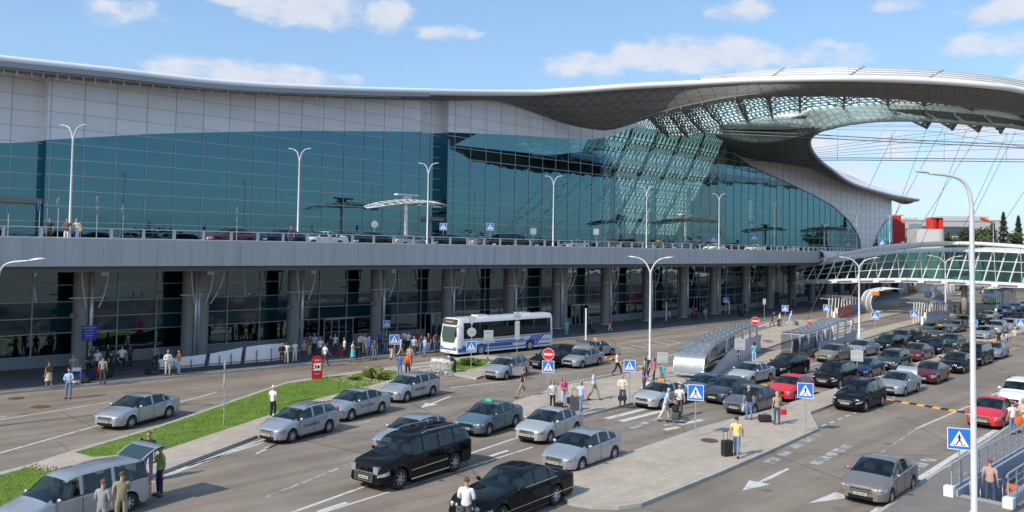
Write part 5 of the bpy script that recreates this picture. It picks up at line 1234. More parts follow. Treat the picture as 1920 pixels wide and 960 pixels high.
agave(700,712,1.0,'large spiky yellow-green plant in the round pebble bed',agm,110,1.0); agave(716,716,.6,'small green plant beside the spiky plant',grm,70,.6); agave(880,688,1.0,'bushy low green plant in front of the bus',grm,140,.7); agave(664,716,.5,'small flat plant left of the spiky plant',grm,50,.3)
# =====================================================  CARS
headm=mat('headlight_glass',(.42,.45,.48),.12,.5,coat=1.); tailm=mat('tail_light_red',(.45,.01,.01),.2,coat=1.); grm_=mat('grille_dark',(.02,.02,.022),.35,.5); platem=mat('plate_white',(.50,.50,.49),.5)
under=mat('underbody',(.01,.01,.01),.9); handlem=mat('trim_dark',(.03,.03,.03),.4)
PAINT_SLOT=paint('silver',(.42,.43,.45),.6,.3)
TYPES={ # L,W,H, top profile (t from front), belt, arch r, wheelbase (front overhang), side glass x-range, pillars, windscreen, rear screen
 'saloon':dict(L=4.5,W=1.76,top=[(0,.66),(.015,.75),(.06,.85),(.14,.94),(.235,1.01),(.33,1.26),(.42,1.42),(.50,1.475),(.58,1.475),(.66,1.43),(.74,1.33),(.84,1.14),(.90,1.10),(.97,1.07),(1,.88)],belt=[(0,.64),(.06,.78),(.235,.94),(.6,.99),(.9,1.04),(1,.92)],wr=.315,fo=.86,wb=2.64,ws=(.235,.43),rs=(.68,.845),gl=(.28,.79),pil=((.515,.54),(.70,.72))),
 'estate':dict(L=4.5,W=1.74,top=[(0,.66),(.015,.74),(.06,.82),(.14,.95),(.235,1.03),(.32,1.27),(.41,1.44),(.50,1.50),(.65,1.51),(.78,1.48),(.88,1.41),(.965,1.05),(1,.9)],belt=[(0,.64),(.06,.78),(.235,.95),(.9,1.06),(1,.96)],wr=.32,fo=.86,wb=2.66,ws=(.235,.42),rs=(.885,.965),gl=(.275,.92),pil=((.52,.545),(.71,.735))),
 'hatch':dict(L=4.3,W=1.74,top=[(0,.66),(.015,.74),(.06,.82),(.15,.90),(.24,1.01),(.33,1.25),(.43,1.42),(.53,1.48),(.66,1.47),(.82,1.36),(.95,1.04),(1,.88)],belt=[(0,.64),(.06,.78),(.24,.94),(.9,1.05),(1,.94)],wr=.32,fo=.86,wb=2.62,ws=(.24,.44),rs=(.82,.95),gl=(.285,.86),pil=((.53,.555),(.72,.745))),
 'suv':dict(L=4.55,W=1.84,top=[(0,.66),(.02,.86),(.06,.97),(.15,1.04),(.25,1.10),(.38,1.60),(.46,1.68),(.70,1.70),(.90,1.63),(.975,1.15),(1,.95)],belt=[(0,.66),(.22,1.02),(.9,1.12),(1,1.02)],wr=.36,fo=.88,wb=2.7,ws=(.25,.39),rs=(.905,.975),gl=(.28,.94),pil=((.50,.525),(.715,.74))),
 'bigsuv':dict(L=5.6,W=2.02,top=[(0,.72),(.012,1.02),(.04,1.12),(.12,1.17),(.22,1.20),(.31,1.70),(.37,1.80),(.65,1.84),(.93,1.78),(.985,1.25),(1,1.0)],belt=[(0,.72),(.2,1.12),(.95,1.20),(1,1.1)],wr=.40,fo=.98,wb=3.3,ws=(.22,.32),rs=(.935,.985),gl=(.245,.965),pil=((.42,.44),(.59,.61),(.765,.785))),
 'limo':dict(L=5.4,W=1.92,top=[(0,.66),(.012,.90),(.05,.97),(.15,1.02),(.30,1.06),(.42,1.44),(.48,1.50),(.60,1.51),(.70,1.44),(.81,1.14),(.90,1.07),(.97,1.0),(1,.82)],belt=[(0,.66),(.25,.98),(.9,1.0),(1,.88)],wr=.36,fo=.90,wb=3.15,ws=(.30,.43),rs=(.70,.81),gl=(.335,.765),pil=((.515,.535),(.68,.70))),
 'minivan':dict(L=4.8,W=1.82,top=[(0,.58),(.03,.78),(.08,.86),(.16,.97),(.22,1.05),(.36,1.62),(.43,1.72),(.70,1.76),(.93,1.70),(.985,1.1),(1,.9)],belt=[(0,.58),(.2,.98),(.95,1.10),(1,1.0)],wr=.34,fo=.95,wb=2.86,ws=(.21,.37),rs=(.935,.985),gl=(.25,.95),pil=((.44,.465),(.675,.70))),
}
def smooth_tab(tab,x,w=.012): return sum(interp(tab,x+d*w) for d in (-2,-1,0,1,2))/5
def make_car(kind,name='parked_car'):
    T_=TYPES[kind]; L_,W,wr=T_['L'],T_['W'],T_['wr']; top,belt=T_['top'],T_['belt']
    xf=T_['fo']; xr=xf+T_['wb']; ar=wr+.06
    xs=set([0,.02,.05,.09,.14,.2,.3,.4]+[L_-q for q in (0,.02,.06,.12,.2,.32)]); x=.5
    while x<L_-.4: xs.add(round(x,3)); x+=.11
    for xw in (xf,xr):
        xs={q for q in xs if abs(q-xw)>ar+.04 or q<.06 or q>L_-.06}
        for k in range(13): xs.add(round(xw-ar*math.cos(math.pi*k/12),4))
    for q in T_['ws']+T_['rs']+T_['gl']: xs.add(round(q*L_,4))
    for a,b_ in T_['pil']: xs.add(round(a*L_,4)); xs.add(round(b_*L_,4))
    xs=sorted(xs); xs=[q for i,q in enumerate(xs) if i==0 or q-xs[i-1]>.004]
    secs=[]; base=.20 if kind in('saloon','estate','hatch','limo','minivan') else .28
    for x in xs:
        t=x/L_; zt=smooth_tab(top,t) if .02<t<.98 else interp(top,t); zb=min(smooth_tab(belt,t),zt-.035)
        ef=max(0,1-x/.55); er=max(0,1-(L_-x)/.45); w=W/2*(1-.30*ef**2.6)*(1-.20*er**2.6)
        cab=max(0,min(1,(zt-zb-.05)/.42)); z0=base+.05*ef**2+.10*er**2
        sp=[z0,z0+.03,z0+.34*(zb-z0),z0+.66*(zb-z0),zb-.05]
        yy=[w*.86,w*.97,w*1.0,w*1.0,w*.975]
        for xw in (xf,xr):
            d=abs(x-xw)
            if d<ar+1e-4:
                za=wr+math.sqrt(max(0,ar*ar-d*d)); 
                sp[0]=max(sp[0],za-.0); sp[1]=max(sp[1],za); sp[2]=max(sp[2],za+.03); sp[3]=max(sp[3],za+.06); sp[4]=max(sp[4],sp[3]+.02); yy[1]=yy[1]+.012; yy[2]+=.012
        zb=max(zb,sp[4]+.012)
        zt=max(zt,zb+.02)
        p=[(yy[i],sp[i]) for i in range(5)]+[(w*.93,zb),(w*.90,zb+.02),(w*(.86-.12*cab),zb+.02+(zt-zb-.02)*(.5+.38*cab)),(w*(.62),zt-.012-.0*cab),(w*.32,zt),(0,zt+.006)]
        secs.append((x,p))
    paintb=MB(); gls={'windscreen':MB(),'rear_window':MB(),'side_window':MB(),'side_window2':MB()}; hl=[MB(),MB()]; tl=[MB(),MB()]
    ox=L_/2
    def V3(x,p,sg): return Vector((ox-x,sg*p[0],p[1]))
    g0,g1=T_['gl'][0]*L_,T_['gl'][1]*L_
    for i in range(len(secs)-1):
        (xa,pa),(xb,pb)=secs[i],secs[i+1]; xm=(xa+xb)/2
        for sg in (1,-1):
            for k in range(10):
                q=[V3(xa,pa[k],sg),V3(xa,pa[k+1],sg),V3(xb,pb[k+1],sg),V3(xb,pb[k],sg)]
                if sg<0: q=q[::-1]
                dst=paintb
                if k==6 and g0<xm<g1 and not any(a*L_<xm<b_*L_ for a,b_ in T_['pil']): dst=gls['side_window' if sg>0 else 'side_window2']
                if k>=7 and T_['ws'][0]*L_+.03<xm<T_['ws'][1]*L_-.05 and not(k==7 and False): dst=gls['windscreen']
                if k>=7 and T_['rs'][0]*L_<xm<T_['rs'][1]*L_: dst=gls['rear_window']
                if k==3 and xm<.42 : dst=hl[0 if sg>0 else 1]
                if k==3 and xm>L_-.24: dst=tl[0 if sg>0 else 1]
                dst.add(q,[(0,1,2,3)])
    # end faces as a strip grid
    for (x,p),fl in ((secs[0],1),(secs[-1],-1)):
        for k in range(10):
            q=[V3(x,p[k],1),V3(x,p[k+1],1),V3(x,p[k+1],-1),V3(x,p[k],-1)]
            if fl>0: q=q[::-1]
            paintb.add(q,[(0,1,2,3)])
    e=bpy.data.objects.new(name,None); col.objects.link(e)
    def weld(b,nm,m,ang=32):
        import bmesh
        me=b.mesh(nm,True); bm=bmesh.new(); bm.from_mesh(me); bmesh.ops.remove_doubles(bm,verts=bm.verts,dist=.0005); bm.to_mesh(me); bm.free()
        for p_ in me.polygons: p_.use_smooth=True
        try: me.set_sharp_from_angle(angle=R_(ang))
        except Exception: pass
        me.materials.append(m); o=bpy.data.objects.new(nm,me); col.objects.link(o); o.parent=e; return o
    body=weld(paintb,'body',PAINT_SLOT)
    weld(gls['windscreen'],'windscreen',carglass,60); weld(gls['rear_window'],'rear_window',carglass,60); weld(gls['side_window'],'side_window',carglass,60); weld(gls['side_window2'],'side_window',carglass,60)
    zf0=interp(top,.02)
    for j,b in enumerate(hl):
        sg=1 if j==0 else -1
        hh=.075 if kind not in('bigsuv','limo') else .12
        if kind=='bigsuv': b.box((ox-.07,sg*.60,.83),(.15,.24,.27))
        elif kind=='limo': b.ell((ox-.03,sg*.56,.70),(.07,.10,.10),12,8); b.ell((ox-.06,sg*.36,.69),(.07,.08,.08),12,8)
        else: b.ell((ox-.20,sg*(W/2-.30),zf0-hh-.025),(.15,.24,hh),12,8,rz=-sg*.62)
        weld(b,'headlight',headm,60)
    for j,b in enumerate(tl):
        sg=1 if j==0 else -1
        b.ell((-ox+.17,sg*(W/2-.17),.86 if kind in('saloon','hatch','limo') else 1.0),(.13,.10,.10 if kind in('saloon','limo') else .20),10,8,rz=sg*.6); weld(b,'tail_light',tailm,60)
    b=MB(); b.box((ox-L_/2,0,base+.12),(L_*.93,W*.72,.2)); 
    for xw in (xf,xr): b.box((ox-xw,0,wr+.12),(ar*2+.1,W-.34,wr+.35))
    b.box((ox-L_*.5,0,.66),(L_*.6,W*.8,.5)); b.build('underbody',under,e)
    # seats and dashboard seen through the glass
    zs_=.62 if kind in('saloon','estate','hatch','limo') else (.78 if kind!='bigsuv' else .9); xw_=T_['ws'][1]*L_
    b=MB()
    for sx_,wd in [(xw_+.22,(.36,-.36))]+[(xw_+1.15+.9*j,(.36,-.36,0)) for j in range({'bigsuv':2,'minivan':2,'limo':1}.get(kind,1))]:
        for y in wd:
            b.box((ox-sx_,y,zs_+.22),(.16,.44,.56),0,-.22); b.box((ox-sx_-.10,y,zs_+.57),(.10,.24,.16),0,-.2); b.box((ox-sx_+.24,y,zs_),(.5,.46,.14))
    b.build('seats',mat('seat_cloth',(.10,.095,.09),.9),e)
    b=MB(); b.box((ox-T_['ws'][0]*L_-.42,0,zs_+.16),(.45,W*.74,.2)); b.tube([(ox-xw_+.20,.36+.16*math.cos(q*.524),zs_+.28+.16*math.sin(q*.524)) for q in range(13)],.016,5); b.build('dashboard',black,e)
    # front: grille, intake, plate
    zf=interp(top,0)
    gh={'bigsuv':.34,'limo':.3}.get(kind,.13); gw_={'bigsuv':.95,'limo':.6}.get(kind,.78)
    b=MB(); b.box((ox+.012,0,zf-gh/2-.0),(.04,gw_,gh)); b.box((ox+.01,0,base+.12),(.03,.9,.13)); 
    for q in (-1,1): b.ell((ox-.10,q*(W/2-.30),base+.14),(.1,.11,.06),8,5)
    gr=b.build('grille',grm_,e)
    b=MB()
    for q in range(int(gh/.06)): b.box((ox+.035,0,zf+.0-.06*q),(.012,gw_*.95,.018))
    for q in (-1,1): b.box((ox+.034,0,zf-gh/2+.03+q*gh/2),(.02,gw_+.03,.025)); b.box((ox+.034,q*gw_/2,zf-gh/2+.03),(.02,.025,gh))
    b.build('grille_bars',chrome,gr)
    b=MB(); b.box((ox+.045,0,base+.25),(.02,.50,.105)); np_=b.build('number_plate',platem,e); b=MB(); [b.box((ox+.058,-.19+.062*j,base+.25),(.006,.034,.06 if j%3 else .045)) for j in range(7)]; b.build('plate_characters',blk,np_)
    b=MB(); b.box((-ox-.012,0,.62 if kind!='limo' else .7),(.02,.52,.115)); b.build('number_plate',platem,e)
    # bumper lower line, mirrors, handles, door seams
    for sg in (1,-1):
        xm=T_['ws'][0]*L_+.32; zb=interp(belt,xm/L_)
        b=MB(); b.ell((ox-xm,sg*(W/2+.07),zb+.08),(.06,.11,.075),8,5); b.bar((ox-xm,sg*(W/2-.06),zb+.03),(ox-xm,sg*(W/2+.03),zb+.05),.04); b.build('wing_mirror',PAINT_SLOT,e,True)
    hb=MB(); sb=MB()
    doors=[T_['ws'][0]*L_+.30]+[(a+b_)/2*L_ for a,b_ in T_['pil'][:2]]
    for sg in (1,-1):
        for dx in doors:
            zb=interp(belt,dx/L_); 
            if abs(dx-xr)<ar: 
                sb.bar((ox-dx,sg*(W/2+.001),xr*0+wr+ar+.06),(ox-dx,sg*(W/2*.985),zb-.05),.016,.006,up=(0,1,0))
            else: sb.bar((ox-dx,sg*(W/2+.001),base+.1),(ox-dx,sg*(W/2+.001),base+.66*(zb-base)),.016,.008,up=(0,1,0)); sb.bar((ox-dx,sg*(W/2+.001),base+.66*(zb-base)),(ox-dx,sg*(W/2*.98+.001),zb-.05),.016,.008,up=(0,1,0))
        for dx in doors[1:]:
            zb=interp(belt,dx/L_); hb.box((ox-dx+.16,sg*(W/2+.008),zb-.13),(.17,.03,.03))
        sb.bar((ox-xf-ar-.05,sg*(W/2*.97),base+.03),(ox-xr+ar+.05,sg*(W/2*.97),base+.03),.05,.06)
        sb.bar((ox-g0-.02,sg*(W/2*.925),interp(belt,g0/L_)+.012),(ox-g1,sg*(W/2*.925),interp(belt,g1/L_)+.012),.03,.02)
    hb.build('door_handles',PAINT_SLOT,e); sb.build('seams_and_sills',handlem,e)
    if kind in('bigsuv','suv','estate'):
        b=MB(); zt=interp(top,.6)
        for sg in (1,-1): b.tube([(ox-L_*.45,sg*W*.34,zt-.0),(ox-L_*.50,sg*W*.34,zt+.06),(ox-L_*.83,sg*W*.34,zt+.04),(ox-L_*.87,sg*W*.34,zt-.05)],.018,5)
        b.build('roof_rails',chrome if kind=='bigsuv' else handlem,e,True)
    if kind=='bigsuv':
        b=MB()
        for sg in (1,-1): b.bar((ox-xf-.5,sg*(W/2+.06),.32),(ox-xr+.5,sg*(W/2+.06),.32),.1,.05); b.bar((ox-xf-.6,sg*(W/2+.014),.62),(ox-xr+.5,sg*(W/2+.014),.66),.03,.02,up=(0,1,0))
        b.build('running_boards',chrome,e)
    if kind=='limo':
        b=MB()
        for sg in (1,-1): b.bar((ox-.3,sg*(W/2*.99),.46),(ox-L_+.15,sg*(W/2*.99),.46),.02,.03,up=(0,1,0)); b.bar((ox-g0,sg*(W/2*.94),1.02),(ox-g1,sg*(W/2*.94),1.03),.02,.02)
        b.build('chrome_trim',chrome,e)
    # wheels
    def wheel(x,sg):
        b=MB(); w2=.11; prof=[(wr*.62,-w2),(wr*.93,-w2),(wr,-w2*.7),(wr,w2*.7),(wr*.93,w2),(wr*.62,w2)]
        b.grid([[Vector((r_*math.cos(a),y,r_*math.sin(a))) for r_,y in prof] for a in [2*math.pi*k/20 for k in range(21)]]); 
        o=b.build('wheel',dark,e,True,angle=50); o.location=(ox-x,sg*(W/2-.115),wr)
        b=MB(); y0=sg*.085; b.tube([(0,-.05*sg,0),(0,y0*.5,0)],wr*.62,16); r1=b
        o2=b.build('rim_back',under,o)
        b=MB(); b.tube([(0,y0*.8,0),(0,y0*1.15,0)],wr*.16,10)
        for k in range(7): a=2*math.pi*k/7; b.bar((0,y0,0),(math.cos(a)*wr*.64,y0*.95,math.sin(a)*wr*.64),.055,.04,up=(0,1,0))
        n=20
        b.grid([[Vector((math.cos(a)*r_,y,math.sin(a)*r_)) for r_,y in ((wr*.57,y0*.9),(wr*.60,y0*1.2),(wr*.66,y0*1.1),(wr*.66,y0*.7))] for a in [2*math.pi*k/n for k in range(n+1)]])
        b.build('rim',rimm,o,False)
    for x in (xf,xr):
        for sg in (1,-1): wheel(x,sg)
    return e
PROTO={}
USED=set()
COL={'silver':((.45,.46,.48),.6),'silver2':((.40,.42,.44),.6),'pale':((.52,.52,.50),.5),'black':((.006,.006,.008),.0),'darkgrey':((.055,.06,.068),.5),'grey':((.14,.145,.15),.5),'bluegrey':((.10,.15,.20),.5),'teal':((.12,.19,.22),.5),
 'red':((.62,.015,.02),.0),'darkred':((.13,.010,.018),.3),'blue':((.012,.02,.09),.3),'gold':((.32,.24,.19),.5),'champagne':((.27,.235,.205),.55),'white':((.75,.75,.74),.0),'violet':((.30,.30,.42),.5),'darkgreen':((.03,.045,.045),.4),'navy':((.01,.012,.05),.3),'midblue':((.05,.08,.18),.4)}
orange=mat('taxi_orange',(.85,.30,.03),.4); greens=mat('taxi_green',(.05,.55,.25),.4)
def put_car(kind,color,pos,ang,label,group=None,taxi=None,name='parked_car',extra=None):
    c,mt=COL[color]; m=paint(color,c,mt,.3)
    if kind not in PROTO: PROTO[kind]=make_car(kind); o=PROTO[kind]; first=True
    else: first=False
    # every car is a copy so that each takes its own paint; the first of a kind is used itself
    if first:
        o=PROTO[kind]; 
        for ch in o.children:
            for sl_ in ch.material_slots:
                if sl_.material==PAINT_SLOT: sl_.link='OBJECT'; sl_.material=m
    else: 
        o=copy_tree(PROTO[kind],None,None)
        for ch in o.children:
            for sl_ in ch.material_slots:
                if ch.data.materials[0]==PAINT_SLOT: sl_.link='OBJECT'; sl_.material=m
    for k_ in ('extra',): pass
    o.name=name; o.location=pos; o.rotation_euler=(0,0,ang); tag(o,label,'car'); q_=random.Random(label); o.scale=(q_.uniform(.965,1.035),q_.uniform(.98,1.02),q_.uniform(.96,1.03))
    if group: o['group']=group
    return o,m
def after(o,kind,m,taxi=None,trunk=False,bonnet=False,doors=False):
    T_=TYPES[kind]; L_,W=T_['L'],T_['W']
    if taxi: b=MB(); b.box((.1,0,interp(T_['top'],.5)+.08),(.16,.42,.14)); b.box((.1,0,interp(T_['top'],.5)+.01),(.1,.3,.04)); b.build('taxi_sign',taxi,o)
    if trunk:
        b=MB(); x0=L_/2-.86*L_; z0=1.08 if kind in('saloon','limo') else interp(T_['top'],.9)
        rows=[[Vector((x0-q*.75*.6+.0,y*W*.40*(1-.1*q),z0+q*.48+.10*math.sin(q*3))) for y in (-1,-.5,0,.5,1)] for q in (0,.33,.66,1)]
        b.grid(rows); b.grid([[v+Vector((.05,0,.03)) for v in r] for r in rows][::-1]); b.build('boot_lid',m,o,True)
    if bonnet: pass
    if doors:
        for sg,xx in ((1,.27+.07),(-1,.34)):
            b=MB(); hx=L_/2-L_*xx; a=R_(55); d=Vector((-math.cos(a),sg*math.sin(a),0))
            P_=Vector((hx,sg*W/2,0)); b.add([P_+Vector((0,0,.28)),P_+d*.95+Vector((0,0,.28)),P_+d*.95+Vector((0,0,.92)),P_+Vector((0,0,.9))],[(0,1,2,3)]); nn_=Vector((d.y,-d.x,0))*.06
            b.add([P_+nn_+Vector((0,0,.28)),P_+nn_+d*.95+Vector((0,0,.28)),P_+nn_+d*.95+Vector((0,0,.92)),P_+nn_+Vector((0,0,.9))],[(3,2,1,0)]); b.bar(P_+d*.95+Vector((0,0,.28)),P_+d*.95+Vector((0,0,.92)),.07)
            dr_=b.build('open_door',m,o)
            b=MB(); b.bar(P_+d*.93+Vector((0,0,.92)),P_+d*.85+Vector((-.05,0,1.35)),.04); b.bar(P_+d*.85+Vector((-.05,0,1.35)),P_+d*.1+Vector((-.12,0,.95)),.04); b.build('window_frame',handlem,dr_)
def car_at(kind,color,u,v,ang,label,group=None,taxi=None,wheel='f',z=0.,**kw):
    T_=TYPES[kind]; L_,W=T_['L'],T_['W']; p=G(u,v,z); a=R_(ang)
    lx=L_/2-T_['fo']-(T_['wb'] if wheel=='r' else 0); ly=(W/2-.03)*(-1 if wheel=='R' else 1)
    if wheel=='R': lx=L_/2-T_['fo']
    M=Matrix.Rotation(a,3,'Z'); c=p-M@Vector((lx,ly,0)); c.z=z
    o,m=put_car(kind,color,c,a,label,group,name='taxi' if taxi else 'parked_car'); after(o,kind,m,taxi,**kw); return o,m
LANE=-124; ROW=-132; GR='cars queuing on the forecourt'
CARS=[
('estate','silver',547,831,-119,'silver estate nearest the lawn corner, first of the three',{}),
('saloon','silver2',658,790,-120,'silver saloon with side lettering, between the two silver estates',{}),
('estate','silver',763,755,-121,'silver estate with side lettering next to the round pebble bed',{}),
('saloon','teal',917,818,-121,'blue-green saloon with a green roof sign',dict(taxi=greens)),
('hatch','silver2',768,853,-122,'silver hatchback half hidden behind the big black off-roader',{}),
('bigsuv','black',750,918,-126,'huge glossy black off-roader with chrome grille and dark wheels',{}),
('saloon','silver',247,803,-108,'silver saloon alone in the left road beside the lawn',{}),
('saloon','pale',1031,832,-124,'pale silver saloon with its front window open, behind the silver one by the island tip',{}),
('hatch','silver',1091.5,886,-128,'silver car at the tip of the central island',{}),
('saloon','champagne',1671,948,-132,'champagne saloon in front at the lower right, nearest the camera',{}),
('saloon','pale',1241,768,-133,'old silver taxi with orange roof sign beside the painted zebra',dict(taxi=orange)),
('saloon','bluegrey',1326,750,-133,'blue-grey saloon behind the old silver taxi',{}),
('saloon','darkgrey',1371,759,-133,'dark violet-grey saloon between the blue-grey and the charcoal one',{}),
('saloon','grey',1415,779,-133,'charcoal grey saloon behind the man in the black shirt',{}),
('hatch','red',1492,754,-131,'bright red hatchback behind the crossing sign',{}),
('saloon','pale',1411,722,-135,'pale gold-silver saloon in front of the curved shelter',{}),
('estate','black',1479,707,-136,'black estate car beside the second wavy shelter',{}),
('suv','black',1575,729,-132,'black compact off-roader behind the red hatchback',{}),
('saloon','blue',1632,712,-132,'dark blue saloon behind the grey sign back',{}),
('suv','darkgreen',1686,697,-132,'dark green-black off-roader with roof bars behind the blue saloon',{}),
('saloon','gold',1569,681,-136,'golden beige saloon next to the wavy shelter',{}),
('saloon','silver',1622,670,-135,'greenish silver saloon next in line behind the golden one',{}),
('saloon','black',1673,659,-134,'black saloon in front of the grey off-roader',{}),
('suv','grey',1701,650,-134,'mid grey off-roader in the shelter-side row',{}),
('saloon','black',1728,650,-133,'black saloon with bright bonnet shine before the grey-green one',{}),
('saloon','black',1768,666,-132,'black saloon with glaring headlamp right of the dark red one',{}),
('saloon','darkred',1730,679,-132,'dark red saloon in the second row, farther of the two dark reds',{}),
('saloon','darkgreen',1796,657,-132,'dark green saloon behind the glaring black one',{}),
('suv','black',1624,773,-133,'black crossover at the end of the speed bump by the island',{}),
('saloon','silver2',1697,744,-133,'silver saloon with its boot open, behind the black crossover',dict(trunk=True)),
('saloon','darkred',1759,721,-131,'dark red saloon on the outer row, nearer of the two dark reds',{}),
('limo','black',1807,701,-132,'long black saloon behind the dark red one in the outer row',{}),
('bigsuv','black',1842,687,-132,'tall black off-roader next to the big lamp pole',{}),
('saloon','violet',1877,674,-132,'lilac-grey taxi with orange roof sign beside the people on the island',dict(taxi=orange)),
('saloon','darkgrey',1772,637,-133,'dark taxi with orange roof sign in the middle of the queue',dict(taxi=orange)),
('saloon','darkgrey',1753,629,-134,'dark grey saloon closest to the framed shelter',{}),
('saloon','grey',1798,624,-134,'grey-green saloon in front of a dark off-roader',{}),
('suv','darkgrey',1815,616,-134,'dark grey tall car at the back of the shelter-side row',{}),
('saloon','black',1848,611,-133,'black saloon left of the far silver cars',{}),
('saloon','silver2',1856,638,-133,'pale blue-silver saloon by the big lamp pole',{}),
('suv','silver',1879,629,-133,'silver off-roader in front of a silver estate',{}),
('estate','silver',1900,622,-133,'silver estate behind the silver off-roader',{}),
('saloon','pale',1862,603,-134,'pale grey saloon in the far dark crowd of cars',{}),
('saloon','navy',1880,599,-134,'navy saloon in front of the far blue car',{}),
('saloon','midblue',1896,592,-134,'mid blue saloon in the far part of the queue',{}),
('saloon','navy',1920,606,-133,'navy saloon cut by the right edge of the photo',{}),
('saloon','darkgrey',1913,585,-134,'dark grey saloon at the far end of the queue',{}),
('saloon','white',1928,581,-134,'white saloon farthest back at the right edge',{}),
('saloon','red',1881,805,-133,'red saloon at the right edge beside the stairs',{}),
('suv','white',1934,770,-133,'white off-roader behind the red saloon at the right edge',{}),
('saloon','black',1033,693,-128,'black saloon beside the no entry sign, boot toward the bus',dict(trunk=True)),
('saloon','silver2',1092,691,-127,'silver saloon on the left of the man in black',{}),
('estate','silver',949,713,-121,'silver estate with both front doors open, by the planting bed',dict(doors=True)),
]
for kind,color,u,v,a,lb,kw in CARS: car_at(kind,color,u,v,a,lb,GR,**kw)
# taxi with its boot up, facing away
p=G(1148,664); o,m=put_car('saloon','silver2',p+Vector((-1.7,-1.3,0)),R_(48),'silver taxi facing away with its boot up, beside the man in black',GR,name='taxi'); after(o,'saloon',m,orange,trunk=True)
o,m=car_at('limo','black',1041.7,948,-128,'long black limousine with chrome waistline at the bottom of the photo',GR,wheel='r')
o,m=car_at('minivan','silver',238,962,-121,'silver people carrier with raised tailgate at the lower left corner',GR,wheel='r')
b=MB(); L_=4.8; rows=[[Vector((-L_/2+.42-q*1.05,y*.78,1.66+.30*math.sin(q*2.2)+q*.05)) for y in (-1,-.5,0,.5,1)] for q in (0,.25,.5,.75,1)]
b.grid(rows); b.grid([[v+Vector((0,0,.05)) for v in r] for r in rows]); tg=b.build('tailgate',m,o,True); b=MB(); b.grid([[v.lerp(rows[i][2],.12)+Vector((0,0,.056)) for v in rows[i]] for i in (0,1,2)]); b.build('tailgate_glass',carglass,tg)
# cars on the upper road (roofs show over the parapet)
UP='cars on the upper road'
for kind,color,u,n,rev,lb in (('saloon','darkred',437,1.5,0,'dark red car on the upper road above the third column'),('hatch','navy',530,1.2,0,'dark blue hatchback on the upper road left of the second lamp'),('saloon','darkred',648,-3,0,'maroon saloon on the upper road left of the glazed canopy'),('saloon','black',695,-1,0,'black saloon on the upper road before the glazed canopy'),('saloon','silver',770,-4,1,'silver saloon on the upper road beside the third lamp'),('saloon','black',838,-2,0,'black saloon on the upper road right of the third lamp'),('saloon','silver2',905,-5,1,'silver saloon on the upper road left of the tall black off-roader'),('bigsuv','black',960,-3,1,'tall black off-roader on the upper road at the middle'),('saloon','black',1020,-5,0,'black saloon just left of the middle lamp on the upper road'),('hatch','silver',1078,-3,0,'small silver hatchback right of the middle lamp on the upper road'),
  ('suv','darkgrey',1172,-3,0,'dark off-roader with pale front on the upper road'),('saloon','grey',1240,-4,0,'grey taxi with orange roof sign on the upper road'),('saloon','midblue',1290,-3,1,'blue car on the upper road below the dark canopy'),('saloon','white',1355,-5,0,'white saloon on the upper road near the dark canopy'),('saloon','black',1395,-4,1,'black saloon on the upper road before the blue glass'),('saloon','white',1438,-2,0,'bright white saloon on the upper road right of the crossing sign'),('saloon','silver',1520,-4,0,'far silver saloon on the upper road'),('suv','black',1632,-6,0,'farthest dark car on the upper road at the terminal corner'),('saloon','white',608,1,0,'white saloon low behind the parapet, right of the second lamp')):
    p=PN(u,445,n); s_,n_=SN(p); p=XY(s_,n_+cs(s_)*.9,DZ+.01)
    o,m=put_car(kind,color,p,R_(45 if rev else -135),lb,UP)
    if 'taxi' in lb: after(o,kind,m,orange)
# lettering on the taxis of the lane
for q in [o_ for o_ in bpy.data.objects if o_.get('label','') in ('silver estate nearest the lawn corner, first of the three','silver saloon with side lettering, between the two silver estates','silver estate with side lettering next to the round pebble bed')]:
    text_mesh('TAXI SERVICE',.2,mat('decal_violet',(.12,.08,.4),.5),q,loc=(.05,.885,.66),rot=(math.pi/2,0,math.pi))
    pass
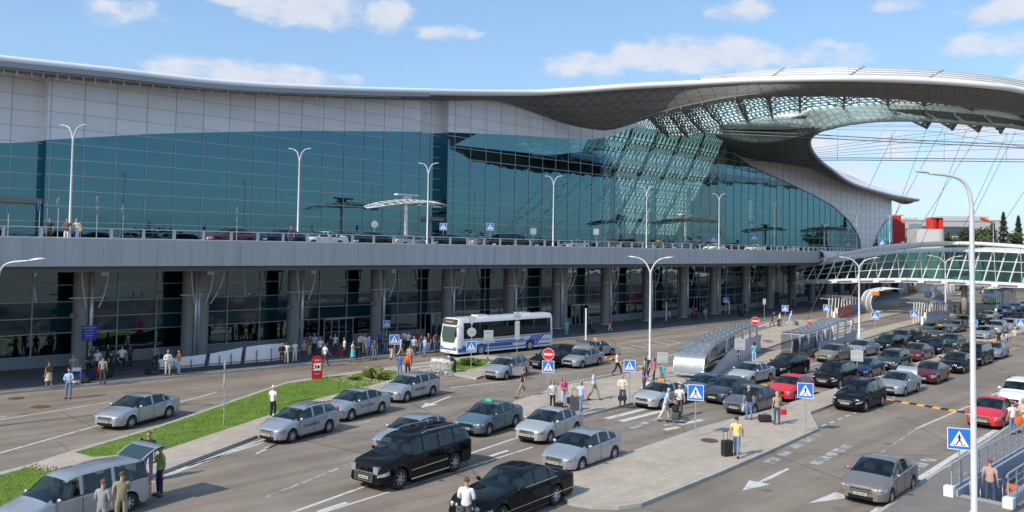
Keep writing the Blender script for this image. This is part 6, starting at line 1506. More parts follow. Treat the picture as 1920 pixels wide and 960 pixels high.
# =====================================================  COACH AND CITY BUS
def bus(pos,ang,label,L_,W,H_,base,lower,stripe,sign,name='coach',lowwin=1.55):
    e=empty(name,label,'bus',pos,ang); ox=L_/2
    def sect(x,ins): return [(W/2-ins,.32),(W/2-ins,1.2),(W/2-ins*.9,lowwin),(W/2-.06-ins,H_-.35),(W/2-.22-ins,H_-.06),(W/2-.6,H_),(0,H_+.03)]
    b=MB(); rows=[]
    for x,ins,dz in ((0,.22,0),(.06,.08,0),(.2,.02,0),(.5,0,0),(L_-.4,0,0),(L_-.1,.03,0),(L_,.16,0)):
        s_=sect(x,ins); lean=.0
        rows.append([Vector((ox-x-(.30*max(0,(z-1.2)/(H_-1.2))**2 if x<.6 else 0),y,z)) for y,z in s_]+[Vector((ox-x-(.30*max(0,(z-1.2)/(H_-1.2))**2 if x<.6 else 0),-y,z)) for y,z in s_[-2::-1]])
    b.grid([r[::-1] for r in rows]); b.f.append(tuple(range(len(rows[0])))); b.m.append(0); k=(len(rows)-1)*len(rows[0]); b.f.append(tuple(k+i for i in range(len(rows[0])))[::-1]); b.m.append(0)
    body=b.build('body',base,e,True,angle=35)
    b=MB(); b.box((0,0,.45),(L_*.96,W*.9,.4)); b.build('underbody',under,e)
    # windscreen follows the raked nose
    b=MB(); b.grid([[Vector((ox-.30*max(0,(z-1.2)/(H_-1.2))**2+.03-abs(y)**4*.10,y*(W/2-.16),z)) for y in (-1,-.6,0,.6,1)] for z in (1.25,1.7,2.2,2.62)]); b.build('windscreen',carglass,e,True)
    b=MB(); b.box((ox-.17,0,H_-.32),(.1,W*.78,.44)); o=b.build('destination_board',mat('board_brown',(.10,.08,.06),.5),e); 
    if sign: text_mesh(sign,.2,whitep,o,loc=(ox-.10,0,H_-.32),rot=(math.pi/2,0,math.pi/2))
    b=MB()
    for sg in (1,-1): b.add([(ox-.7,sg*(W/2+.005),lowwin),(-ox+.35,sg*(W/2+.005),lowwin),(-ox+.35,sg*(W/2-.052),H_-.40),(ox-.7,sg*(W/2-.052),H_-.40)],[(0,1,2,3)])
    b.build('window_surround',black,e)
    nw=7 if L_>11.5 else 6
    for sg in (1,-1):
        x0=.75 if sg>0 else 1.6
        for k in range(nw):
            xa=x0+(L_-.45-x0)*k/nw; xb=x0+(L_-.45-x0)*(k+1)/nw-.06
            b=MB(); ys=sg*(W/2+.012); b.add([(ox-xa,ys,lowwin+.02),(ox-xb,ys,lowwin+.02),(ox-xb,ys-sg*.055,H_-.42),(ox-xa,ys-sg*.055,H_-.42)],[(0,1,2,3)]); b.build('side_window',carglass,e)
    b=MB()
    for sg in (1,-1):
        for z,h in ((.55,.12),(.95,.07)): b.box((ox-L_/2,sg*(W/2+.006),z),(L_-.9,.012,h))
        for j in range(4):
            x0=L_*.68+j*.42; y=sg*(W/2+.009); b.add([(ox-x0,y,.62),(ox-x0-.33,y,.62),(ox-x0-1.27,y,1.42),(ox-x0-.94,y,1.42)],[(0,1,2,3)])
        b.box((ox-L_*.33,sg*(W/2+.007),.76),(L_*.55,.012,.16)) if False else None
    for sg in (1,-1): b.box((ox-L_*.30,sg*(W/2+.013),.80),(L_*.5,.012,.20)); b.box((ox-.75,sg*(W/2+.013),.62),(1.3,.012,.34)); b.box((ox-L_*.52,sg*(W/2+.013),1.12),(L_*.3,.012,.10))
    for sg in (1,-1):  b.box((ox-L_*.92,sg*(W/2+.007),1.45),(L_*.12,.012,.12))
    b.box((ox+.008,0,.66),(.012,W*.84,.12)); b.build('side_stripes',stripe,e)
    b=MB()
    for sg in (1,-1): b.box((ox-L_*.45,sg*(W/2+.011),.98),(L_*.7,.012,.05)); b.box((ox-L_*.45,sg*(W/2+.011),1.44),(L_*.8,.012,.04))
    b.build('thin_dark_stripe',mat('stripe_dark',(.05,.03,.12),.4),e)
    for q in (-1,1):
        b=MB(); b.box((ox-.02,q*(W/2-.35),.78),(.1,.42,.2)); b.build('headlight',headm,e)
        b=MB(); b.tube([(ox-.2,q*(W/2-.05),2.75),(ox+.25,q*(W/2+.12),2.6),(ox+.3,q*(W/2+.12),2.3)],.035,6); b.box((ox+.3,q*(W/2+.12),2.05),(.08,.22,.42)); b.build('wing_mirror',black,e)
    b=MB(); b.box((ox+.012,0,.45),(.02,.52,.12)); b.build('number_plate',mat('plate_yellow',(.75,.55,.05),.5),e)
    b=MB(); b.box((ox-L_*.3,0,H_+.07),(1.2,.9,.14)); b.box((ox-L_*.75,0,H_+.07),(1.2,.9,.14)); b.build('roof_hatch',base,e)
    for x in (2.7,L_-3.1):
        for sg in (1,-1):
            b=MB(); r_=.5; b.tube([(0,-.14,0),(0,.14,0)],r_,20); o=b.build('wheel',dark,e,False); o.location=(ox-x,sg*(W/2-.13),r_)
            b=MB(); b.tube([(0,sg*.145,0),(0,sg*.165,0)],r_*.55,14); b.build('rim',rimm,o); b=MB(); 
            ar_=[( r_*1.16*math.cos(a),sg*.142,r_*1.16*math.sin(a)) for a in [math.pi*k/12 for k in range(13)]]; b.add([(x_,y_,z_) for x_,y_,z_ in ar_]+[(r_*1.0*p_[0]/(r_*1.16),p_[1],r_*1.0*p_[2]/(r_*1.16)) for p_ in ar_],[(k,k+1,14+k,13+k) for k in range(12)]); b.build('wheel_arch',black,o)
    return e
cw_=paint('coach_white',(.72,.75,.78),0,.3); cb_=paint('coach_blue',(.03,.13,.50),.2,.3)
pf=G(901.7,667); a=R_(-137); Lb=11.8; M=Matrix.Rotation(a,3,'Z')
c=pf-M@Vector((Lb/2-2.7,2.5/2,0)); bus(Vector((c.x,c.y,0)),a,'large white touring coach with blue slanting stripes, stopped before the columns',Lb,2.5,3.35,cw_,None,cb_,'Аэропорт')
gb_=paint('bus_cream',(.62,.66,.60),0,.4); gs_=paint('bus_green',(.12,.42,.05),0,.4)
pf=G(1862,570); c=pf-M@Vector((4,1.2,0)); bus(Vector((c.x,c.y,0)),R_(-128),'cream and green city bus under the footbridge',10.5,2.5,3.1,gb_,None,gs_,'851',name='city_bus',lowwin=1.3)
# =====================================================  PEOPLE
skinm=mat('skin',(.48,.28,.20),.6); shoem=mat('shoe',(.05,.04,.035),.6)
SH=mat('shirt_base',(.5,.5,.5),.8); TR=mat('trouser_base',(.1,.1,.15),.8); HR=mat('hair_base',(.03,.02,.015),.7)
def pose_pts(P):
    """joints in metres, facing +x, left = +y; P overrides the defaults"""
    J={'pel':(0,0,.95),'sp':(0,0,1.12),'ch':(.0,0,1.30),'nb':(-.01,0,1.46),'nk':(.0,0,1.54),'hd':(.02,0,1.61),'hc':(.015,0,1.68),'ht':(.0,0,1.745),
       'hl':(0,.10,.91),'kl':(.02,.11,.50),'al':(-.01,.12,.09),'tl':(.17,.14,.035),'hr':(0,-.10,.91),'kr':(.02,-.11,.50),'ar':(-.01,-.12,.09),'tr':(.17,-.14,.035),
       'sl':(0,.185,1.41),'el':(-.02,.24,1.13),'wl':(.05,.25,.88),'sr':(0,-.185,1.41),'er':(-.02,-.24,1.13),'wr':(.05,-.25,.88)}
    J.update(P); return {k:Vector(v) for k,v in J.items()}
def make_person(nm,P,sleeve='short',lower='trousers',hair='short',fem=False):
    J=pose_pts(P); R={'pel':.135,'sp':.115,'ch':.145,'nb':.085,'nk':.052,'hd':.075,'hc':.09,'ht':.05,'h':.088,'k':.062,'a':.04,'t':.034,'s':.062,'e':.045,'w':.03}
    if fem: R.update(sp=.10,ch=.125,pel=.14,s=.05,e=.036,w=.025,k=.055)
    names=list(J); verts=[J[k] for k in names]; ix={k:i for i,k in enumerate(names)}; rad=[R.get(k,R.get(k[0],.05)) for k in names]
    ed=[('pel','sp'),('sp','ch'),('ch','nb'),('nb','nk'),('nk','hd'),('hd','hc'),('hc','ht'),('pel','hl'),('hl','kl'),('kl','al'),('al','tl'),('pel','hr'),('hr','kr'),('kr','ar'),('ar','tr'),('ch','sl'),('sl','el'),('el','wl'),('ch','sr'),('sr','er'),('er','wr')]
    edges=[(ix[a],ix[b]) for a,b in ed]; seg=[(J[a],J[b],a+b) for a,b in ed]
    for sd,sg in (('l',1),('r',-1)):   # palm, four fingers and a thumb
        w_=J['w'+sd]; d=(w_-J['e'+sd]).normalized(); side=Vector((1,0,0)) if abs(d.x)<.8 else Vector((0,0,1)); side=(side-d*side.dot(d)).normalized(); pn=d.cross(side)*sg
        i0=len(verts); verts.append(w_+d*.06); rad.append(.032); edges.append((ix['w'+sd],i0)); seg.append((w_,w_+d*.06,'hand'))
        for j,(o,l) in enumerate(((-.028,.062),(-.010,.075),(.010,.072),(.027,.058))):
            a=w_+d*.095+side*o; b=a+d*l*.55+pn*-.008; c=b+d*l*.45-pn*.022
            k=len(verts); verts+= [a,b,c]; rad+=[.0105,.009,.008]; edges+=[(i0,k),(k,k+1),(k+1,k+2)]
        k=len(verts); verts+=[w_+d*.045+side*.038,w_+d*.085+side*.052]; rad+=[.012,.009]; edges+=[(i0,k),(k,k+1)]
    me=bpy.data.meshes.new('p'); me.from_pydata([tuple(v) for v in verts],edges,[]); o=bpy.data.objects.new('p',me); col.objects.link(o)
    m=o.modifiers.new('skin','SKIN'); m.use_smooth_shade=True; m.branch_smoothing=.6
    for i,sv in enumerate(me.skin_vertices[0].data):
        sv.radius=(rad[i],rad[i]); sv.use_root=(i==0)
    ss=o.modifiers.new('s','SUBSURF'); ss.levels=1; ss.render_levels=1
    bpy.context.view_layer.update(); ev=o.evaluated_get(bpy.context.evaluated_depsgraph_get()); bm_=bpy.data.meshes.new_from_object(ev); bpy.data.objects.remove(o)
    # face: nose, brow and ears pulled out of the same surface; widen the shoulders and hips
    hc=J['hc']; 
    for v in bm_.vertices:
        r=v.co-hc
        if r.length<.16 and v.co.z>J['hd'].z-.08:
            if abs(r.y)<.028 and r.x>.05 and -.06<r.z<.0: v.co.x+=.022
            if abs(r.y)>.07 and abs(r.z+.02)<.03 and abs(r.x)<.03: v.co.y*=1.14
            v.co.x=hc.x+(v.co.x-hc.x)*1.04
    bm_.name='body'; bm_.materials.clear(); bm_.materials.append(skinm)
    for p in bm_.polygons: p.use_smooth=True
    def near(c):
        best=None
        for a,b,k in seg:
            ab=b-a; t=max(0,min(1,(c-a).dot(ab)/ab.length_squared)); d=(c-(a+ab*t)).length
            if best is None or d<best[0]: best=(d,k,t)
        return best[1],best[2]
    tagf=[near(p.center) for p in bm_.polygons]
    e=bpy.data.objects.new('person',None); col.objects.link(e)
    body=bpy.data.objects.new('body',bm_); col.objects.link(body); body.parent=e
    def clothe(nm_,test,mt,infl,close=False):
        fs=[i for i,p in enumerate(bm_.polygons) if test(tagf[i][0],tagf[i][1],p.center)]
        if not fs: return None
        used={}; vs=[]; out=[]
        for i in fs:
            f=[]
            for vi in bm_.polygons[i].vertices:
                if vi not in used: used[vi]=len(vs); v=bm_.vertices[vi]; vs.append(tuple(v.co+v.normal*infl))
                f.append(used[vi])
            out.append(tuple(f))
        b=MB(); b.v=vs; b.f=out; b.m=[0]*len(out); return b.build(nm_,mt,e,True)
    torso={'pelsp','spch','chnb','chsl','chsr'}
    def tshirt(k,t,c):
        if k in ('slel','srer'): return sleeve=='long' or t<.6
        if k in ('elwl','erwr'): return sleeve=='long' and t<.92
        if k in('pelhl','pelhr'): return c.z>.90
        return k in torso or (k=='nbnk' and t<.1 and False)
    clothe('shirt',tshirt,SH,.018)
    def pants(k,t,c):
        if lower=='skirt': return False
        lim=1.0 if lower=='trousers' else .35
        if k in ('pelhl','pelhr','hlkl','hrkr'): return True
        if k in ('klal','krar'): return t<lim*.95
        return k=='pelsp' and t<.45
    if lower!='skirt': clothe('trousers',pants,TR,.012)
    else:
        b=MB(); mid=(J['kl']+J['kr'])/2; rows=[]
        for t,rx,ry in ((0,.135,.155),(.3,.16,.185),(.7,.18,.21),(1.05,.21,.25)):
            c=J['pel'].lerp(mid,t)+Vector((0,0,.08*(1-t))); rows.append([c+Vector((rx*math.cos(a)+.0,ry*math.sin(a),.0)) for a in [2*math.pi*k/14 for k in range(14)]])
        b.grid(rows,True); b.build('skirt',TR,e,True)
    def hairt(k,t,c):
        if c.z<J['hd'].z-.02 and hair=='short': return False
        if k not in ('nkhd','hdhc','hcht'): return False
        r=c-J['hc']; return r.z>.045 or (r.x<-.015 and r.z>(-.05 if hair=='short' else -.14)) or (abs(r.y)>.06 and r.x<.02 and r.z>-.01)
    h=clothe('hair',hairt,HR,.016)
    if hair=='long':
        b=MB(); hd=J['hc']; rows=[]
        for z,rx,ry,ox_ in ((.03,.075,.095,-.03),(-.06,.07,.10,-.045),(-.15,.055,.095,-.06),(-.24,.03,.07,-.065),(-.27,.01,.03,-.065)): rows.append([hd+Vector((ox_+rx*math.cos(a)*(1 if math.cos(a)<0 else .25),ry*math.sin(a),z)) for a in [2*math.pi*k/12 for k in range(12)]])
        b.grid(rows,True); b.build('long_hair',HR,e,True)
    for sd in 'lr': 
        a,t_=J['a'+sd],J['t'+sd]; b=MB(); d=(t_-a); d.z=0; d.normalize(); an=math.atan2(d.y,d.x); b.ell((a.x+d.x*.075,a.y+d.y*.075,min(a.z-.045,t_.z+.02)),(.15,.052,.05),10,6,an); b.build('shoe',shoem,e,True)
    e['fem']=fem
    return e
POSES={
 'stand':make_person('stand',{'wl':(.08,.26,.88),'kr':(.05,-.13,.5)}),
 'walk':make_person('walk',{'kl':(.22,.10,.52),'al':(.30,.10,.12),'tl':(.46,.11,.07),'kr':(-.08,-.10,.50),'ar':(-.34,-.10,.15),'tr':(-.20,-.11,.035),'el':(-.14,.24,1.16),'wl':(-.10,.26,.92),'er':(.10,-.24,1.15),'wr':(.26,-.22,.98)}),
 'walklong':make_person('walklong',{'kl':(.20,.10,.52),'al':(.26,.10,.11),'tl':(.42,.11,.06),'kr':(-.06,-.10,.50),'ar':(-.30,-.10,.14),'tr':(-.16,-.11,.035),'el':(-.10,.24,1.14),'wl':(-.05,.26,.89),'er':(.06,-.24,1.14),'wr':(.18,-.23,.94)},sleeve='long'),
 'standlong':make_person('standlong',{'er':(.02,-.25,1.14),'wr':(.18,-.14,1.08),'el':(.02,.25,1.14),'wl':(.20,.12,1.10),'kl':(.05,.13,.5)},sleeve='long'),
 'hold':make_person('hold',{'er':(.06,-.23,1.16),'wr':(.28,-.10,1.20),'el':(-.03,.25,1.13),'wl':(.02,.26,.87)}),
 'push':make_person('push',{'sp':(.04,0,1.12),'ch':(.10,0,1.29),'nb':(.15,0,1.44),'nk':(.17,0,1.52),'hd':(.20,0,1.58),'hc':(.205,0,1.65),'ht':(.2,0,1.715),'sl':(.13,.18,1.39),'sr':(.13,-.18,1.39),'el':(.22,.24,1.14),'wl':(.45,.22,1.04),'er':(.22,-.24,1.14),'wr':(.45,-.22,1.04),'kl':(.16,.10,.52),'al':(.18,.10,.10),'tl':(.34,.11,.04),'kr':(-.10,-.10,.50),'ar':(-.34,-.10,.14),'tr':(-.2,-.11,.035)}),
 'bend':make_person('bend',{'pel':(-.12,0,.93),'sp':(0,0,1.06),'ch':(.17,0,1.15),'nb':(.31,0,1.20),'nk':(.37,0,1.24),'hd':(.43,0,1.26),'hc':(.48,0,1.31),'ht':(.53,0,1.34),'sl':(.24,.18,1.18),'sr':(.24,-.18,1.18),'el':(.34,.24,.94),'wl':(.5,.20,.82),'er':(.34,-.24,.94),'wr':(.5,-.2,.82),'hl':(-.12,.10,.89),'hr':(-.12,-.10,.89),'kl':(.03,.11,.5),'kr':(-.04,-.11,.5),'al':(-.06,.12,.09),'ar':(-.1,-.12,.09),'tl':(.12,.13,.035),'tr':(.08,-.13,.035)},sleeve='long'),
 'wstand':make_person('wstand',{'er':(.0,-.22,1.14),'wr':(.16,-.12,1.12),'el':(-.02,.22,1.14),'wl':(.03,.25,.9)},hair='long',fem=True),
 'wwalk':make_person('wwalk',{'kl':(.18,.08,.52),'al':(.24,.08,.11),'tl':(.38,.09,.06),'kr':(-.06,-.08,.50),'ar':(-.28,-.08,.14),'tr':(-.15,-.09,.035),'er':(.05,-.22,1.14),'wr':(.2,-.16,1.02)},hair='long',fem=True),
 'wskirt':make_person('wskirt',{'kl':(.10,.08,.50),'al':(.16,.08,.10),'tl':(.31,.09,.05),'kr':(-.04,-.08,.50),'ar':(-.2,-.08,.13),'tr':(-.07,-.09,.035),'er':(.05,-.22,1.14),'wr':(.2,-.16,1.02)},hair='short',lower='skirt',fem=True),
}
CLO={}
def cloth(c):
    k='cloth_%d_%d_%d'%tuple(int(x*255) for x in c)
    if k not in CLO: CLO[k]=mat(k,c,.85,0,.12,9)
    return CLO[k]
C_={'white':(.72,.72,.72),'ltblue':(.42,.55,.75),'blue':(.04,.12,.5),'jeans':(.13,.22,.38),'dkjeans':(.05,.08,.15),'black':(.018,.018,.02),'grey':(.28,.29,.29),'khaki':(.30,.27,.17),'beige':(.58,.50,.36),'dkgrey':(.07,.07,.075),'red':(.5,.02,.02),'orange':(.75,.13,.02),'turq':(.10,.50,.55),'pink':(.75,.06,.22),'purple':(.13,.05,.35),'yellow':(.80,.58,.22),'brown':(.16,.07,.04),'green':(.30,.45,.14),'stripe':(.45,.32,.26),'navy':(.02,.03,.10),'cream':(.70,.62,.48)}
HAIRC={'d':(.02,.014,.01),'b':(.10,.05,.02),'f':(.5,.36,.14),'w':(.6,.6,.58),'r':(.15,.06,.03),'bald':(.45,.27,.19)}
used_pose=set()
def person(pose,p,ang,top,bot,hair,label,h=1.0,group=None,extra=None):
    P0=POSES[pose]
    if 'bald' in label or 'stout' in label: hair='bald'
    ov={'shirt_base':cloth(C_[top]),'trouser_base':cloth(C_[bot]),'hair_base':mat('hair_'+hair,HAIRC[hair],.7)}
    e=copy_tree(P0,None,ov); e.name='person'; e.location=p; e.rotation_euler=(0,0,R_(ang)); e.scale=(h,h,h); tag(e,label,'person',group); e.pop('fem',None) if hasattr(e,'pop') else None
    return e
def bag_mesh(): pass
caseb={}
def suitcase(p,ang,c,label,up=True,handle=True,s=1.,grp='luggage'):
    e=empty('suitcase',label,'suitcase',p,R_(ang),grp); b=MB()
    w_,d_,h_=(.42*s,.26*s,.62*s) if up else (.6*s,.34*s,.34*s)
    rows=[]
    for z,k in ((.04,.93),(.07,1.),(h_-.04,1.),(h_,.92)): rows.append([Vector((x*w_/2*k,y*d_/2*k,z)) for x,y in ((-1,-.85),(-.88,-1),(.88,-1),(1,-.85),(1,.85),(.88,1),(-.88,1),(-1,.85))])
    b.grid(rows,True); b.f.append(tuple(8*3+i for i in range(8))); b.m.append(0); b.build('case',cloth(c),e,True,angle=40) if False else b.build('case',cloth(c),e)
    b=MB()
    if up: b.bar((-.12,d_/2-.02,h_),(-.12,d_/2-.02,h_+.38),.02); b.bar((.12,d_/2-.02,h_),(.12,d_/2-.02,h_+.38),.02); b.bar((-.13,d_/2-.02,h_+.38),(.13,d_/2-.02,h_+.38),.03)
    else: b.bar((-.1,0,h_),(-.08,0,h_+.1),.025); b.bar((.1,0,h_),(.08,0,h_+.1),.025); b.bar((-.08,0,h_+.1),(.08,0,h_+.1),.03)
    b.build('handle',black,e)
    b=MB(); 
    for x in (-1,1):
        for y in (-1,1): b.tube([(x*w_*.4-.012,y*d_*.35,.03),(x*w_*.4+.012,y*d_*.35,.03)],.03,8)
    b.build('castors',black,e)
    return e
def handbag(p,ang,c,label,z=.45,s=1.):
    e=empty('bag',label,'bag',Vector((p.x,p.y,p.z+z)),R_(ang)); b=MB(); rows=[]
    for t,k in ((0,.9),(.3,1.05),(.8,.95),(1,.8)): rows.append([Vector((math.cos(a)*.19*s*k,math.sin(a)*.07*s*k,t*.28*s)) for a in [2*math.pi*i/12 for i in range(12)]])
    b.grid(rows,True); b.f.append(tuple(range(12))[::-1]); b.m.append(0); b.f.append(tuple(36+i for i in range(12))); b.m.append(0); b.build('bag_body',cloth(c),e,False)
    b=MB(); b.tube([( -.12*s,0,.27*s),(-.09*s,0,.42*s),(0,0,.48*s),(.09*s,0,.42*s),(.12*s,0,.27*s)],.012,5); b.build('strap',cloth(c),e,True); return e
def cart(p,ang,label,load=True,grp='luggage trolleys'):
    e=empty('luggage_trolley',label,'trolley',p,R_(ang),grp); b=MB()
    for y in (-.27,.27): b.tube([(.55,y*.7,.14),(-.35,y,.18),(-.45,y,.6),(-.5,y,1.0)],.022,6); 
    b.tube([(-.5,-.3,1.0),(-.5,.3,1.0)],.028,6); b.tube([(.55,-.19,.14),(.55,.19,.14)],.02,6)
    for x in (-.3,-.05,.2,.45): b.tube([(x,-.23,.17),(x,.23,.17)],.015,5)
    for y in (-.15,0,.15): b.tube([(.5,y,.16),(-.38,y,.2),(-.42,y,.55)],.014,5)
    b.tube([(-.46,-.27,.72),(-.46,.27,.72)],.02,5); b.build('frame',galv,e,True)
    b=MB(); b.box((-.47,0,.86),(.03,.5,.2)); b.build('sign_plate',whitep,e)
    for x,y in ((.45,.0),(-.35,.25),(-.35,-.25)): b=MB(); b.tube([(x,y-.025,.08),(x,y+.025,.08)],.08,10); b.build('wheel',dark,e)
    return e
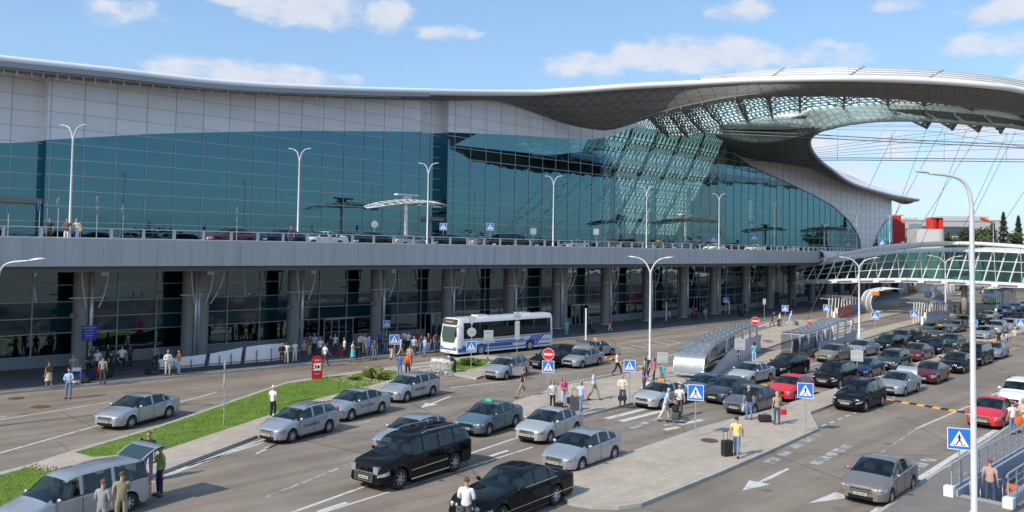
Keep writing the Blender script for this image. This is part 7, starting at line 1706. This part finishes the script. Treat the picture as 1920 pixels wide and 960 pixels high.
PPL=[ # pose,u,v,facing,top,bottom,hair,label,scale
('standlong',128,747,-80,'ltblue','jeans','d','man in a pale blue shirt and jeans walking in the left road',1.03),
('wskirt',91,727,150,'brown','beige','r','woman in brown top and beige skirt on the left pavement',.96),
('hold',136,713,-60,'grey','navy','d','man in grey T-shirt beside the leftmost column',1.),
('wstand',165,707,-30,'black','black','d','dark haired woman in black among the luggage by the first column',.98),
('stand',182,701,-80,'white','dkgrey','d','man in white T-shirt among the luggage by the first column',1.),
('stand',192,719,95,'grey','dkgrey','d','grey-shirted man seen from behind beside the suitcases',1.02),
('stand',207,706,170,'black','black','d','person in black right of the suitcases',1.),
('stand',228,695,100,'white','black','b','man in white shirt and black trousers seen from behind under the upper road',1.04),
('walk',243,692,80,'dkgrey','black','d','dim dark figure right of the white-shirted man',1.),
('stand',201,690,-60,'black','black','d','dim person in black in front of the glass, left of the white-shirted man',1.),
('hold',290,690,-90,'grey','dkgrey','d','man in a grey T-shirt behind the left end of the banner barrier',1.02),
('bend',303,695,-110,'black','black','r','bald man in black leaning at the end of the banner barrier',1.),
('standlong',314,704,-60,'white','beige','w','man in white shirt, cap and beige trousers before the banner barrier',1.02),
('hold',335,703,-130,'brown','jeans','d','man in striped brown shirt and jeans before the banner barrier',1.),
('standlong',528,685,-60,'black','black','d','man in a black suit with shoulder bag, right end of the banner barrier',1.),
('wstand',537,682,100,'white','beige','b','woman in white top and beige trousers seen from behind by the banner end',1.),
('stand',552,680,-50,'white','white','d','man in black and white with white trousers near the entrance',1.),
('wstand',569,678,-70,'khaki','dkgrey','b','woman in olive top in the shade of the entrance',1.),
('walk',609,687,40,'white','dkgrey','d','man in white and blue T-shirt walking out to the red pylon',1.03),
('stand',600,672,-90,'white','dkgrey','d','man in white shirt in the shade behind the red pylon',1.),
('wstand',580,668,-20,'brown','beige','b','woman in brown in the shade of the entrance',1.),
('wwalk',645,672,-150,'white','black','d','woman in white and black before the doors, left of the turquoise skirt',1.),
('wskirt',661,679,-20,'white','turq','b','woman in white top and turquoise skirt walking along the pavement',.98),
('standlong',672,675,-90,'black','black','d','man in a black suit right of the turquoise skirt',1.),
('stand',692,671,-70,'blue','dkjeans','d','man in a bright blue T-shirt in the shaded crowd',1.02),
('stand',702,675,90,'dkgrey','jeans','d','man in dark plaid shirt and jeans seen from behind in the crowd',1.),
('standlong',683,664,-90,'cream','beige','b','man in cream shirt at the back of the crowd',1.),
('stand',712,657,-100,'blue','navy','d','man in dark blue at the back of the crowd near the shaded crossing sign',1.),
('walklong',733,674,80,'black','beige','d','man in beige trousers just left of the cart stand sign',1.),
('wstand',757,655,-70,'white','black','b','woman in white at the back of the crowd near the coach',1.),
('stand',776,668,-80,'ltblue','dkgrey','d','man in pale shirt between the plaid man and the coach',1.),
('stand',790,664,120,'dkgrey','jeans','d','man in dark grey shirt and jeans, left of the pair by the coach',1.),
('hold',803,662,-120,'black','jeans','d','man in black T-shirt and jeans close to the coach',1.),
('stand',817,658,-60,'brown','jeans','b','man in brown T-shirt standing nearest the coach nose',1.),
('wstand',744,664,-80,'pink','dkgrey','d','woman in dark pink in the shaded crowd',1.),
('stand',768,690,88,'stripe','dkjeans','d','man in a fine striped shirt seen from behind, on the road',1.03),
('hold',589,664,-100,'ltblue','black','d','man in pale blue by the doors, behind the walking man',1.),
('stand',619,668,-60,'black','dkgrey','d','person in black just right of the red pylon, in the shade',1.),
('wstand',628,664,-110,'white','dkgrey','d','woman in white by the doors, left of the dark red suitcase',1.),
('stand',676,662,-80,'white','navy','b','man in white shirt and navy trousers behind the black suit',1.),
('hold',723,662,-60,'dkgrey','jeans','d','man in dark grey and jeans behind the shaded crossing sign',1.),
('wwalk',751,668,20,'ltblue','beige','b','woman in pale blue and beige in front of the man in pale shirt',1.),
('stand',765,658,-90,'white','black','d','person in white at the foot of the glass, left of the coach',1.),
('stand',783,656,-90,'brown','dkgrey','d','person in brown at the foot of the glass, left of the coach',1.),
('hold',796,669,-150,'ltblue','jeans','b','man in pale blue and jeans at the kerb by the coach',1.),
('walk',218,703,10,'black','navy','d','man in black and navy walking by the luggage group',1.),
('stand',174,694,-60,'dkgrey','black','d','dim person behind the man in the white T-shirt',1.),
('hold',749,708,70,'blue','jeans','d','man in a blue shirt beside the orange-shirted man',.97),
('stand',764,706,80,'orange','black','r','stout man in a bright orange shirt seen from behind',1.0),
('bend',851,702,165,'black','black','w','grey-haired man in black bending over the trolleys',1.0),
('wstand',1062,630,-80,'turq','turq','b','woman in turquoise track suit on the shaded pavement',1.0),
('stand',1105,623,-90,'dkgrey','black','d','man in black with bags beside the white post',1.),
('wwalk',1144,622,-160,'pink','white','d','woman in pink top and white trousers by a column',1.),
('standlong',1126,679,180,'black','black','d','man in black leaning by the open boot of the silver taxi',1.05),
('walk',1157,704,-20,'cream','black','b','man in cream shirt and black trousers walking across the lanes',1.05),
('walk',980,747,175,'black','khaki','r','man in black T-shirt and khaki trousers walking left of the no entry sign',1.08),
('wstand',1036,770,-70,'white','black','r','red-haired woman in white blouse near the no entry sign',1.0),
('wstand',1057,763,-60,'pink','ltblue','d','woman in red and white blouse holding flowers',1.),
('wwalk',1089,773,-120,'ltblue','jeans','f','blond woman in jeans with a suitcase near the island',1.03),
('walk',1113,750,-20,'ltblue','khaki','b','man in pale blue shirt walking with hands raised',1.05),
('standlong',1167,761,-100,'cream','dkjeans','r','balding man in cream jacket with a black briefcase',1.08),
('wstand',1207,739,-20,'purple','dkgrey','d','woman in a purple top with a white bag by the lamp',1.02),
('wstand',1209,716,160,'turq','navy','d','woman in pale turquoise behind the purple-topped woman',1.),
('stand',1216,712,190,'black','black','d','person in black beside the lamp post',1.),
('wstand',1226,722,170,'pink','black','d','woman in a bright pink top beside the grey sign',1.08),
('stand',1243,720,-90,'turq','turq','d','boy in a turquoise shirt below the grey sign',.82),
('push',1247,790,-20,'ltblue','cream','w','older man in checked shirt and cream trousers at the loaded trolley',1.08),
('hold',1274,781,-110,'white','dkgrey','b','man in white top behind the loaded trolley',1.05),
('wstand',1414,681,90,'turq','ltblue','d','woman in pale turquoise seen from behind by the curved shelter',1.02),
('stand',1404,787,85,'black','jeans','r','bald man in black T-shirt and jeans seen from behind',1.08),
('wstand',1457,796,95,'stripe','dkjeans','f','blond woman in striped top with a red bag on the central island',1.02),
('walk',1381,857,65,'yellow','jeans','d','man in yellow T-shirt, jeans and cap on the central island',1.04),
('stand',1899,815,100,'white','jeans','d','woman in white top and jeans with an orange bag at the right edge',.98),
('standlong',1918,812,-170,'beige','beige','w','man in a beige shirt with a shoulder bag at the right edge',1.03),
('standlong',190,1008,80,'grey','grey','r','man in a pale grey jacket at the side of the people carrier',1.06),
('hold',226,992,110,'khaki','khaki','b','man in khaki shirt and cap leaning on the people carrier',1.08),
('stand',277,900,-90,'black','jeans','d','tall man in a printed black T-shirt behind the open tailgate',1.1),
('hold',262,905,160,'black','black','d','person in black at the open tailgate',1.),
('hold',299,930,-130,'green','navy','d','man in a lime green T-shirt holding a black jacket',1.06),
('standlong',873,1004,75,'white','dkgrey','b','man in a white shirt beside the long black limousine',1.08),
('stand',511,785,60,'white','black','w','white-haired man in white shirt and black trousers by the lawn kerb',1.04),
('push',1448,611,-15,'black','dkjeans','r','man in black top pushing the first trolley on the far zebra',1.05),
('walk',1462,611,-15,'white','dkgrey','d','person in white between the two trolleys on the far zebra',1.),
('push',1481,610,-15,'ltblue','ltblue','w','man in pale blue pushing the second trolley on the far zebra',1.1),
('walk',1597,626,-100,'cream','ltblue','b','man in cream shirt and light trousers near the forecourt twin lamp',1.1),
('stand',1299,598,-90,'red','black','d','person in red in the shade by the columns',1.),
('stand',1305,602,-90,'black','black','d','person in black beside the one in red',1.),
('walk',1322,601,-90,'grey','jeans','d','person in grey shirt and blue trousers under the upper road',1.),
('standlong',1385,592,-60,'black','black','d','left of two dark-suited men by the far columns',1.),
('standlong',1397,588,180,'black','dkgrey','d','right of two dark-suited men by the far columns',1.),
('stand',1487,578,-90,'black','dkjeans','d','man in black with red suitcase near the farther columns',1.),
('stand',1529,574,-90,'orange','black','d','man in orange far under the upper road',1.),
('stand',1636,557,-90,'khaki','dkgrey','d','dim person between the orange posters',1.),
('stand',1548,566,-90,'white','dkgrey','d','dim person in white far under the upper road',1.),
('stand',1254,607,-90,'grey','dkgrey','d','dim person in grey behind the middle white post',1.),
('wstand',1873,652,80,'black','black','f','blond woman in black beside the lilac-grey taxi',1.05),
('bend',1886,650,-150,'ltblue','khaki','d','man in pale shirt bending down beside the lilac-grey taxi',1.05),
('standlong',1903,648,80,'beige','khaki','w','man in beige clothes beside the lilac-grey taxi',1.1),
('stand',1790,592,-90,'black','black','d','dark figure by the far queue of cars',1.05),
('hold',1801,590,-60,'red','dkgrey','d','person in dark red by the far queue of cars',1.05),
]
for pose,u,v,fa,top_,bot,hr,lb,h in PPL:
    zz=.0
    x_=G(u,v); s_,n_=SN(x_)
    if n_<7.3+cs(s_)*.85-.1: zz=.144
    elif (1040<u<1440 and v>735 and not(1240<u<1280)) or u in(1404,1457,1381,1207,1209,1216,1226,1243,1036,1057,1089,1113,1167,1873,1886,1903,1414): zz=.144
    elif u in (1899,1918): zz=.12
    p=G(u,v,zz); person(pose,p,fa,top_,bot,hr,lb,h)
# man on the stairs
sp_=G(1873,918,.0); s_,n_=SN(sp_); s_=pit_s[0]+1.35; n_=(pit_n[0]+pit_n[1])/2; 
p=XY(s_,n_,.12-.16*int((1.35-.5)/.33+1)); person('stand',p,48,'stripe','dkjeans','r','man in a striped shirt going down the underpass stairs',1.05)
person('wwalk',XY(s_+1.6,n_+.4,.12-.16*int((2.95-.5)/.33+1)),48,'orange','black','d','person lower on the underpass stairs, mostly hidden by the wall',1.)
# people on the upper road
for pose,u,n,fa,top_,bot,hr,lb in (('hold',125,4.6,-90,'brown','white','d','man in dark red by the railing of the upper road'),('wstand',143,4.6,-60,'white','blue','f','woman with a yellow bag at the railing of the upper road'),('stand',93,3,-90,'black','black','r','person in black on the upper road, behind the railing'),('stand',546,3.5,-90,'navy','dkgrey','r','man in navy standing beside the second upper lamp')):
    p=PN(u,440,n); p.z=DZ; person(pose,p,fa,top_,bot,hr,lb)
p=PN(147,440,4.8); p.z=DZ; handbag(p,0,C_['yellow'],'yellow handbag held by the woman at the upper railing',.85,1.3)
# luggage
sc_=[(152,716,0,'blue',1,'blue suitcase on the pavement left of the first group',.9),(172,712,20,'navy',1,'dark blue suitcase in front of the man in the white T-shirt',1.1),(183,706,0,'red',1,'red suitcase in the luggage group by the first column',1.),(205,708,30,'black',1,'black suitcase at the right of the luggage group',1.1),(160,718,10,'black',0,'black holdall on the ground by the blue suitcase',.9),
 (281,702,0,'black',0,'black holdall left of the banner barrier',1.1),(291,702,40,'dkgrey',0,'dark shiny bag beside the black holdall at the banner barrier',.9),(638,668,0,'red',1,'dark red suitcase beside the woman before the doors',1.),
 (1077,769,0,'dkgrey',1,'dark suitcase pulled by the blond woman',1.25),(1073,757,0,'black',0,'black holdall behind the suitcase of the blond woman',1.1),(1049,764,0,'black',0,'black bag on the island by the red-haired woman',.8),
 (1434,791,0,'black',0,'black bag lying on the central island behind the bald man',1.1),(1363,855,20,'black',1,'black wheeled bag next to the man in yellow',1.15),(1480,579,0,'red',1,'red suitcase beside the man in black near the farther columns',1.),(1111,624,0,'black',0,'black bag beside the man by the white post',.9),(1099,624,0,'brown',0,'brown bag on the left of the man by the white post',.9),(1391,594,0,'black',1,'black suitcase between the two dark-suited men',1.)]
for u,v,a,c,up_,lb,k in sc_:
    p=G(u,v,.145 if u not in(1480,) else .145); suitcase(p,a,C_[c],lb,bool(up_),s=k)
p=G(1167,761,.145)+Vector((-.05,-.32,0)); suitcase(Vector((p.x,p.y,.5)),-10,C_['black'],'black briefcase carried by the balding man in the cream jacket',False,s=.85,grp=None)
p=G(1457,796,.145); handbag(p+Vector((.30,-.1,0)),0,C_['red'],'red handbag of the blond woman on the central island',.55)
p=G(1899,815,.12); handbag(p+Vector((.22,-.2,0)),0,C_['orange'],'large orange bag of the woman at the right edge',.6,1.3)
p=G(1207,739,.145); handbag(p+Vector((.38,-.1,0)),0,C_['white'],'white bag of the woman in the purple top',.45,1.3)
p=G(1057,763,.145); b=MB(); q=random.Random(3); 
for k in range(60): b.ell((q.gauss(0,.09),q.gauss(0,.06),q.gauss(.1,.05)),(.03,.03,.03),5,3)
b.tube([(0,0,.05),(-.2,0,-.15)],.02,5); o=b.build('flower_bouquet',mat('flower_yellow',(.7,.62,.25),.8),loc=p+Vector((.5,-.05,1.08))); tag(o,'bouquet of pale yellow flowers held by the woman in red and white','bouquet')
p=G(1404,787,.145); handbag(p+Vector((-.32,-.05,0)),60,C_['white'],'white carrier bag of the bald man in black',.5,.9)
# trolleys
for k,(u,v,a,lb) in enumerate(((812,698,-100,'left trolley of the row by the planting bed'),(819,698,-100,'second trolley of the row by the planting bed'),(826,699,-100,'third trolley of the row by the planting bed'),(838,701,-80,'right trolley, pushed by the grey-haired man'),(1265,792,-25,'loaded trolley crossing the zebra by the old taxi'),(1459,614,-15,'first loaded trolley on the far zebra'),(1492,612,-15,'second loaded trolley on the far zebra'),(1664,0,0,''),(143,719,-60,'trolley on the left pavement behind the blue-shirted man'))):
    if not lb: continue
    zz=.145 if u<900 else 0; p=G(u,v,zz); cart(p,a,lb)
    if 'loaded' in lb:
        M_=Matrix.Rotation(R_(a),3,'Z'); suitcase(p+M_@Vector((.1,0,.2)),a+90,C_['dkgrey'],'dark suitcase stacked low on the %s'%lb,False,s=1.15); suitcase(p+M_@Vector((.05,0,.62)),a+90,C_['black'] if u!=1492 else C_['grey'],'smaller bag on top of the %s'%lb,False,s=.9)
for P0 in POSES.values():
    for o in list(P0.children): bpy.data.objects.remove(o)
    bpy.data.objects.remove(P0)
